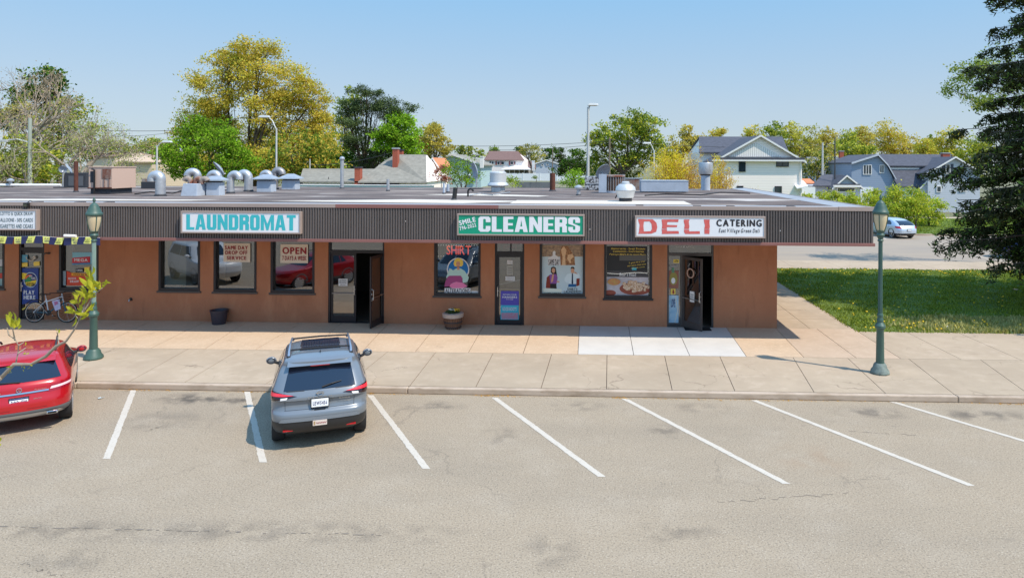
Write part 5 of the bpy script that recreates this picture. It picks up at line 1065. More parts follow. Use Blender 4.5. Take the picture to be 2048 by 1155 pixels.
# ------------------------------------------------------------------ lamp posts
def lamp_post(px, py, label, foot):
    x, y = G(px, py, .14); t = thing('lamp_post', label, 'lamp post', (x, y, .14), 'green lamp posts on the pavement'); k = 1.0
    m = M['lampgreen']; h = 4.5 if px > 1000 else 4.3
    MB().lathe([(.22, 0), (.235, .03), (.225, .08), (.18, .14), (.16, .22), (.12, .27)], (x, y, .14), 10).build('foot', foot, t, smooth=30)
    MB().lathe([(.115, .26), (.10, 1.1), (.115, 1.13), (.145, 1.17), (.145, 1.22), (.085, 1.3), (.095, 1.36), (.072, 1.42), (.085, 1.46), (.085, 1.5), (.07, 1.53)], (x, y, .14), 16).build('lower_shaft', m, t, smooth=30)
    b = MB(); n = 12; vs = []; zs_ = (1.53, h-1.12)
    for z in zs_:
        for j in range(n*2): a = PI*j/n; r = (.064 if j % 2 else .055)*(1-.12*(z > 2)); vs.append((x+r*math.cos(a), y+r*math.sin(a), z+.14))
    b.add(vs, [(j, (j+1) % 24, 24+(j+1) % 24, 24+j) for j in range(24)]); b.build('shaft', mat('shaft_green', rgb(126, 150, 140), .45, var=.08, scale=3) if px < 1000 else m, t)
    q = h-1.12; MB().lathe([(.075, q-.03), (.085, q), (.06, q+.03), (.1, q+.1), (.12, q+.14), (.09, q+.19), (.13, q+.25)], (x, y, .14), 16).build('neck', m, t, smooth=30)
    MB().lathe([(.10, q+.25), (.138, q+.36), (.172, q+.5), (.185, q+.62), (.18, q+.68)], (x, y, .14), 24).build('lens', M['lampglass'], t, smooth=True)
    for i in range(4):
        a = PI/4+PI/2*i+.2; MB().tube([(x+r*math.cos(a), y+r*math.sin(a), .14+z) for r, z in ((.105, q+.24), (.148, q+.36), (.184, q+.5), (.2, q+.66))], .013, 6).build('rib', m, t)
    b = MB().lathe([(.205, q+.66), (.225, q+.69), (.225, q+.73), (.2, q+.76), (.185, q+.8), (.163, q+.84), (.158, q+.86), (.12, q+.92), (.11, q+.95), (.06, q+1.0), (.03, q+1.02), (.03, q+1.05), (.045, q+1.08), (.03, q+1.12), (.008, q+1.17)], (x, y, .14), 24); b.build('cap', m, t, smooth=25)
    for o_ in t.children_recursive:
        if o_.name.startswith(('lens', 'cap', 'rib', 'shaft', 'lower_shaft', 'neck')): o_.scale = (.88, .88, 1) if not o_.parent or o_.parent is t else (1, 1, 1)
    return t
lamp_post(187, 717, 'pale green lamp post just behind the red car at the left', M['lampgreen'])
lamp_post(1760, 746, 'dark green lamp post on a chipped foot, right of the shops', M['lampfoot'])

# ------------------------------------------------------------------ roof equipment
ZR = 4.165
def Gr(px, py): return G(px, py, ZR)
GRP = 'equipment on the flat roof'
def gooseneck(px, py, wpx, top, arc, d, label, tail=.12, m=None, yaw=0., base=True):
    x, y = Gr(px, py); k = F_/y; r = wpx/2/k; h = (py-top)/k-arc/k-r; R_ = arc/k
    t = thing('gooseneck_vent', label, 'vent', (x, y, ZR), GRP); pts = [(0, 0, 0)]; rr = []
    n = 6
    pts = [(0, 0, h*i/n) for i in range(n+1)]+[(d*R_*(1-math.cos(a)), 0, h+R_*math.sin(a)) for a in [PI*i/10 for i in range(1, 11)]]+[(d*2*R_, 0, h-tail)]
    P = []; Q = []
    for i, p in enumerate(pts):
        P.append(p); Q.append(r)
        if i < len(pts)-1:
            q = pts[i+1]; mm = tuple((a+c)/2 for a, c in zip(p, q)); P.append(mm); Q.append(r*1.035)
    b = MB().tube(P, Q, 16, cap=False); b.xf(Matrix.Translation((x, y, ZR)) @ Matrix.Rotation(yaw, 4, 'Z')); b.build('duct', m or M['galv'], t, smooth=30)
    MB().lathe([(r*1.25, 0), (r*1.2, .04), (r*1.04, .08)], (x, y, ZR), 16).build('flashing', M['dark'], t)
    b = MB().lathe([(r*.98, -.01), (.001, 0)], (d*2*R_, 0, h-tail+.03), 16); b.xf(Matrix.Translation((x, y, ZR)) @ Matrix.Rotation(yaw, 4, 'Z')); b.build('opening', M['black'], t)
    return t
def hood(px0, px1, py, ptop, phood, label, rim=6):
    x0, y = Gr(px0, py); x1, _ = Gr(px1, py); k = F_/y; h = (py-phood)/k; ht = (py-ptop)/k; x1 = x0+(x1-x0)/(1+.8*abs(x0)/y); dp = (x1-x0)*.8
    t = thing('roof_vent', label, 'vent', ((x0+x1)/2, y+dp/2, ZR), GRP)
    MB().hexa([(x0, y, ZR), (x1, y, ZR), (x1, y+dp, ZR), (x0, y+dp, ZR), (x0+.01, y+.01, ZR+h), (x1-.01, y+.01, ZR+h), (x1-.01, y+dp, ZR+h), (x0+.01, y+dp, ZR+h)]).build('base', M['galvcurb'], t, bevel=.008)
    MB().box(x0+.05, x1-.05, y+.05, y+dp-.05, ZR+h, ZR+h+.06).build('louvre', M['black'], t)
    o = rim/k; cx, cy = (x0+x1)/2, y+dp/2; z = ZR+h+.06
    MB().add([(x0-o, y-o, z), (x1+o, y-o, z), (x1+o, y+dp+o, z), (x0-o, y+dp+o, z), (x0-o*.9, y-o*.9, z+.05), (x1+o*.9, y-o*.9, z+.05), (x1+o*.9, y+dp+o*.9, z+.05), (x0-o*.9, y+dp+o*.9, z+.05), (cx-.12, cy-.1, ZR+ht), (cx+.12, cy-.1, ZR+ht), (cx+.12, cy+.1, ZR+ht), (cx-.12, cy+.1, ZR+ht)],
        [(0,3,2,1),(0,1,5,4),(1,2,6,5),(2,3,7,6),(3,0,4,7),(4,5,9,8),(5,6,10,9),(6,7,11,10),(7,4,8,11),(8,9,10,11)]).build('hood', M['galv'], t)
    return t
def pipe(px, py, top, wpx, label, m, cap=None, name='vent_pipe', tilt=0.):
    x, y = Gr(px, py); k = F_/y; r = wpx/2/k; h = (py-top)/k; t = thing(name, label, 'vent', (x, y, ZR), GRP)
    MB().tube([(x, y, ZR), (x+tilt*h, y, ZR+h)], r, 14).build('pipe', m, t, smooth=40); MB().lathe([(r*1.5, 0), (r*1.1, .06)], (x, y, ZR), 14).build('flashing', M['dark'], t)
    if cap: MB().lathe([(r*1.1, -.02), (r*cap, .0), (r*cap, .07), (r*.9, .13), (.01, .15)], (x+tilt*h, y, ZR+h), 16).build('cap', M['galv'], t, smooth=40)
    return t
def dish(px, py, base, rpx, az, el, label, Yd=None):
    x, y = Gr(px, base); k = F_/y; R_ = rpx/k; _, z = V(px, py, y)
    t = thing('satellite_dish', label, 'dish', (x, y, ZR), GRP)
    b = MB(); n = 24; vs = []
    for i in range(6):
        q = i/5
        for j in range(n): a = 2*PI*j/n; vs.append((R_*q*math.cos(a)*.92, -R_*.28*q*q, R_*q*math.sin(a)))
    for i in range(5, -1, -1):
        q = i/5
        for j in range(n): a = 2*PI*j/n; vs.append((R_*q*math.cos(a)*.92, -R_*.28*q*q+.02, R_*q*math.sin(a)))
    b.add(vs, [(i*n+j, i*n+(j+1) % n, (i+1)*n+(j+1) % n, (i+1)*n+j) for i in range(11) for j in range(n)])
    Mx = Matrix.Translation((x, y, z)) @ Matrix.Rotation(math.radians(az), 4, 'Z') @ Matrix.Rotation(math.radians(el), 4, 'X'); b.xf(Mx); b.build('reflector', M['dish'], t, smooth=50)
    MB().tube([tuple(Mx @ Vector((0, .02, -R_*.9))), tuple(Mx @ Vector((0, -R_*.9, -R_*.45)))], .018, 6).build('feed_arm', M['galv'], t)
    f = Mx @ Vector((0, -R_*.95, -R_*.4)); MB().lathe([(.03, -.06), (.06, .0), (.03, .06)], tuple(f), 10).build('feed_horn', M['galv'], t)
    MB().tube([(x, y, ZR), (x, y, z-R_*.4), tuple(Mx @ Vector((0, .04, -R_*.2)))], .03, 8).build('mast', M['galv'], t); MB().box(x-.3, x+.3, y-.25, y+.25, ZR, ZR+.05).build('foot', M['dark'], t)
    return t
gooseneck(321, 392, 19, 340, 8.5, -1, 'tall silver gooseneck duct nearest the roof edge', tail=.08)
gooseneck(395, 384, 15, 335, 9, -1, 'silver gooseneck duct behind the rusty cowls', tail=-.05, yaw=.3)
gooseneck(437, 384, 14, 339, 9, -1, 'half hidden silver gooseneck duct behind the second hooded vent', tail=0)
gooseneck(461, 387, 14, 340, 9, 1, 'silver gooseneck duct turned to the right between the hooded vents', tail=.05)
gooseneck(497, 383, 16, 338, 9, -1, 'silver gooseneck duct turned left with a tall straight leg', tail=-.05)
gooseneck(540, 379, 12, 339, 8, -1, 'silver gooseneck duct rising behind the third hooded vent', tail=0)
gooseneck(549, 378, 14, 333, 8, 1, 'dented silver gooseneck duct facing right over the fourth hooded vent', tail=-.05, m=mat('galv_dull', rgb(150, 148, 150), .5, metal=.5, var=.2, scale=8))
hood(412, 453, 391, 351, 364, 'blue-grey hooded vent beside the rusty cowls')
hood(513, 556, 384, 348, 361, 'third blue-grey vent with a low pyramid hood')
hood(563, 603, 379, 347, 360, 'rightmost blue-grey vent with a streaked hood')
# low duct box with rusted cowls
x0, y = Gr(361, 392); x1, _ = Gr(396, 392); t = thing('duct_box', 'low pale duct box carrying rusted brown cowls', 'duct', ((x0+x1)/2, y, ZR), GRP)
MB().hexa([(x0, y, ZR), (x1, y, ZR), (x1, y+.9, ZR), (x0, y+.9, ZR), (x0+.07, y+.05, ZR+.47), (x1-.03, y+.05, ZR+.47), (x1-.03, y+.9, ZR+.47), (x0+.07, y+.9, ZR+.47)]).build('box', M['galvcurb'], t, bevel=.01)
for i, (px, d) in enumerate(((369, -1), (380, 1), (393, 1))):
    x, _ = Gr(px, 392); b = MB().tube([(x, y+.4, ZR+.45)]+[(x+d*.12*(1-math.cos(a)), y+.4, ZR+.52+.14*math.sin(a)) for a in [PI*i/8 for i in range(8)]], .10, 12); b.build('cowl', M['rustmix'], t, smooth=40)
# air conditioner
x0, y = Gr(177, 388); x1, _ = Gr(229, 388); zt = V(220, 335, y)[1]; zb = ZR+.22
t = thing('air_conditioner', 'pinkish beige rooftop air conditioner with rust streaks', 'air conditioner', ((x0+x1)/2, y, ZR), GRP)
MB().box(x0+.05, x1-.1, y+.05, y+1.3, ZR, zb).build('kerb_frame', M['dark'], t)
MB().box(x0, x1, y, y+1.4, zb, zt).build('cabinet', M['acpink'], t, bevel=.012)
MB().box(x0-.02, x1+.02, y-.02, y+1.42, zt, zt+.035).build('lid', M['acpink'], t)
xa = V(204, 350, y)[0]; xb = V(222, 350, y)[0]; MB().box(xa, xb, y-.02, y-.001, V(0, 356, y)[1], V(0, 337, y)[1]).build('rusty_panel', M['rustmix'], t); MB().box(xa-.06, xb+.02, y-.012, y-.001, zb+.05, V(0, 358, y)[1]).build('access_panel', M['acpink'], t, bevel=.005)
xa = V(181, 350, y)[0]; MB().box(xa, xa+.16, y-.01, y-.001, zb+.25, zt-.15).build('louvre', M['dark'], t); MB().tube([(xa+.2, y-.06, ZR), (xa+.2, y-.06, zt-.1), (xa+.1, y-.06, zt-.06)], .035).build('conduit', M['black'], t)
xa = V(210, 380, y)[0]; MB().tube([(xa, y-.05, zb), (xa, y-.05, zb+.5), (xa+.2, y-.05, zb+.46), (xa+.2, y-.05, zb)], .012).build('gas_pipe', M['rust'], t); MB().tube([(x0, y-.04, zb+.02), (x1, y-.04, zb+.04)], .02).build('rail', M['rust'], t)
x0, y = Gr(282, 377); x1, _ = Gr(313, 377); t = thing('roof_box', 'rusty topped dark box behind the tall gooseneck duct', 'box', ((x0+x1)/2, y, ZR), GRP); MB().box(x0, x1, y, y+.8, ZR, ZR+.33).build('base', M['dark'], t); MB().box(x0+.02, x1-.02, y+.02, y+.78, ZR+.33, ZR+.48).build('lid', M['rustmix'], t)
x0, y = Gr(125, 375.5); x1, _ = Gr(176, 375.5); t = thing('roof_box', 'black box under the left satellite dishes', 'box', ((x0+x1)/2, y, ZR), GRP); MB().hexa([(x0, y, ZR), (x1, y, ZR), (x1, y+.9, ZR), (x0, y+.9, ZR), (x0+.06, y+.05, ZR+.75), (x1, y+.05, ZR+.75), (x1, y+.9, ZR+.75), (x0+.06, y+.9, ZR+.75)]).build('case', M['dark'], t); MB().box(x0+.3, x1-.1, y-.004, y-.001, ZR+.1, ZR+.6).build('panel', mat('panel_grey', rgb(92, 94, 98), .7), t)
dish(141, 337, 375, 12, -55, 30, 'tilted grey satellite dish seen half edge-on at the left'); dish(126, 338, 375.5, 8, 30, 20, 'small grey satellite dish left of the tilted one')
pipe(152, 384, 321, 8, 'rusty brown stack beside the air conditioner', M['rust'])
pipe(21, 374, 362, 6, 'small capped grey vent at the far left of the roof', M['galv'], 2.2)
a = Gr(-60, 374); c = Gr(122, 374); tag(MB().tube([(a[0], a[1], ZR+.1), (c[0], c[1], ZR+.1)], .07, 10).build('roof_pipe', M['white']), 'long white pipe lying along the rear of the roof', 'pipe', GRP)
dish(441, 335, 381, 17, -50, 35, 'pale satellite dish tilted over the second hooded vent')
pipe(684, 377, 318, 7, 'tall thin silver flue with a round cap and a rusty joint', M['galv'], 1.5); pipe(776, 382, 358, 6, 'short grey vent pipe in the middle of the roof', M['galv'])
pipe(888, 388, 366, 5, 'thin pale vent pipe left of the black pipe', M['galvcurb']); pipe(896, 385, 368, 6, 'second thin blue-grey vent pipe beside the black pipe', M['galvcurb']); pipe(908, 400, 375, 9, 'leaning black pipe with a rusty rim close to the roof edge', M['black'], tilt=.12)
x, y = Gr(936, 393); tag(MB().tube([(x, y, ZR)]+[(x+.1*(1-math.cos(a)), y, ZR+.2+.1*math.sin(a)) for a in [PI*i/8 for i in range(9)]], .035, 8).build('vent_pipe', M['black'], smooth=True), 'small hooked black pipe before the round exhaust fan', 'vent', GRP)
dish(953, 340, 378, 17, -62, 12, 'blue-grey satellite dish facing left beside the round exhaust fan')
# exhaust fans
def fan(px, py, prof, label, n=28, m=None, extra=None):
    x, y = Gr(px, py); k = F_/y; t = thing('exhaust_fan', label, 'fan', (x, y, ZR), GRP)
    for nm, mm, pr in prof: MB().lathe([(max(.001, r/k), (py-yy)/k) for r, yy in pr], (x, y, ZR), n).build(nm, mm, t, smooth=35)
    return t, x, y, k
M['fan'] = mat('fan_alu', rgb(200, 202, 204), .45, metal=.3, var=.05, scale=3)
fan(996, 384, [('base', M['galv'], [(14, 384), (14, 375), (13, 372)]), ('skirt', M['fan'], [(14, 373), (20, 372), (21, 370), (20, 367), (17, 364.5)]), ('drum', M['fan'], [(17, 365), (16.5, 362), (16.5, 345), (15, 343.5), (1, 342.5)])], 'wide round exhaust fan with a flared skirt')
fan(1251, 403, [('base', M['dark'], [(13, 403), (13, 395)]), ('lower_bowl', M['fan'], [(12, 396), (16, 395), (19, 383), (20.5, 381)]), ('upper_bowl', M['fan'], [(20.5, 380.5), (19, 374), (13, 368.5), (12.5, 368)]), ('cap', M['fan'], [(8, 368), (8, 364.5), (6, 363), (1, 362.7)])], 'silver mushroom exhaust fan at the front edge of the roof')
fan(1411, 380, [('stack', M['galvcurb'], [(9, 380), (9, 350)]), ('collar', M['dark'], [(9, 351), (12, 348)]), ('drum', M['galv'], [(12.5, 348.5), (13.5, 345), (14, 327), (13, 325), (11, 326), (10, 335)])], 'tall stack with a wide open galvanised drum on top')
x, y = Gr(1245, 402); tag(MB().tube([(x-.25, y, ZR+.1), (x-.12, y-.1, ZR+.35), (x-.02, y-.2, ZR+.5)], .02, 6).build('conduit', M['black']), 'black conduit looping up to the mushroom fan', 'conduit', GRP)
pipe(1105, 382, 346, 11, 'thick rusty brown stack in the right half of the roof', M['rust'])
t = pipe(1157, 391, 377, 8, 'short grey vent with a round white cap', M['galv'], 2.0)
x0, y = Gr(1170, 380); x1, _ = Gr(1203, 380); t = thing('roof_box', 'silver patched box wrapped in foil left of the round condenser', 'box', ((x0+x1)/2, y, ZR), GRP); MB().box(x0, x1, y, y+.7, ZR, ZR+.68).build('case', mat('foil', rgb(210, 212, 216), .35, col2=rgb(70, 66, 66), scale=9, thr=(.45, .55), metal=.3), t, bevel=.02)
MB().box(x0+.02, x1-.02, y-.02, y+.0, ZR+.3, ZR+.34).build('strap', M['galv'], t)
dish(1204, 340, 381, 17, 35, 35, 'satellite dish with a rusty patch behind the round condenser')
t, x, y, k = fan(1226, 385, [('coil', mat('coil_rust', rgb(120, 92, 78), .8, col2=rgb(60, 46, 42), scale=30, stretch=(1, 1, 3)), [(22, 383), (22, 352)]), ('base', M['galvcurb'], [(24, 385), (24, 381)]), ('top', M['rustmix'], [(24.5, 353), (24, 350.5), (10, 349.5), (1, 349.3)])], 'round condenser with rusty coils on the right half of the roof')
b = MB()
for i in range(28): a = 2*PI*i/28; r = 23/k; b.tube([(x+r*math.cos(a), y+r*math.sin(a), ZR+.05), (x+r*math.cos(a), y+r*math.sin(a), ZR+.82)], .012, 5)
b.build('guard', M['galv'], t)
MB().box(x-.65, x-.3, y-.62, y-.5, ZR+.02, ZR+.84).build('side_panel', M['galvcurb'], t)
x0, y = Gr(1250, 379); x1, _ = Gr(1284, 379); t = thing('roof_box', 'rusty red-brown cabinet between condenser and long duct', 'box', ((x0+x1)/2, y, ZR), GRP); MB().box(x0, x1, y, y+.6, ZR, ZR+.55).build('case', M['rustmix'], t); MB().box(x0-.02, x1+.02, y-.02, y+.62, ZR+.55, ZR+.58).build('lid', M['galv'], t)
x0, y = Gr(1282, 385); x1, _ = Gr(1375, 385); t = thing('duct_box', 'long pale grey sheet-metal duct box near the right end of the roof', 'duct', ((x0+x1)/2, y, ZR), GRP); MB().box(x0, x1, y, y+1.1, ZR+.04, V(0, 356, y)[1]).build('box', M['galvcurb'], t, bevel=.012)
for q in (.08, .5, .85): MB().box(x0+(x1-x0)*q-.09, x0+(x1-x0)*q+.09, y+.05, y+1.0, ZR, ZR+.04).build('sleeper', M['dark'], t)
MB().box(x0-.01, x1+.01, y-.012, y+1.11, V(0, 356, y)[1], V(0, 354.5, y)[1]).build('lid', M['galvcurb'], t)

# ------------------------------------------------------------------ houses, walls, fences beyond
def siding(name, col, pitch=5., str_=.5):
    m, t, p = newmat(name); N = t.nodes.new; L = t.links.new; tc = N('ShaderNodeTexCoord'); wv = N('ShaderNodeTexWave'); wv.wave_type = 'BANDS'; wv.bands_direction = 'Z'; wv.wave_profile = 'SAW'
    wv.inputs['Scale'].default_value = 1.2; L(tc.outputs['Object'], wv.inputs['Vector']); r = N('ShaderNodeValToRGB'); r.color_ramp.elements[0].position = .72; r.color_ramp.elements[0].color = col; r.color_ramp.elements[1].position = .98; r.color_ramp.elements[1].color = tuple(q*.86 for q in col[:3])+(1,)
    L(wv.outputs['Fac'], r.inputs[0]); L(r.outputs[0], p.inputs['Base Color']); p.inputs['Roughness'].default_value = .6
    return m
M['shingle_grey'] = mat('shingle_grey', rgb(138, 134, 124), .95, var=.18, scale=2.5, bump=.4, bscale=9); M['shingle_dark'] = mat('shingle_dark', rgb(78, 80, 90), .9, var=.2, scale=3, bump=.3, bscale=8)
M['shingle_brown'] = mat('shingle_brown', rgb(118, 92, 86), .9, var=.15, scale=3); M['shingle_orange'] = mat('shingle_orange', rgb(206, 132, 92), .9, var=.15, scale=2)
M['sid_white'] = siding('siding_white', rgb(255, 243, 236)); M['sid_blue'] = siding('siding_blue', rgb(140, 156, 178)); M['sid_grey'] = siding('siding_grey', rgb(190, 196, 206)); M['sid_mint'] = siding('siding_mint', rgb(176, 202, 206)); M['sid_beige'] = siding('siding_beige', rgb(214, 196, 170))
M['hwin'] = mat('house_window', rgb(46, 58, 66), .1, spec=.8); M['brick'] = mat('brick', rgb(160, 84, 64), .9, var=.2, scale=14); M['shutter'] = mat('shutter', rgb(66, 72, 88), .7)
M['red_paint'] = mat('shutter_red', rgb(150, 80, 80), .7)
def hwin(par, Y, px0, px1, py0, py1, n=1, shutter=None, fr=None):
    x0, z1 = V(px0, py0, Y); x1, z0 = V(px1, py1, Y); f = .07; fr = fr or M['white']
    b = MB(); b.box(x0-f, x0, Y-.06, Y+.02, z0-f, z1+f); b.box(x1, x1+f, Y-.06, Y+.02, z0-f, z1+f); b.box(x0, x1, Y-.06, Y+.02, z0-f, z0); b.box(x0, x1, Y-.06, Y+.02, z1, z1+f)
    for i in range(1, n): q = x0+(x1-x0)*i/n; b.box(q-.03, q+.03, Y-.05, Y+.02, z0, z1)
    w_ = b.build('window', fr, par); MB().box(x0, x1, Y-.035, Y-.03, z0, z1).build('pane', M['hwin'], w_)
    if shutter:
        for s_ in (x0-f-.38, x1+f): MB().box(s_, s_+.36, Y-.05, Y+.01, z0-f, z1+f).build('shutter', shutter, w_)
def slab(b, a, c, d, e, th=.12):    # roof plane from 4 corners, given thickness downwards
    a, c, d, e = map(Vector, (a, c, d, e)); t = Vector((0, 0, -th)); b.hexa([a+t, c+t, d+t, e+t, a, c, d, e])
def gable_front(t, Y, pL, pR, eave, pk, peak, dep, wall, roof, trim, over=.45, zb=0., lean=None):
    x0, ze = V(pL, eave, Y); x1, _ = V(pR, eave, Y); xp, zp = V(pk, peak, Y); ze2 = V(pR, lean, Y)[1] if lean else ze
    MB().prism([(x0, Y, zb), (x1, Y, zb), (x1, Y, ze2), (xp, Y, zp-.12), (x0, Y, ze)], (0, dep, 0)).build('wall', wall, t)
    rf = None
    for (xa, za) in ((x0, ze), (x1, ze2)):
        sg = -1 if xa < xp else 1; s_ = (zp-za)/abs(xp-xa); xo, zo = xa+sg*over, za-s_*over
        b = MB(); slab(b, (xo, Y-over, zo), (xp, Y-over, zp), (xp, Y+dep+.3, zp), (xo, Y+dep+.3, zo)); r_ = b.build('roof', roof, t)
        b = MB(); q = (.17 if not isinstance(trim, tuple) else .12); mt = trim[0] if isinstance(trim, tuple) else trim
        b.hexa([(xo, Y-over-.04, zo-q), (xp, Y-over-.04, zp-q), (xp, Y-over-.004, zp-q), (xo, Y-over-.004, zo-q), (xo, Y-over-.04, zo+.02), (xp, Y-over-.04, zp+.02), (xp, Y-over-.004, zp+.02), (xo, Y-over-.004, zo+.02)])
        b.build('barge_board', mt, r_)
    return x0, x1, ze, xp, zp
def side_gable(t, Y, pL, pR, eave, ridge, dep, wall, roof, over=.4, zb=0., pRL=None, pRR=None, hipl=False, hipr=False):
    x0, ze = V(pL, eave, Y-over); x1, _ = V(pR, eave, Y-over); ym = Y+dep/2; r0, zr = V(pRL or pL, ridge, ym); r1, _ = V(pRR or pR, ridge, ym)
    if pRL is None: r0 = x0
    if pRR is None: r1 = x1
    k = (zr-ze)/(dep/2+over); zw = ze+k*over-.13
    MB().box(x0+.15, x1-.15, Y, Y+dep, zb, zw).build('wall', wall, t)
    if not hipl: MB().prism([(x0+.16, Y, zw), (r0+.16, ym, zr-.15), (x0+.16, Y+dep, zw)], (.1, 0, 0)).build('gable', wall, t)
    if not hipr: MB().prism([(x1-.26, Y, zw), (r1-.26, ym, zr-.15), (x1-.26, Y+dep, zw)], (.1, 0, 0)).build('gable', wall, t)
    b = MB(); slab(b, (x0, Y-over, ze), (x1, Y-over, ze), (r1, ym, zr), (r0, ym, zr)); b.build('roof', roof, t)
    b = MB(); slab(b, (r0, ym, zr), (r1, ym, zr), (x1, Y+dep+over, ze), (x0, Y+dep+over, ze)); b.build('roof', roof, t)
    if hipl: b = MB(); b.add([(x0, Y-over, ze), (x0, Y+dep+over, ze), (r0, ym, zr), (x0, Y-over, ze-.1), (x0, Y+dep+over, ze-.1)], [(1, 0, 2), (0, 1, 4, 3)]); b.build('roof', roof, t)
    if hipr: b = MB(); b.add([(x1, Y-over, ze), (x1, Y+dep+over, ze), (r1, ym, zr), (x1, Y-over, ze-.1), (x1, Y+dep+over, ze-.1)], [(0, 1, 2), (1, 0, 3, 4)]); b.build('roof', roof, t)
    return x0, x1, ze, zr
def chimney(par, Y, px0, px1, py0, py1, m, cap=None, dy=.6):
    x0, z1 = V(px0, py0, Y); x1, z0 = V(px1, py1, Y); c_ = MB().box(x0, x1, Y, Y+dy, z0-.6, z1).build('chimney', m, par)
    MB().box(x0-.05, x1+.05, Y-.05, Y+dy+.05, z1, z1+.12).build('chimney_cap', cap or M['dark'], c_)
HG = 'houses beyond the shops'
# long grey-roofed house behind the shops
t = thing('house', 'long house with weathered grey roofs and a brick chimney behind the shop roof', 'house', (V(720, 400, 58)[0], 58, 0), HG)
side_gable(t, 58, 598, 800, 362, 337, 8, M['sid_white'], M['shingle_grey'], pRL=606, pRR=800, hipl=True)
x0, ze = V(716, 363, 57.4); x1 = V(858, 363, 57.4)[0]; xr, zr = V(790, 309, 61.5); xr2 = V(852, 309, 61.5)[0]; xm, zm = V(772, 318, 60.5)
b = MB(); b.add([(x0, 57.4, ze), (x1-.2, 57.4, ze), (xr2, 61.5, zr), (xr, 61.5, zr), (xm-.4, 61.2, zm-.2), (x0, 57.4, ze-.12), (x1-.2, 57.4, ze-.12)], [(0, 1, 2, 3, 4), (0, 5, 6, 1)]); b.build('roof', M['shingle_grey'], t)
b = MB(); b.add([(xr2, 61.5, zr), (xr, 61.5, zr), (xm-.4, 61.2, zm-.2), (x0, 65.6, ze), (x1-.2, 65.6, ze)], [(0, 1, 2, 3, 4)]); b.build('roof', M['shingle_dark'], t)
b = MB(); b.prism([(x1-.24, 57.5, ze), (xr2-.04, 61.5, zr-.05), (x1-.24, 65.5, ze)], (.12, 0, 0)); b.box(x0+.3, x1-.3, 58, 65.5, 0, ze); b.build('wall', M['sid_white'], t)
xg, zg = V(598, 366, 57.3); x2 = V(868, 366, 57.3)[0]; MB().box(xg, x2, 57.0, 57.3, V(0, 375, 57)[1], V(0, 367, 57)[1]).build('gutter_board', mat('gutter_teal', rgb(150, 190, 196), .5), t); MB().box(xg, x2+.1, 56.9, 57.35, V(0, 367, 57)[1], V(0, 365.5, 57)[1]).build('gutter', M['white'], t); MB().box(xg, x2, 56.95, 57.3, V(0, 378.5, 57)[1], V(0, 375.2, 57)[1]).build('lower_trim', M['white'], t)
chimney(t, 57.6, 709, 720, 336, 362, M['brick']); chimney(t, 60, 785, 795, 298, 330, M['brick'], M['galv']); chimney(t, 63, 797, 804, 301, 312, M['brick'])
x, z = V(657, 358, 57.6); MB().tube([(x, 57.6, z), (x+.05, 57.5, z+.18)], .03).build('roof_vent', M['dark'], t)
# orange-roofed
t = thing('house', 'narrow white house with orange roofs beside the long grey roof', 'house', (V(866, 400, 63)[0], 63, 0), HG)
gable_front(t, 63, 857, 874, 326, 866, 315, 5, M['sid_white'], M['shingle_orange'], M['white'], .25); b = MB(); x0, z0 = V(855, 361, 62); x1, z1 = V(878, 361, 62); slab(b, (x0, 61.5, z0), (x1, 61.5, z0), (x1-.1, 63, z0+.5), (x0, 63, z0+.5)); b.build('roof', M['shingle_orange'], t); hwin(t, 62.97, 862, 868, 334, 341)
# mint house
t = thing('house', 'pale mint house with a broad white gable behind the small tree', 'house', (V(915, 400, 85)[0], 85, 0), HG); gable_front(t, 85, 868, 962, 327, 905, 308, 9, M['sid_mint'], M['shingle_grey'], M['white'], .4); hwin(t, 84.97, 874, 879, 331, 337); chimney(t, 84, 960, 966, 314, 326, M['white'], M['white'])
# brown-roofed white house
t = thing('house', 'white two-storey house with a brown roof and a white porch awning', 'house', (V(1010, 400, 150)[0], 150, 0), HG)
side_gable(t, 150, 968, 1049, 319.5, 302, 9, M['sid_white'], M['shingle_brown'], pRL=977, pRR=1036)
for a, c in ((995, 999), (1002, 1008), (1022, 1026), (1028, 1031)): hwin(t, 149.9, a, c, 323, 329, shutter=M['red_paint'] if a in (995, 1022) else None)
hwin(t, 149.9, 979, 982, 323, 330); hwin(t, 149.9, 984, 987, 323, 330)
x0, z0 = V(1004, 338, 146); x1, _ = V(1064, 338, 146); b = MB(); slab(b, (x0, 144, z0), (x1, 144, z0), (x1-2, 150, z0+.75), (x0+2.2, 150, z0+.75)); b.build('awning', M['white'], t); MB().box(x0+.5, x1-.5, 146, 149.8, 0, z0-.1).build('porch', mat('porch_grey', rgb(120, 118, 104), .8), t)
for q in range(6): xx = x0+.6+(x1-x0-1.2)*q/5; MB().box(xx-.08, xx+.08, 145.8, 145.96, 0, z0-.1).build('post', M['white'], t)
chimney(t, 150, 1064, 1069, 322, 336, M['white'], M['white'])
t = thing('house', 'small pale grey house at the end of the white fence', 'house', (V(1095, 400, 140)[0], 140, 0), HG); gable_front(t, 140, 1072, 1115, 326, 1093, 319, 9, M['sid_grey'], M['shingle_dark'], M['white'], .3); hwin(t, 139.9, 1083, 1086, 328, 331); hwin(t, 139.9, 1093, 1096, 327, 330)
t = thing('house', 'low white house behind the small grey one', 'house', (V(1050, 400, 190)[0], 190, 0), HG); side_gable(t, 190, 1030, 1085, 336, 322, 9, M['sid_white'], M['shingle_brown'])
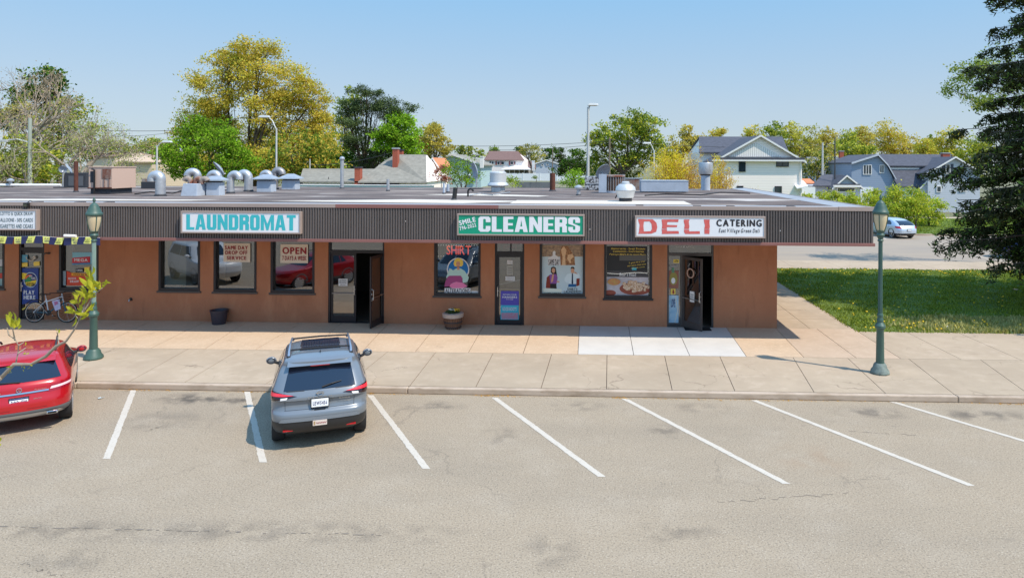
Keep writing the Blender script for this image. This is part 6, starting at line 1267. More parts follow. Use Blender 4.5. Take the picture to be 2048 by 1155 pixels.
# beige house far left
t = thing('house', 'beige house with a hipped roof seen through the bare tree', 'house', (V(268, 400, 80)[0], 80, 0), HG); side_gable(t, 80, 230, 302, 323, 306, 9, M['sid_beige'], mat('shingle_tan', rgb(196, 172, 148), .9, var=.1), pRL=262, pRR=280, hipl=True, hipr=True); hwin(t, 79.9, 252, 260, 325, 337)
t = thing('house', 'low pink-roofed house glimpsed behind the bare tree', 'house', (V(205, 400, 95)[0], 95, 0), HG); side_gable(t, 95, 180, 228, 312, 303, 9, M['sid_beige'], M['shingle_brown'])
# big white house
t = thing('house', 'big white clapboard house with a wide front gable and dark roof', 'house', (V(1500, 400, 68)[0], 68, 0), HG)
x0, x1, ze, xp, zp = gable_front(t, 68, 1432, 1604, 319, 1520, 270, 9, M['sid_white'], M['shingle_dark'], M['white'], .35)
side_gable(t, 74, 1398, 1578, 304, 273, 9, M['sid_white'], M['shingle_dark'], pRL=1398, pRR=1565)
xa, za = V(1432, 317, 67.5); xb, _ = V(1606, 317, 67.5); MB().box(xa-.3, xb+.2, 67.6, 67.98, za-.1, za+.12).build('pent_roof', M['shingle_dark'], t); MB().box(xa-.35, xb+.25, 67.55, 67.9, za-.26, za-.105).build('pent_trim', M['white'], t)
b = MB(); p = [V(a, c, 67.93) for a, c in ((1455, 313.5), (1563, 313.5), (1512, 285.5))]; b.prism([(q[0], 67.93, q[1]) for q in p], (0, .05, 0)); 
m_, t_, p_ = newmat('board_batten'); wv = t_.nodes.new('ShaderNodeTexWave'); wv.bands_direction = 'X'; wv.inputs['Scale'].default_value = 1.5; tc = t_.nodes.new('ShaderNodeTexCoord'); bu = t_.nodes.new('ShaderNodeValToRGB'); bu.color_ramp.elements[0].color = rgb(196, 192, 188); bu.color_ramp.elements[1].position = .4; bu.color_ramp.elements[1].color = rgb(240, 236, 232); t_.links.new(tc.outputs['Object'], wv.inputs['Vector']); t_.links.new(wv.outputs['Fac'], bu.inputs[0]); t_.links.new(bu.outputs[0], p_.inputs['Base Color'])
b.build('gable_panel', m_, t)
hwin(t, 67.96, 1479, 1489.5, 323, 342, fr=M['dark']); hwin(t, 67.96, 1554, 1576, 323, 332, 2, fr=M['dark']); hwin(t, 67.96, 1475, 1485, 373, 385, fr=M['dark']); hwin(t, 67.96, 1551, 1562, 373.5, 388, fr=M['dark'])
xa = V(1601, 330, 67.9)[0]; MB().tube([(xa, 67.9, 0), (xa, 67.9, ze-.2)], .06).build('downpipe', M['white'], t)
xa, za = V(1590, 365, 67.9); b = MB(); slab(b, (xa, 67.3, za-.5), (xa+1.1, 67.3, za-.3), (xa+1.1, 69, za+.2), (xa, 69, za+.2)); b.build('side_canopy', M['white'], t)
# grey roof behind, garage, orange bit, blue house, pale gabled house
t = thing('house', 'grey-roofed house with a brick chimney behind the blue one', 'house', (V(1680, 400, 105)[0], 105, 0), HG); side_gable(t, 105, 1634, 1722, 347, 314, 10, M['sid_grey'], mat('shingle_mid', rgb(120, 122, 130), .9, var=.1), over=.3); chimney(t, 108, 1680, 1688, 303, 316, M['brick'], M['galv'])
t = thing('garage', 'white garage with a dark roof before the blue house', 'garage', (V(1675, 400, 76)[0], 76, 0))
gable_front(t, 76, 1668, 1720, 371.5, 1692, 350, 7, M['sid_grey'], M['shingle_dark'], M['white'], .3); b = MB(); x0, z0 = V(1625, 371, 77); x1, z1 = V(1668, 371, 77); xr, zr = V(1692, 349.5, 79); slab(b, (x0, 77, z0), (xr, 77, z0), (xr, 80, zr), (x0+2, 80, zr)); b.build('roof', M['shingle_dark'], t); MB().box(x0+.3, x1+1, 77.3, 82, 0, z0).build('wall', M['sid_grey'], t)
hwin(t, 75.97, 1675, 1709, 376, 383, fr=M['white']); xa, za = V(1668, 370, 75.7); xb, _ = V(1722, 370, 75.7); MB().box(xa, xb, 75.6, 75.97, za-.22, za).build('pent_trim', M['white'], t); MB().box(xa+.1, xb-.1, 75.62, 75.96, za, za+.14).build('pent_roof', M['shingle_dark'], t)
t = thing('shed', 'low shed with a faded orange roof right of the white house', 'shed', (V(1608, 400, 84)[0], 84, 0)); side_gable(t, 84, 1592, 1632, 366, 357, 4, M['sid_grey'], M['shingle_orange'])
t = thing('house', 'blue-grey house with a gambrel gable and dark shingled porch roof', 'house', (V(1790, 400, 84)[0], 84, 0), HG)
Yb = 84; P = [V(a, c, Yb) for a, c in ((1703, 420), (1797, 420), (1797, 376), (1773, 331), (1754, 311), (1703, 326))]; b = MB().prism([(q[0], Yb, max(0, q[1])) for q in P], (0, 9, 0)); b.build('wall', M['sid_blue'], t)
for nm, seg in (('roof', ((1701, 327), (1754, 310))), ('roof', ((1754, 310), (1774, 331))), ('roof', ((1774, 331), (1798, 374)))):
    (a0, c0), (a1, c1) = seg; q0, q1 = V(a0, c0, Yb), V(a1, c1, Yb); b = MB(); slab(b, (q0[0], Yb-.35, q0[1]+.12), (q1[0], Yb-.35, q1[1]+.12), (q1[0], Yb+9.3, q1[1]+.12), (q0[0], Yb+9.3, q0[1]+.12)); r_ = b.build(nm, M['shingle_dark'], t)
    b = MB(); b.hexa([(q0[0], Yb-.4, q0[1]-.08), (q1[0], Yb-.4, q1[1]-.08), (q1[0], Yb-.36, q1[1]-.08), (q0[0], Yb-.36, q0[1]-.08), (q0[0], Yb-.4, q0[1]+.14), (q1[0], Yb-.4, q1[1]+.14), (q1[0], Yb-.36, q1[1]+.14), (q0[0], Yb-.36, q0[1]+.14)]); b.build('barge_board', M['sid_grey'], r_)
hwin(t, Yb-.03, 1727, 1742, 330.5, 348, 3); hwin(t, Yb-.03, 1760, 1767, 330.5, 345, 2)
# wing to the right: main roof, dormer wall, shingled porch roof
x0, z0 = V(1773, 331, Yb+.6); x1, _ = V(1852, 331, Yb+.6); xr, zr = V(1757, 310.5, Yb+4); xr1 = V(1905, 310.5, Yb+4)[0]
b = MB(); slab(b, (x0, Yb+.6, z0), (x1, Yb+.6, z0), (xr1, Yb+4, zr+.15), (xr, Yb+4, zr+.15)); b.build('roof', M['shingle_dark'], t)
b = MB(); b.box(x0, x1-.4, Yb+1.0, Yb+8, 0, z0-.1); b.build('wall', M['sid_blue'], t)
xa, za = V(1776, 338, Yb+.9); xb, _ = V(1838, 338, Yb+.9); xc, zc = V(1796, 372, Yb-1.2); xd, _ = V(1852, 372, Yb-1.2); b = MB(); slab(b, (xc, Yb-1.2, zc), (xd, Yb-1.2, zc), (xb, Yb+.9, za), (xa, Yb+.9, za)); b.build('porch_roof', M['shingle_dark'], t); MB().box(xa, xb, Yb+.85, Yb+.98, za-.1, za+.2).build('dormer_trim', M['white'], t)
MB().box(xc+.2, xd-.2, Yb-.9, Yb+.9, 0, zc-.15).build('porch_wall', mat('porch_mint', rgb(180, 206, 206), .7), t); gable_front(t, Yb-1.6, 1841, 1866, 373, 1853, 361, 1.5, M['sid_grey'], M['shingle_dark'], M['white'], .15, zb=2.0)
t = thing('house', 'pale grey gabled house with a shuttered window beside the spruce', 'house', (V(1890, 400, 82)[0], 82, 0), HG)
gable_front(t, 82, 1856, 1960, 343, 1908, 313, 9, M['sid_grey'], M['shingle_dark'], M['white'], .4); hwin(t, 81.97, 1892, 1899, 329, 346, shutter=M['shutter']); hwin(t, 81.97, 1874, 1881, 373, 383); hwin(t, 81.97, 1919, 1931, 373, 382); chimney(t, 86, 1886, 1900, 307, 316, M['brick'], M['galv'])
# fences and walls
def fence(Y, px0, px1, py0, zb, label, m, step=2.4, post=True):
    x0, zt = V(px0, py0, Y); x1, _ = V(px1, py0, Y); t = thing('fence', label, 'fence', ((x0+x1)/2, Y, zb), 'white board fences beyond the shops'); n = max(1, int((x1-x0)/step))
    for i in range(n):
        a, c = x0+(x1-x0)*i/n, x0+(x1-x0)*(i+1)/n; MB().box(a+.07, c-.07, Y, Y+.05, zb+.05, zt).build('panel', m, t); MB().box(a-.07, a+.07, Y-.04, Y+.1, zb, zt+.1).build('post', m, t)
vin = mat('vinyl', rgb(226, 230, 234), .5)
fence(112, 1012, 1182, 346.5, 2.7, 'long white vinyl fence on the grass bank in the distance', vin); fence(71.5, 1592, 1632, 374, 0, 'short white vinyl fence between the white house and the garage', vin, 3); fence(78, 1722, 1748, 374, 0, 'white vinyl fence at the foot of the blue house', vin, 3); fence(66, 770, 900, 372, 0, 'white fence behind the small airy tree', vin, 3)
x0, zt = V(1034, 364, 75); x1, _ = V(1102, 364, 75); tag(MB().box(x0, x1, 75, 75.3, 0, zt).build('retaining_wall', mat('wall_slate', rgb(104, 108, 114), .9, var=.15, scale=2)), 'low slate-grey wall behind the rusty stack', 'wall')
x0, z0 = V(1560, 390, 60)

# ------------------------------------------------------------------ street lights, poles, wires
def street_light(px, Y, ptop, label, arm, wpx=4, zb=0., py_head=None):
    x, zt = V(px, ptop, Y); r = wpx/2*Y/F_; t = thing('street_light', label, 'street light', (x, Y, zb), 'tall street lights beyond the shops')
    MB().tube([(x, Y, zb), (x, Y, zt)], [r*1.15, r*.8], 10).build('pole', M['pole'], t, smooth=40)
    (ax, ay) = arm; hx, hz = V(ax, ay, Y); sg = 1 if hx > x else -1; mx = (x+hx)/2
    MB().tube([(x, Y, zt-.15), (x+(hx-x)*.35, Y, zt+(hz-zt)*.65), (x+(hx-x)*.75, Y, hz-.02), (hx-sg*.2, Y, hz)], [r*.6, r*.55, r*.5, r*.45], 8).build('arm', M['pole'], t, smooth=60)
    q = MB().hexa([(hx-.38, Y-.16, hz-.07), (hx+.38, Y-.16, hz-.07), (hx+.38, Y+.16, hz-.07), (hx-.38, Y+.16, hz-.07), (hx-.25, Y-.1, hz+.09), (hx+.3, Y-.1, hz+.06), (hx+.3, Y+.1, hz+.06), (hx-.25, Y+.1, hz+.09)]).build('lamp_head', M['pole'], t, bevel=.02)
    MB().box(hx-.2, hx+.25, Y-.11, Y+.11, hz-.1, hz-.07).build('lens', M['lampglass'], q)
street_light(553, 45, 256, 'tall grey street light reaching left against the yellow tree', (529, 233), 4)
street_light(1176.5, 46, 214, 'thick silver light pole with a small head, tallest in the middle', (1186, 209), 6)
street_light(314, 50, 291, 'short pale street light curving right before the green trees', (334, 283), 4)
street_light(1308, 60, 300, 'small street light bent left over the yellow forsythia', (1294, 286), 4)
def wood_pole(px, Y, ptop, label, wpx=4, bars=(), m=None, lamp=None):
    x, zt = V(px, ptop, Y); r = wpx/2*Y/F_; t = thing('utility_pole', label, 'pole', (x, Y, 0), 'utility poles beyond the shops')
    MB().tube([(x, Y, 0), (x, Y, zt)], [r*1.1, r*.8], 9).build('pole', m or M['wood'], t, smooth=40)
    for (py, half) in bars: z = V(px, py, Y)[1]; hh = half*Y/F_; MB().box(x-hh, x+hh, Y-.15, Y-.05, z-.06, z+.06).build('crossarm', M['wood'], t)
    if lamp: hx, hz = V(*lamp, Y); MB().tube([(x, Y, hz-.15), ((x+hx)/2, Y-.1, hz+.1), (hx, Y-.1, hz)], .05, 6).build('arm', M['pole'], t); MB().box(hx-.35, hx+.2, Y-.22, Y+.02, hz-.12, hz+.06).build('lamp_head', M['pole'], t, bevel=.02)
wood_pole(60, 48, 236, 'pale weathered pole at the left beside the bare tree', 8, m=mat('pole_pale', rgb(160, 168, 156), .9, var=.15, scale=2, stretch=(3, 3, .3)), lamp=(14, 281))
wood_pole(395, 70, 254, 'wooden pole with a white lamp arm before the green trees', 5, ((258, 4),), lamp=(358, 280)); wood_pole(335, 90, 262, 'thin pole with a small crossarm left of the green trees', 2.5, ((266, 5),), m=M['pole'])
wood_pole(1219, 70, 276, 'brown wooden pole in front of the big maple', 4.5); wood_pole(1645.5, 80, 285, 'pale pole left of the garage roof', 4, m=M['pole']); wood_pole(1670, 78, 275, 'dark slender pole right above the garage roof', 3, m=M['wire']); wood_pole(1105, 120, 296, 'small pole with a transformer beside the grey house', 2.5)
wood_pole(620, 62, 318, 'thin grey pole behind the long grey roof', 2.5, m=M['pole']); wood_pole(721, 75, 318, 'thin post beside the dark pine', 2, m=M['pole'])
def wire(a, c, sag, label):
    pa = V(a[0], a[1], a[2]); pc = V(c[0], c[1], c[2]); A = Vector((pa[0], a[2], pa[1])); B_ = Vector((pc[0], c[2], pc[1])); pts = []
    for i in range(17): q = i/16; p = A.lerp(B_, q); p.z -= sag*4*q*(1-q); pts.append(p)
    tag(MB().tube(pts, .022, 5).build('overhead_wire', M['wire']), label, 'wire')
wire((1219, 282, 70), (860, 291, 78), .25, 'upper overhead wire crossing the sky over the brown-roofed house'); wire((1219, 286, 70), (985, 300, 78), .2, 'lower overhead wire crossing the sky over the brown-roofed house')
wire((60, 251, 48), (395, 258, 70), .3, 'upper overhead wire between the left poles'); wire((60, 262, 48), (335, 266, 90), .4, 'lower overhead wire between the left poles')
wire((1645, 290, 80), (1219, 279, 70), .5, 'overhead wire running behind the big white house'); wire((620, 330, 62), (790, 303, 60), .3, 'sagging service wire behind the grey roof ridge')

# ------------------------------------------------------------------ trees
def leaf_mesh(name, P, tone, size, m, parent=None, up=.5, asp=.6, org=(0, 0, 0), lab=None):
    n = len(P); rs = np.random
    nr = rs.normal(size=(n, 3)); nr[:, 2] += up; nr /= np.linalg.norm(nr, axis=1)[:, None]
    t = rs.normal(size=(n, 3)); u = np.cross(nr, t); u /= np.linalg.norm(u, axis=1)[:, None]+1e-9; v = np.cross(nr, u)
    sz = size*rs.uniform(.6, 1.35, n)[:, None]*.6; u *= sz; v *= sz*asp
    P = P-np.array(org); q = np.stack([P-u, P-v*.9+u*.15, P+u, P+v*.9+u*.15], 1).reshape(-1, 3)
    me = bpy.data.meshes.new(name); me.vertices.add(4*n); me.vertices.foreach_set('co', q.astype(np.float32).reshape(-1)); me.loops.add(4*n); me.loops.foreach_set('vertex_index', np.arange(4*n, dtype=np.int32))
    me.polygons.add(n); me.polygons.foreach_set('loop_start', np.arange(0, 4*n, 4, dtype=np.int32)); me.update(calc_edges=True); me.materials.append(m)
    at = me.attributes.new('tone', 'FLOAT', 'POINT'); at.data.foreach_set('value', np.repeat(np.clip(tone, 0, 1), 4).astype(np.float32))
    o = bpy.data.objects.new(name, me); C.objects.link(o)
    if parent is not None: o.parent = parent
    else: o.location = org
    return o
LM = {}
def LMAT(k, a, b, tr=.4):
    if k not in ('spruce', 'pine', 'dark'): a, b = [tuple(min(255, c*1.13) for c in q) for q in (a, b)]
    if k not in LM: LM[k] = leafmat('leaf_'+k, rgb(*a), rgb(*b), tr)
    return LM[k]
GOLD = LMAT('gold', (152, 134, 50), (212, 190, 88), .45); GREEN = LMAT('green', (66, 88, 32), (134, 154, 60)); LIME = LMAT('lime', (86, 122, 26), (146, 184, 54)); YG = LMAT('yellow_green', (118, 128, 38), (204, 198, 82))
PINEM = LMAT('pine', (40, 60, 40), (110, 126, 78), .15); OLIVE = LMAT('olive', (128, 122, 56), (192, 184, 96)); DARKG = LMAT('dark', (28, 62, 22), (86, 124, 42), .25); PALE = LMAT('pale', (116, 124, 66), (176, 182, 104)); SPR = LMAT('spruce', (40, 48, 32), (100, 104, 66), .2)
SPRTIP = LMAT('spruce_tip', (70, 92, 40), (130, 150, 70), .2); BUD = LMAT('bud', (150, 122, 96), (196, 172, 140)); FORS = LMAT('forsythia', (186, 160, 30), (236, 218, 70), .4); TWIG = LMAT('twig', (140, 112, 50), (206, 172, 90), .2); SHRUB = LMAT('shrub', (92, 120, 30), (186, 200, 70))
def limb(b, a, c, r0, r1, bend=.12, n=5, sides=5):
    a, c = Vector(a), Vector(c); L = (c-a).length; o = Vector((random.uniform(-1, 1), random.uniform(-1, 1), random.uniform(-.2, .8)))*L*bend; pts = []; rr = []
    for i in range(n+1): q = i/n; pts.append(a.lerp(c, q)+o*math.sin(PI*q)); rr.append(r0*(1-q)+r1*q)
    b.tube(pts, rr, sides, cap=False); return pts
def tree(label, Y, bpx, lobes, m, leaf=.22, dens=1., tw=.3, name='tree', bark=None, group='trees beyond the shops', cat='tree', zb=0., gap=.12, clump=.2, inner=.3, m2=None, f2=0., up=.5, asp=.6, zt=None):
    """lobes are crown masses (px, py, rx, ry) at the distance Y; they become ellipsoids with real depth"""
    k = Y/F_; xb = V(bpx, 400, Y)[0]; t = thing(name, label, cat, (xb, Y, zb), group); Ls = []
    for (px, py, rx, ry) in lobes:
        X_, Z_ = V(px, py, Y); Ls.append((X_, Y+random.uniform(-.5, .5)*rx*k, Z_, rx*k, rx*k*.9, ry*k))
    P = []; T = []; A = []; ends = []
    for L_ in Ls:
        area = L_[3]*L_[5]; nc = max(6, int(area/(clump*max(L_[3], L_[5])+.35)**2*5*1.0)); nc = min(nc, 260); per = int(min(16000, dens*4.4*PI*area/(.45*leaf*leaf))/nc)+3
        lobe_tone = random.uniform(-.09, .09)
        for _ in range(nc):
            d = np.random.normal(size=3); d /= np.linalg.norm(d); rad = np.random.uniform(inner, 1)**.6*random.uniform(.82, 1.08)
            c_ = np.array([L_[0]+d[0]*rad*L_[3], L_[1]+d[1]*rad*L_[4], L_[2]+d[2]*rad*L_[5]])
            if random.random() < gap or c_[2] < zb+.15: continue
            if len(ends) < 400: ends.append((c_, L_))
            s_ = (clump*max(L_[3], L_[5])+.25)*random.uniform(.6, 1.2); q = np.random.normal(size=(per, 3))*np.array([s_, s_, s_*.6])*.62+c_
            P.append(q); T.append(np.clip(np.random.normal(.52+lobe_tone+random.uniform(-.13, .13), .2, per), 0, 1))
    P = np.vstack(P); T = np.concatenate(T); kz = P[:, 2] > zb+.05; P, T = P[kz], T[kz]
    if m2 is not None:
        sel = np.random.rand(len(P)) < f2
        leaf_mesh('crown', P[~sel], T[~sel], leaf, m, t, up, asp, (xb, Y, zb)); leaf_mesh('crown', P[sel], T[sel], leaf, m2, t, up, asp, (xb, Y, zb))
    else: leaf_mesh('crown', P, T, leaf, m, t, up, asp, (xb, Y, zb))
    b = MB(); zc = sum(l[2] for l in Ls)/len(Ls); zl = min(l[2]-l[5]*.5 for l in Ls); fork = Vector((xb+random.uniform(-.2, .2), Y, max(zb+.6, zb+(zl-zb)*.75))); b.tube([(xb, Y, zb), (xb+.03, Y, zb+.5), tuple(fork)], [tw*1.25, tw, tw*.8], 9)
    big = sorted(Ls, key=lambda l: -l[3]*l[5])
    for L_ in Ls:
        pts = limb(b, fork, (L_[0], L_[1], L_[2]-L_[5]*.1), tw*.42, tw*.12, .1, 6, 6)
        mine = [e for e in ends if e[1] is L_]; random.shuffle(mine)
        for e, _ in mine[:14]: st = pts[random.randint(2, 6)]; limb(b, st, e, tw*.09, tw*.02, .12, 4, 4)
    b.build('trunk', bark or M['bark'], t, smooth=60); return t
def bare_tree(label, Y, bpx, height_py, spread, m, leaf, nleaf, bark, name='tree', levels=5, lean=0., zb=0., tw=.3, dens_leaf=True, droop=0., split=3, ang=.5, group='trees beyond the shops'):
    xb = V(bpx, 400, Y)[0]; zt = V(bpx, height_py, Y)[1]; Hh = zt-zb; t = thing(name, label, 'tree', (xb, Y, zb), group); b = MB(); tips = []
    def grow(p, d, L, r, lv):
        pts = [p]; q = p.copy(); dd = d.copy()
        for i in range(4):
            dd = (dd+Vector((random.gauss(0, .12), random.gauss(0, .12), random.gauss(0, .08)-droop*(levels-lv)*.05))).normalized(); q = q+dd*L/4; pts.append(q.copy())
            if lv <= 2: tips.append(q.copy())
        b.tube(pts, [r*(1-.09*i) for i in range(5)], 6 if lv > 2 else 3, cap=False)
        if lv == 0: return
        for i in range(split if lv < levels else split+1):
            a = random.uniform(0, 2*PI); u = dd.orthogonal().normalized(); v = dd.cross(u); an = random.uniform(ang*.6, ang*1.4); nd = (dd*math.cos(an)+(u*math.cos(a)+v*math.sin(a))*math.sin(an)*spread); nd.z += .10; nd.normalize()
            grow(pts[random.randint(2, 4)] if i else pts[-1], nd, L*random.uniform(.62, .82), r*.56, lv-1)
    grow(Vector((xb, Y, zb)), Vector((lean, 0, 1)).normalized(), Hh*.30, tw, levels)
    b.build('trunk', bark, t)
    if nleaf:
        tp = np.array([tuple(q) for q in tips]); i = np.random.randint(0, len(tp), nleaf); P = tp[i]+np.random.normal(size=(nleaf, 3))*.28; leaf_mesh('crown', P, np.random.rand(nleaf), leaf, m, t, .3, .6, (xb, Y, zb))
    return t
# left cluster
bare_tree('tall bare tree with tan buds at the far left edge', 52, 2, 50, 1., BUD, .1, 3000, M['barkpale'], levels=6, tw=.36, split=3, ang=.5)
tree('dark green leafy tree behind the bare tree at the left', 62, 92, [(85, 165, 38, 30), (62, 205, 42, 34), (104, 150, 24, 20), (100, 200, 26, 26), (40, 240, 36, 30)], DARKG, .26, 1.1, .35, m2=GREEN, f2=.3)
tree('olive brown budding tree at the far left', 56, 22, [(10, 235, 34, 34), (40, 215, 22, 24)], OLIVE, .18, .4, .2, gap=.4, bark=M['barkpale'])
tree('light green leafy tree between the pale pole and the spreading bare tree', 60, 120, [(128, 215, 38, 24), (150, 250, 40, 30), (95, 240, 34, 30), (120, 290, 44, 36)], GREEN, .24, .8, .3, m2=YG, f2=.45)
tree('yellow-green tree low at the left edge', 50, 25, [(18, 300, 44, 34), (60, 320, 40, 30), (0, 340, 50, 30), (90, 345, 36, 22)], YG, .22, 1., .28, m2=GREEN, f2=.5)
bare_tree('spreading bare tree with pale leaves rising behind the air conditioner', 50, 152, 182, 1.25, PALE, .11, 4200, M['barkpale'], levels=6, tw=.3, split=3, ang=.62)
bare_tree('second bare grey tree leaning left behind the satellite dishes', 53, 112, 215, 1.25, PALE, .12, 900, M['barkpale'], levels=5, tw=.26, ang=.6, lean=-.12)
bare_tree('small bare tree in the gap right of the spreading one', 85, 318, 244, 1.1, BUD, .15, 1800, M['bark'], levels=5, tw=.25)
tree('mixed green thicket tree behind the beige house', 98, 240, [(215, 310, 40, 30), (262, 290, 30, 20), (310, 296, 34, 30), (330, 322, 30, 34), (240, 345, 60, 20), (180, 300, 40, 34)], GREEN, .26, .8, .3, m2=OLIVE, f2=.4)
# the big golden tree and its neighbours
tree('huge golden tree towering over the left half of the roof', 74, 505, [(520, 140, 78, 52), (470, 130, 46, 42), (585, 170, 50, 38), (440, 190, 60, 48), (555, 210, 70, 46), (625, 195, 36, 34), (400, 240, 52, 44), (480, 270, 84, 50), (600, 270, 60, 48), (640, 265, 38, 52), (560, 320, 80, 40), (385, 290, 36, 30), (520, 100, 50, 22), (375, 262, 40, 34), (655, 300, 34, 46), (510, 330, 120, 40)], GOLD, .2, 1., .5, gap=.16, m2=YG, f2=.35)
tree('broad green tree in front of the golden one, left', 60, 420, [(400, 270, 52, 40), (370, 300, 44, 40), (440, 285, 46, 34), (430, 330, 62, 32), (480, 325, 44, 32), (360, 335, 34, 28)], GREEN, .2, 1.1, .3, m2=LIME, f2=.6)
tree('green and gold tree behind the street light', 64, 600, [(590, 300, 56, 38), (640, 300, 40, 46), (540, 325, 46, 26), (620, 335, 60, 26)], GREEN, .24, .9, .3, m2=GOLD, f2=.4)
tree('pale green slim tree between golden tree and pine', 90, 700, [(698, 230, 28, 44), (685, 290, 34, 44), (715, 190, 20, 18)], GREEN, .26, .7, .25, m2=YG, f2=.3)
tree('dark bushy tree under the pine', 72, 700, [(690, 320, 44, 30), (740, 325, 40, 28), (660, 330, 22, 24)], DARKG, .24, 1.1, .25, m2=GREEN, f2=.3)
tree('dark layered pine with flat spreading boughs', 68, 722, [(735, 185, 34, 14), (705, 205, 34, 15), (775, 205, 48, 13), (740, 222, 60, 14), (800, 222, 36, 9), (700, 245, 34, 13), (760, 262, 52, 14), (715, 285, 42, 15), (770, 305, 40, 16), (725, 325, 34, 16), (690, 225, 20, 10), (825, 216, 18, 6)], PINEM, .2, 2.2, .4, up=1.2, asp=.3, inner=.05, clump=.14, gap=.05)
tree('bright lime maple in full leaf beside the pine', 66, 800, [(795, 260, 42, 32), (770, 280, 30, 28), (822, 282, 26, 28), (800, 300, 44, 20), (793, 236, 22, 16)], LIME, .22, 1.5, .25, gap=.06, m2=GREEN, f2=.15)
tree('round olive-gold tree right of the lime maple', 84, 865, [(868, 275, 30, 26), (850, 295, 26, 24), (885, 290, 22, 24), (866, 258, 18, 12)], OLIVE, .26, 1.1, .3, gap=.1, m2=GOLD, f2=.3)
tree('small airy green tree with a forked trunk before the mint house', 44, 928, [(915, 330, 26, 16), (945, 342, 22, 14), (895, 345, 20, 12), (925, 355, 30, 12), (935, 318, 16, 9)], LIME, .11, .55, .09, gap=.35, m2=GREEN, f2=.6)
tree('distant green tree over the mint house', 130, 925, [(922, 300, 14, 13), (945, 303, 14, 12), (962, 308, 12, 8)], GREEN, .35, 1., .3, m2=OLIVE, f2=.3)
tree('small distant tree behind the brown roof ridge', 190, 988, [(986, 298, 9, 7), (994, 301, 7, 6)], GREEN, .4, 1., .3)
tree('brownish budding tree right of the brown-roofed house', 165, 1062, [(1060, 300, 20, 17), (1075, 312, 18, 20), (1045, 302, 12, 12)], OLIVE, .35, .7, .4, gap=.3, m2=DARKG, f2=.15)
tree('dark green tree behind the brownish one', 175, 1040, [(1042, 300, 12, 13), (1094, 308, 12, 14)], DARKG, .4, 1., .3)
tree('pointed dark spruce on the horizon', 150, 1122, [(1122, 298, 4, 8), (1122, 310, 8, 10), (1122, 322, 11, 9)], SPR, .3, 1.3, .3, m2=DARKG, f2=.4, inner=.05)
tree('distant bluish-green tree right of the pointed spruce', 150, 1150, [(1145, 312, 16, 14), (1110, 306, 10, 14), (1162, 310, 10, 16)], DARKG, .35, 1., .3, m2=GREEN, f2=.3)
tree('broad dark evergreen mass below the distant trees', 100, 1145, [(1140, 330, 30, 15), (1165, 335, 26, 14), (1118, 342, 18, 10), (1190, 338, 24, 14)], DARKG, .25, 1.3, .3, gap=.05, m2=SPR, f2=.4)
tree('big spreading green maple behind the round condenser', 82, 1245, [(1255, 260, 44, 36), (1290, 255, 38, 32), (1215, 270, 36, 28), (1186, 275, 20, 22), (1250, 300, 54, 32), (1300, 295, 34, 34), (1200, 310, 26, 24)], GREEN, .26, .95, .4, m2=YG, f2=.35, gap=.16)
tree('yellow willow-like tree behind the forsythia', 88, 1352, [(1345, 300, 30, 26), (1375, 285, 28, 26), (1395, 300, 24, 30), (1330, 320, 34, 26), (1372, 262, 16, 10)], OLIVE, .25, .9, .3, m2=GOLD, f2=.3)
tree('round gold crown showing over the dark roof ridge', 120, 1438, [(1436, 268, 20, 12), (1425, 276, 16, 12)], GOLD, .3, 1.1, .3, m2=YG, f2=.4)
tree('low brown hedge tree under the big maple', 84, 1210, [(1205, 345, 34, 14), (1245, 348, 34, 14), (1270, 335, 20, 22)], OLIVE, .22, .9, .2, m2=DARKG, f2=.5)
# forsythia behind the duct box: arching yellow stems
def arching(label, Y, bpx, n, hpy, half, mleaf, m2, name='shrub'):
    x0 = V(bpx, 400, Y)[0]; t = thing(name, label, 'shrub', (x0, Y, 0)); b = MB(); P = []; T = []; P2 = []; zt = V(bpx, hpy, Y)[1]; hw = half*Y/F_
    for i in range(n):
        a = random.uniform(0, 2*PI); e = random.random()**.7; R_ = hw*e; top = zt*(1-.35*e*e)*random.uniform(.75, 1.03); bx_, by_ = x0+random.gauss(0, hw*.25), Y+random.gauss(0, hw*.2); pts = []
        for j in range(8): q = j/7; pts.append(Vector((bx_+R_*math.cos(a)*q**1.3, by_+R_*math.sin(a)*.8*q**1.3, top*math.sin(PI*.5*min(1, q*1.15))-.25*q*q*e)))
        b.tube(pts, [.018*(1-.1*j) for j in range(8)], 3, cap=False)
        for _ in range(46): j = random.uniform(2, 7); i0 = min(6, int(j)); p = pts[i0].lerp(pts[i0+1], j-i0); (P if bx_+R_*math.cos(a) < x0+hw*.25 or random.random() < .25 else P2).append((p.x+random.gauss(0, .1), p.y+random.gauss(0, .1), p.z+random.gauss(0, .1)))
    for Q, mm in ((P, mleaf), (P2, m2)): leaf_mesh('crown', np.array(Q), np.random.rand(len(Q)), .085, mm, t, .3, .45, (x0, Y, 0))
    b.build('stems', mat('stem_tan', rgb(176, 140, 80), .9), t)
arching('large yellow forsythia arching behind the long duct box', 43, 1352, 380, 296, 78, FORS, TWIG)
arching('straw-yellow arching shrub against the big white house', 44, 1428, 170, 312, 48, FORS, TWIG)
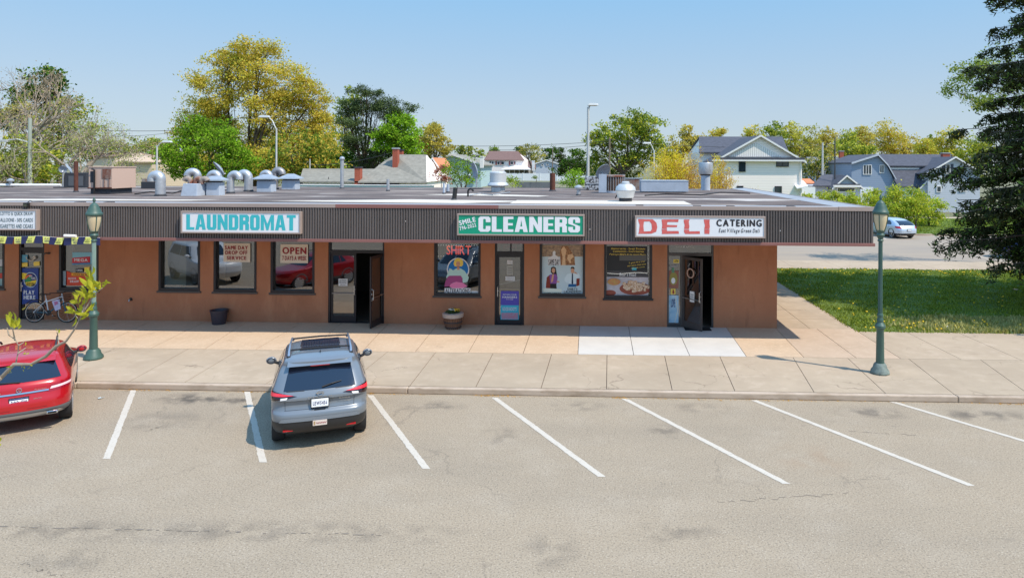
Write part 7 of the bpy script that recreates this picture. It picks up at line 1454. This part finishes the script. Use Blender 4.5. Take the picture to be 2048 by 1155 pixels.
# shrubs on the grass behind the retaining wall
tree('small bright green shrub beside the light pole', 52, 1148, [(1145, 352, 18, 12), (1160, 362, 16, 10), (1138, 366, 18, 10)], LIME, .12, .8, .06, name='shrub', cat='shrub', m2=GREEN, f2=.3)
tree('small pale sapling right of the wide exhaust fan', 52, 1030, [(1025, 356, 12, 9), (1032, 366, 10, 8)], SHRUB, .1, .6, .05, name='shrub', cat='shrub', m2=GREEN, f2=.5)
tree('tiny dark shrub before the white fence', 100, 1072, [(1072, 354, 6, 4)], GREEN, .16, 1., .05, name='shrub', cat='shrub', zb=2.5)
tree('rusty brown climbing shrub beside the orange-roofed house', 56, 880, [(884, 345, 12, 16), (890, 358, 12, 10)], LMAT('russet', (110, 70, 60), (170, 110, 90)), .14, .9, .08, name='shrub', cat='shrub')
# wood edge behind the right-hand houses
for i, (px, py, rx, ry, mm, m2, lab) in enumerate([
    (1510, 262, 26, 22, YG, GOLD, 'gold-green tree just left of the white gable peak'), (1548, 258, 24, 22, GREEN, YG, 'lime green tree directly behind the white gable peak'), (1586, 262, 26, 26, YG, OLIVE, 'yellowish tree right of the white gable peak'),
    (1618, 275, 22, 34, OLIVE, YG, 'tall bronze tree left of the pale pole'), (1655, 270, 28, 26, OLIVE, GOLD, 'bronze tree behind the two slim poles'), (1700, 275, 26, 26, YG, GREEN, 'yellow-green tree over the garage roof'),
    (1725, 262, 22, 18, OLIVE, GOLD, 'copper tinted tree left of the gold crown'), (1775, 262, 34, 24, GOLD, YG, 'tallest gold tree above the blue house roof'), (1815, 280, 28, 20, GOLD, OLIVE, 'lower gold tree above the pale roof ridge'),
    (1850, 288, 26, 16, YG, GOLD, 'low yellow tree right of the gold pair'), (1895, 275, 32, 24, YG, GOLD, 'yellow-green tree beside the spruce outline'), (1862, 277, 10, 10, GREEN, OLIVE, 'small green crown poking between yellow trees'),
    (1475, 290, 22, 20, OLIVE, YG, 'bronze tree at the left end of the dark roof'), (1950, 285, 40, 24, YG, GREEN, 'yellow-green tree glimpsed through the spruce')]):
    Yt = 118+(i*37 % 30); tree(lab, Yt, px, [(px, py, rx*.8, ry*.75), (px-rx*.4, py+ry*.8, rx*.8, ry), (px+rx*.4, py+ry*.9, rx*.8, ry), (px, py+ry*1.9, rx, ry)], mm, .34, .75, .3, m2=m2, f2=.35, gap=.2)
tree('dark bronze bush tree between the white house and the garage', 92, 1632, [(1628, 320, 24, 26), (1645, 345, 26, 22), (1612, 345, 16, 20), (1660, 310, 20, 22)], OLIVE, .24, .7, .25, m2=DARKG, f2=.35, gap=.3)
tree('green tree filling the gap behind the grey roof', 112, 1700, [(1690, 300, 30, 22), (1725, 305, 26, 18)], GREEN, .3, 1., .3, m2=YG, f2=.5)
# hedge of shrubs across the rear car park
for i, (px, py, rx, ry) in enumerate([(1645, 398, 20, 20), (1672, 400, 24, 20), (1706, 408, 32, 26), (1745, 405, 34, 30), (1790, 402, 38, 34), (1832, 408, 34, 34), (1858, 418, 30, 30), (1620, 400, 16, 14)]):
    Ys = 62-(i % 3)*1.6
    labs = ['first low', 'second pale', 'third wide', 'fourth rounded', 'fifth and tallest', 'sixth bushy', 'seventh, nearest the spruce,', 'small leftmost']
    tree(labs[i]+' yellow-green shrub of the hedge beyond the rear car park', Ys, px, [(px-rx*.3, py, rx*.7, ry*.75), (px+rx*.35, py+3, rx*.7, ry*.75), (px, py+ry*.7, rx, ry*.75), (px+rx*.1, py-ry*.45, rx*.5, ry*.5)], SHRUB, .15, .9, .08, name='shrub', cat='shrub', group='hedge shrubs beyond the rear car park', m2=YG, f2=.5, gap=.32)

# the drooping spruce at the right edge
def spruce(label, X0, Y0, Hh, R_):
    t = thing('spruce_tree', label, 'tree', (X0, Y0, 0)); b = MB(); P = []; T = []; P2 = []
    b.tube([(X0, Y0, 0), (X0, Y0, Hh*.5), (X0+.1, Y0, Hh)], [.45, .3, .04], 10)
    nb = 330
    for i in range(nb):
        q = i/nb; z = 2.0+(Hh-2.5)*q**1.02; L = R_*(1-q)**.5*random.uniform(.66, 1.1)*(.8+.2*min(1, (z-2.0)/2.5)); a = i*2.39996+random.uniform(-.3, .3); d = Vector((math.cos(a), math.sin(a), 0)); pts = []
        for j in range(9): f = j/8; pts.append(Vector((X0, Y0, z))+d*L*f+Vector((0, 0, L*(.20*f-.44*f*f+.18*f**4)))+Vector((random.gauss(0, .05), random.gauss(0, .05), 0)))
        b.tube(pts, [.07*(1-q*.6)*(1-.1*j) for j in range(9)], 5, cap=False); side = Vector((-d.y, d.x, 0))
        for j in range(2, 9):
            for sgn in (1, -1):
                for rep_ in range(2):
                    f = (j-random.random())/8; p = pts[j].lerp(pts[j-1], random.random()); l2 = L*.30*(1.05-f*.75)*random.uniform(.6, 1.2); dd = (d*.75+side*sgn*random.uniform(.35, 1.)).normalized(); e = p+dd*l2+Vector((0, 0, -l2*random.uniform(.2, .75)))
                    b.tube([p, p.lerp(e, .5)+Vector((0, 0, .05*l2)), e], [.018, .012, .006], 3, cap=False)
                    n = max(8, int(l2*100))
                    for _ in range(n):
                        g = random.random(); c_ = p.lerp(e, g); hang = -abs(random.gauss(0, .16)); v_ = (c_.x+random.gauss(0, .07), c_.y+random.gauss(0, .07), c_.z+hang*.9)
                        (P2 if g > .8 and random.random() < .45 else P).append(v_)
    b.build('trunk', M['bark'], t); org = (X0, Y0, 0)
    for Q, mm in ((P, SPR), (P2, SPRTIP)): Q = np.array(Q); Q = Q[Q[:, 2] > .6]; leaf_mesh('crown', Q, np.random.rand(len(Q)), .17, mm, t, .1, .3, org)
    return t
sx, sy = 20.3, 25.5
spruce('big dark drooping spruce hanging in from the right edge over the lawn', sx, sy, 22.5, 7.3)
tree('light green tree with thin outer twigs behind the spruce top', 38, 2090, [(1945, 150, 34, 26), (1910, 150, 26, 26), (1990, 120, 40, 34), (1925, 185, 34, 16), (1965, 200, 44, 24), (2040, 180, 60, 60), (1895, 170, 14, 22)], GREEN, .12, .45, .1, gap=.3, m2=PALE, f2=.3)

# ------------------------------------------------------------------ young tree by the camera, its top reaching into the left of the view
t = thing('young_tree', 'budding branch of yellow-green leaves reaching in at the lower left', 'tree', (-5.2, 2.6, 0)); b = MB(); tips = []; YB = 4.2
def VP(px, py, y=YB): x, z = V(px, py, y); return Vector((x, y, z))
main = [Vector((-5.2, 2.6, 0)), Vector((-5.15, 2.7, 1.5)), Vector((-4.9, 3.2, 2.9)), VP(-60, 800, 3.9), VP(0, 757), VP(28, 728), VP(62, 728), VP(92, 712), VP(112, 692), VP(132, 682), VP(148, 660), VP(162, 632), VP(176, 610)]
b.tube(main, [.06, .055, .04, .02, .013, .011, .009, .010, .009, .007, .005, .004, .003], 8)
for path in ([(31, 729), (36, 706), (37, 690), (30, 678), (18, 670)], [(38, 690), (48, 684)], [(148, 660), (158, 640), (150, 628)], [(162, 632), (172, 600), (165, 585)], [(118, 690), (116, 672), (114, 664)], [(170, 618), (188, 590), (204, 576)], [(18, 670), (14, 655)], [(30, 680), (25, 655)], [(36, 706), (52, 695)], [(0, 757), (-30, 700), (-10, 640)]):
    pts = [VP(px, py, YB+random.uniform(-.03, .03)) for px, py in path]; b.tube(pts, [.005]+[.003]*(len(pts)-1), 6)
b.build('trunk', M['barkpale'], t, smooth=60)
lf = MB()
def leafblade(p, d, L, w_):
    d = d.normalized(); s_ = Vector((0, 1, 0)).cross(d).normalized(); s_ = (s_+Vector((0, random.uniform(-.8, .8), 0))).normalized(); n_ = d.cross(s_).normalized(); prof = [(0, .08), (.25, .55), (.5, 1.), (.75, .8), (1., .06)]; vs = []
    for q, w in prof: c_ = p+d*L*q+n_*(.14*L*math.sin(q*3)); vs += [c_-s_*w_*w+n_*w_*.35*w, c_, c_+s_*w_*w+n_*w_*.35*w]
    lf.add(vs, [(3*i+k, 3*i+k+1, 3*i+k+4, 3*i+k+3) for i in range(4) for k in (0, 1)])
for (px, py, n, L, up_) in [(24, 652, 9, .085, 1), (18, 640, 5, .06, 1), (35, 655, 5, .07, .8), (170, 598, 9, .1, 1), (160, 610, 6, .07, .6), (178, 575, 9, .10, 1), (195, 578, 7, .09, .6), (180, 556, 6, .08, 1), (150, 628, 7, .085, .2), (165, 628, 7, .085, .3), (175, 625, 6, .07, .1), (152, 600, 6, .07, .9), (205, 575, 5, .07, .5), (184, 594, 5, .06, 0), (50, 692, 3, .03, .5), (52, 705, 3, .03, -.2), (12, 740, 4, .045, -.6), (44, 735, 3, .03, -.8), (115, 665, 3, .035, 1), (64, 732, 2, .03, -.5), (-5, 885, 3, .05, .2)]:
    for _ in range(n):
        p = VP(px+random.gauss(0, 2.5), py+random.gauss(0, 2.5), YB+random.gauss(0, .02)); leafblade(p, Vector((random.uniform(-1, 1), random.uniform(-.6, .6), up_+random.uniform(-.5, .7))), L*random.uniform(.5, 1.), L*.13)
lf.build('leaves', leafmat('young_leaf', rgb(188, 184, 60), rgb(204, 196, 84), .45), t, smooth=True)

# litter, stains that are things
for px, py, lab, m_, s_ in ((1893, 654, 'crumpled white paper litter at the lawn edge', M['paper'], .09), (1917, 645, 'crumpled pale blue litter at the lawn edge', mat('litter_blue', rgb(150, 190, 210), .6), .07), (200, 796, 'scrap of clear plastic litter on the asphalt by the red car', mat('litter_clear', rgb(196, 206, 206), .4), .06), (2028, 580, 'orange-white litter on the bare patch under the spruce', mat('litter_orange', rgb(220, 170, 140), .6), .1)):
    x, y = G(px, py, .14 if py < 700 else 0); z = .15 if py < 700 else .006; b = MB(); n = 9
    vs = [(x+random.gauss(0, s_), y+random.gauss(0, s_), z+random.uniform(0, s_*.5)) for _ in range(n)]
    b.add(vs, [(i, (i+1) % n, (i+2) % n) for i in range(n)]); tag(b.build('litter', m_), lab, 'litter')

# worn seam and joints in the asphalt, fallen catkins along the kerb
b = MB(); x = G(0, 1061)[0]-1
while x < G(770, 1063)[0]:
    L_ = random.uniform(.04, .22); y = G(400, 1061)[1]+random.gauss(0, .012); h = random.uniform(.008, .022)
    if random.random() < .82: b.poly([(x, y-h*.3, .004), (x+L_*.5, y-h, .004), (x+L_, y-h*.2, .004), (x+L_*.7, y+h, .004), (x+L_*.2, y+h*.8, .004)])
    x += L_+random.uniform(.01, .1)
M['tar'] = mat('tar', rgb(122, 112, 101), .9); tag(b.build('asphalt_seam', M['tar']), kind='structure')
for (p, q) in (((1424, 1006), (1700, 985)), ((290, 862), (345, 845)), ((1700, 862), (1860, 872)), ((40, 1125), (130, 1152))):
    A, B_ = Vector(G(*p)), Vector(G(*q)); n = 26; b = MB(); prev = None
    for i in range(n+1):
        f = i/n; c_ = A.lerp(B_, f)+Vector((random.gauss(0, .025), random.gauss(0, .03))); w_ = random.uniform(.003, .008)
        if prev is not None and random.random() < .7: b.poly([(prev[0].x, prev[0].y-prev[1], .004), (c_.x, c_.y-w_, .004), (c_.x, c_.y+w_, .004), (prev[0].x, prev[0].y+prev[1], .004)])
        prev = (c_, w_)
    tag(b.build('asphalt_crack', M['tar']), kind='structure')
b = MB()
for (px, sp, n) in ((985, 25, 70), (1240, 14, 40), (290, 30, 50), (1350, 60, 40), (1560, 70, 50), (2010, 30, 50), (760, 60, 30), (500, 60, 30), (1750, 120, 30)):
    for _ in range(n):
        x, y = G(px+random.gauss(0, sp), 794 if px > 400 else 777); y = CY-abs(random.gauss(0, .05))-.01; a = random.uniform(0, 6.3); r = random.uniform(.01, .03)
        b.poly([(x+r*math.cos(a), y+r*math.sin(a), .006), (x+r*.5*math.cos(a+1.8), y+r*.5*math.sin(a+1.8), .012), (x-r*math.cos(a), y-r*math.sin(a), .007), (x-r*.5*math.cos(a+1.8), y-r*.5*math.sin(a+1.8), .006)])
tag(b.build('leaf_litter', mat('leaf_litter', rgb(190, 140, 60), .9, var=.4, scale=30)), 'brown and yellow leaf litter gathered along the kerb', 'leaf litter', kind='stuff')

# loose cables and a hose across the roof, washing machine fronts behind the first laundromat window
for lab, pts in (('black cable looping over the roof behind the mushroom fan', [(1290, 392), (1330, 389), (1400, 391), (1440, 386), (1500, 388)]), ('thin dark cable trailing between the vents at the left of the roof', [(270, 389), (300, 385), (345, 388), (362, 383)]), ('grey flexible hose lying by the round exhaust fan', [(940, 392), (962, 388), (985, 391), (1020, 386)])):
    P_ = [Vector((*Gr(px, py), ZR+.03)) for px, py in pts]; tag(MB().tube(P_, .025, 6).build('roof_cable', M['black'] if 'grey' not in lab else M['galv'], smooth=True), lab, 'cable', GRP)
x, z = V(340, 575, WY+.4)
t = thing('washing_machine', 'pale blue round washer door seen low in the first laundromat window', 'washing machine', (x, WY+.45, .15))
MB().box(x-.45, x+.4, WY+.36, WY+.48, .15, 1.25).build('cabinet', mat('washer_white', rgb(200, 210, 214), .4), t); MB().lathe([(.3, -.03), (.28, -.06), (.22, -.06), (.2, -.02)], (x-.02, WY+.36, .9), 28, 'y').build('door', mat('washer_blue', rgb(120, 180, 205), .3), t, smooth=40)
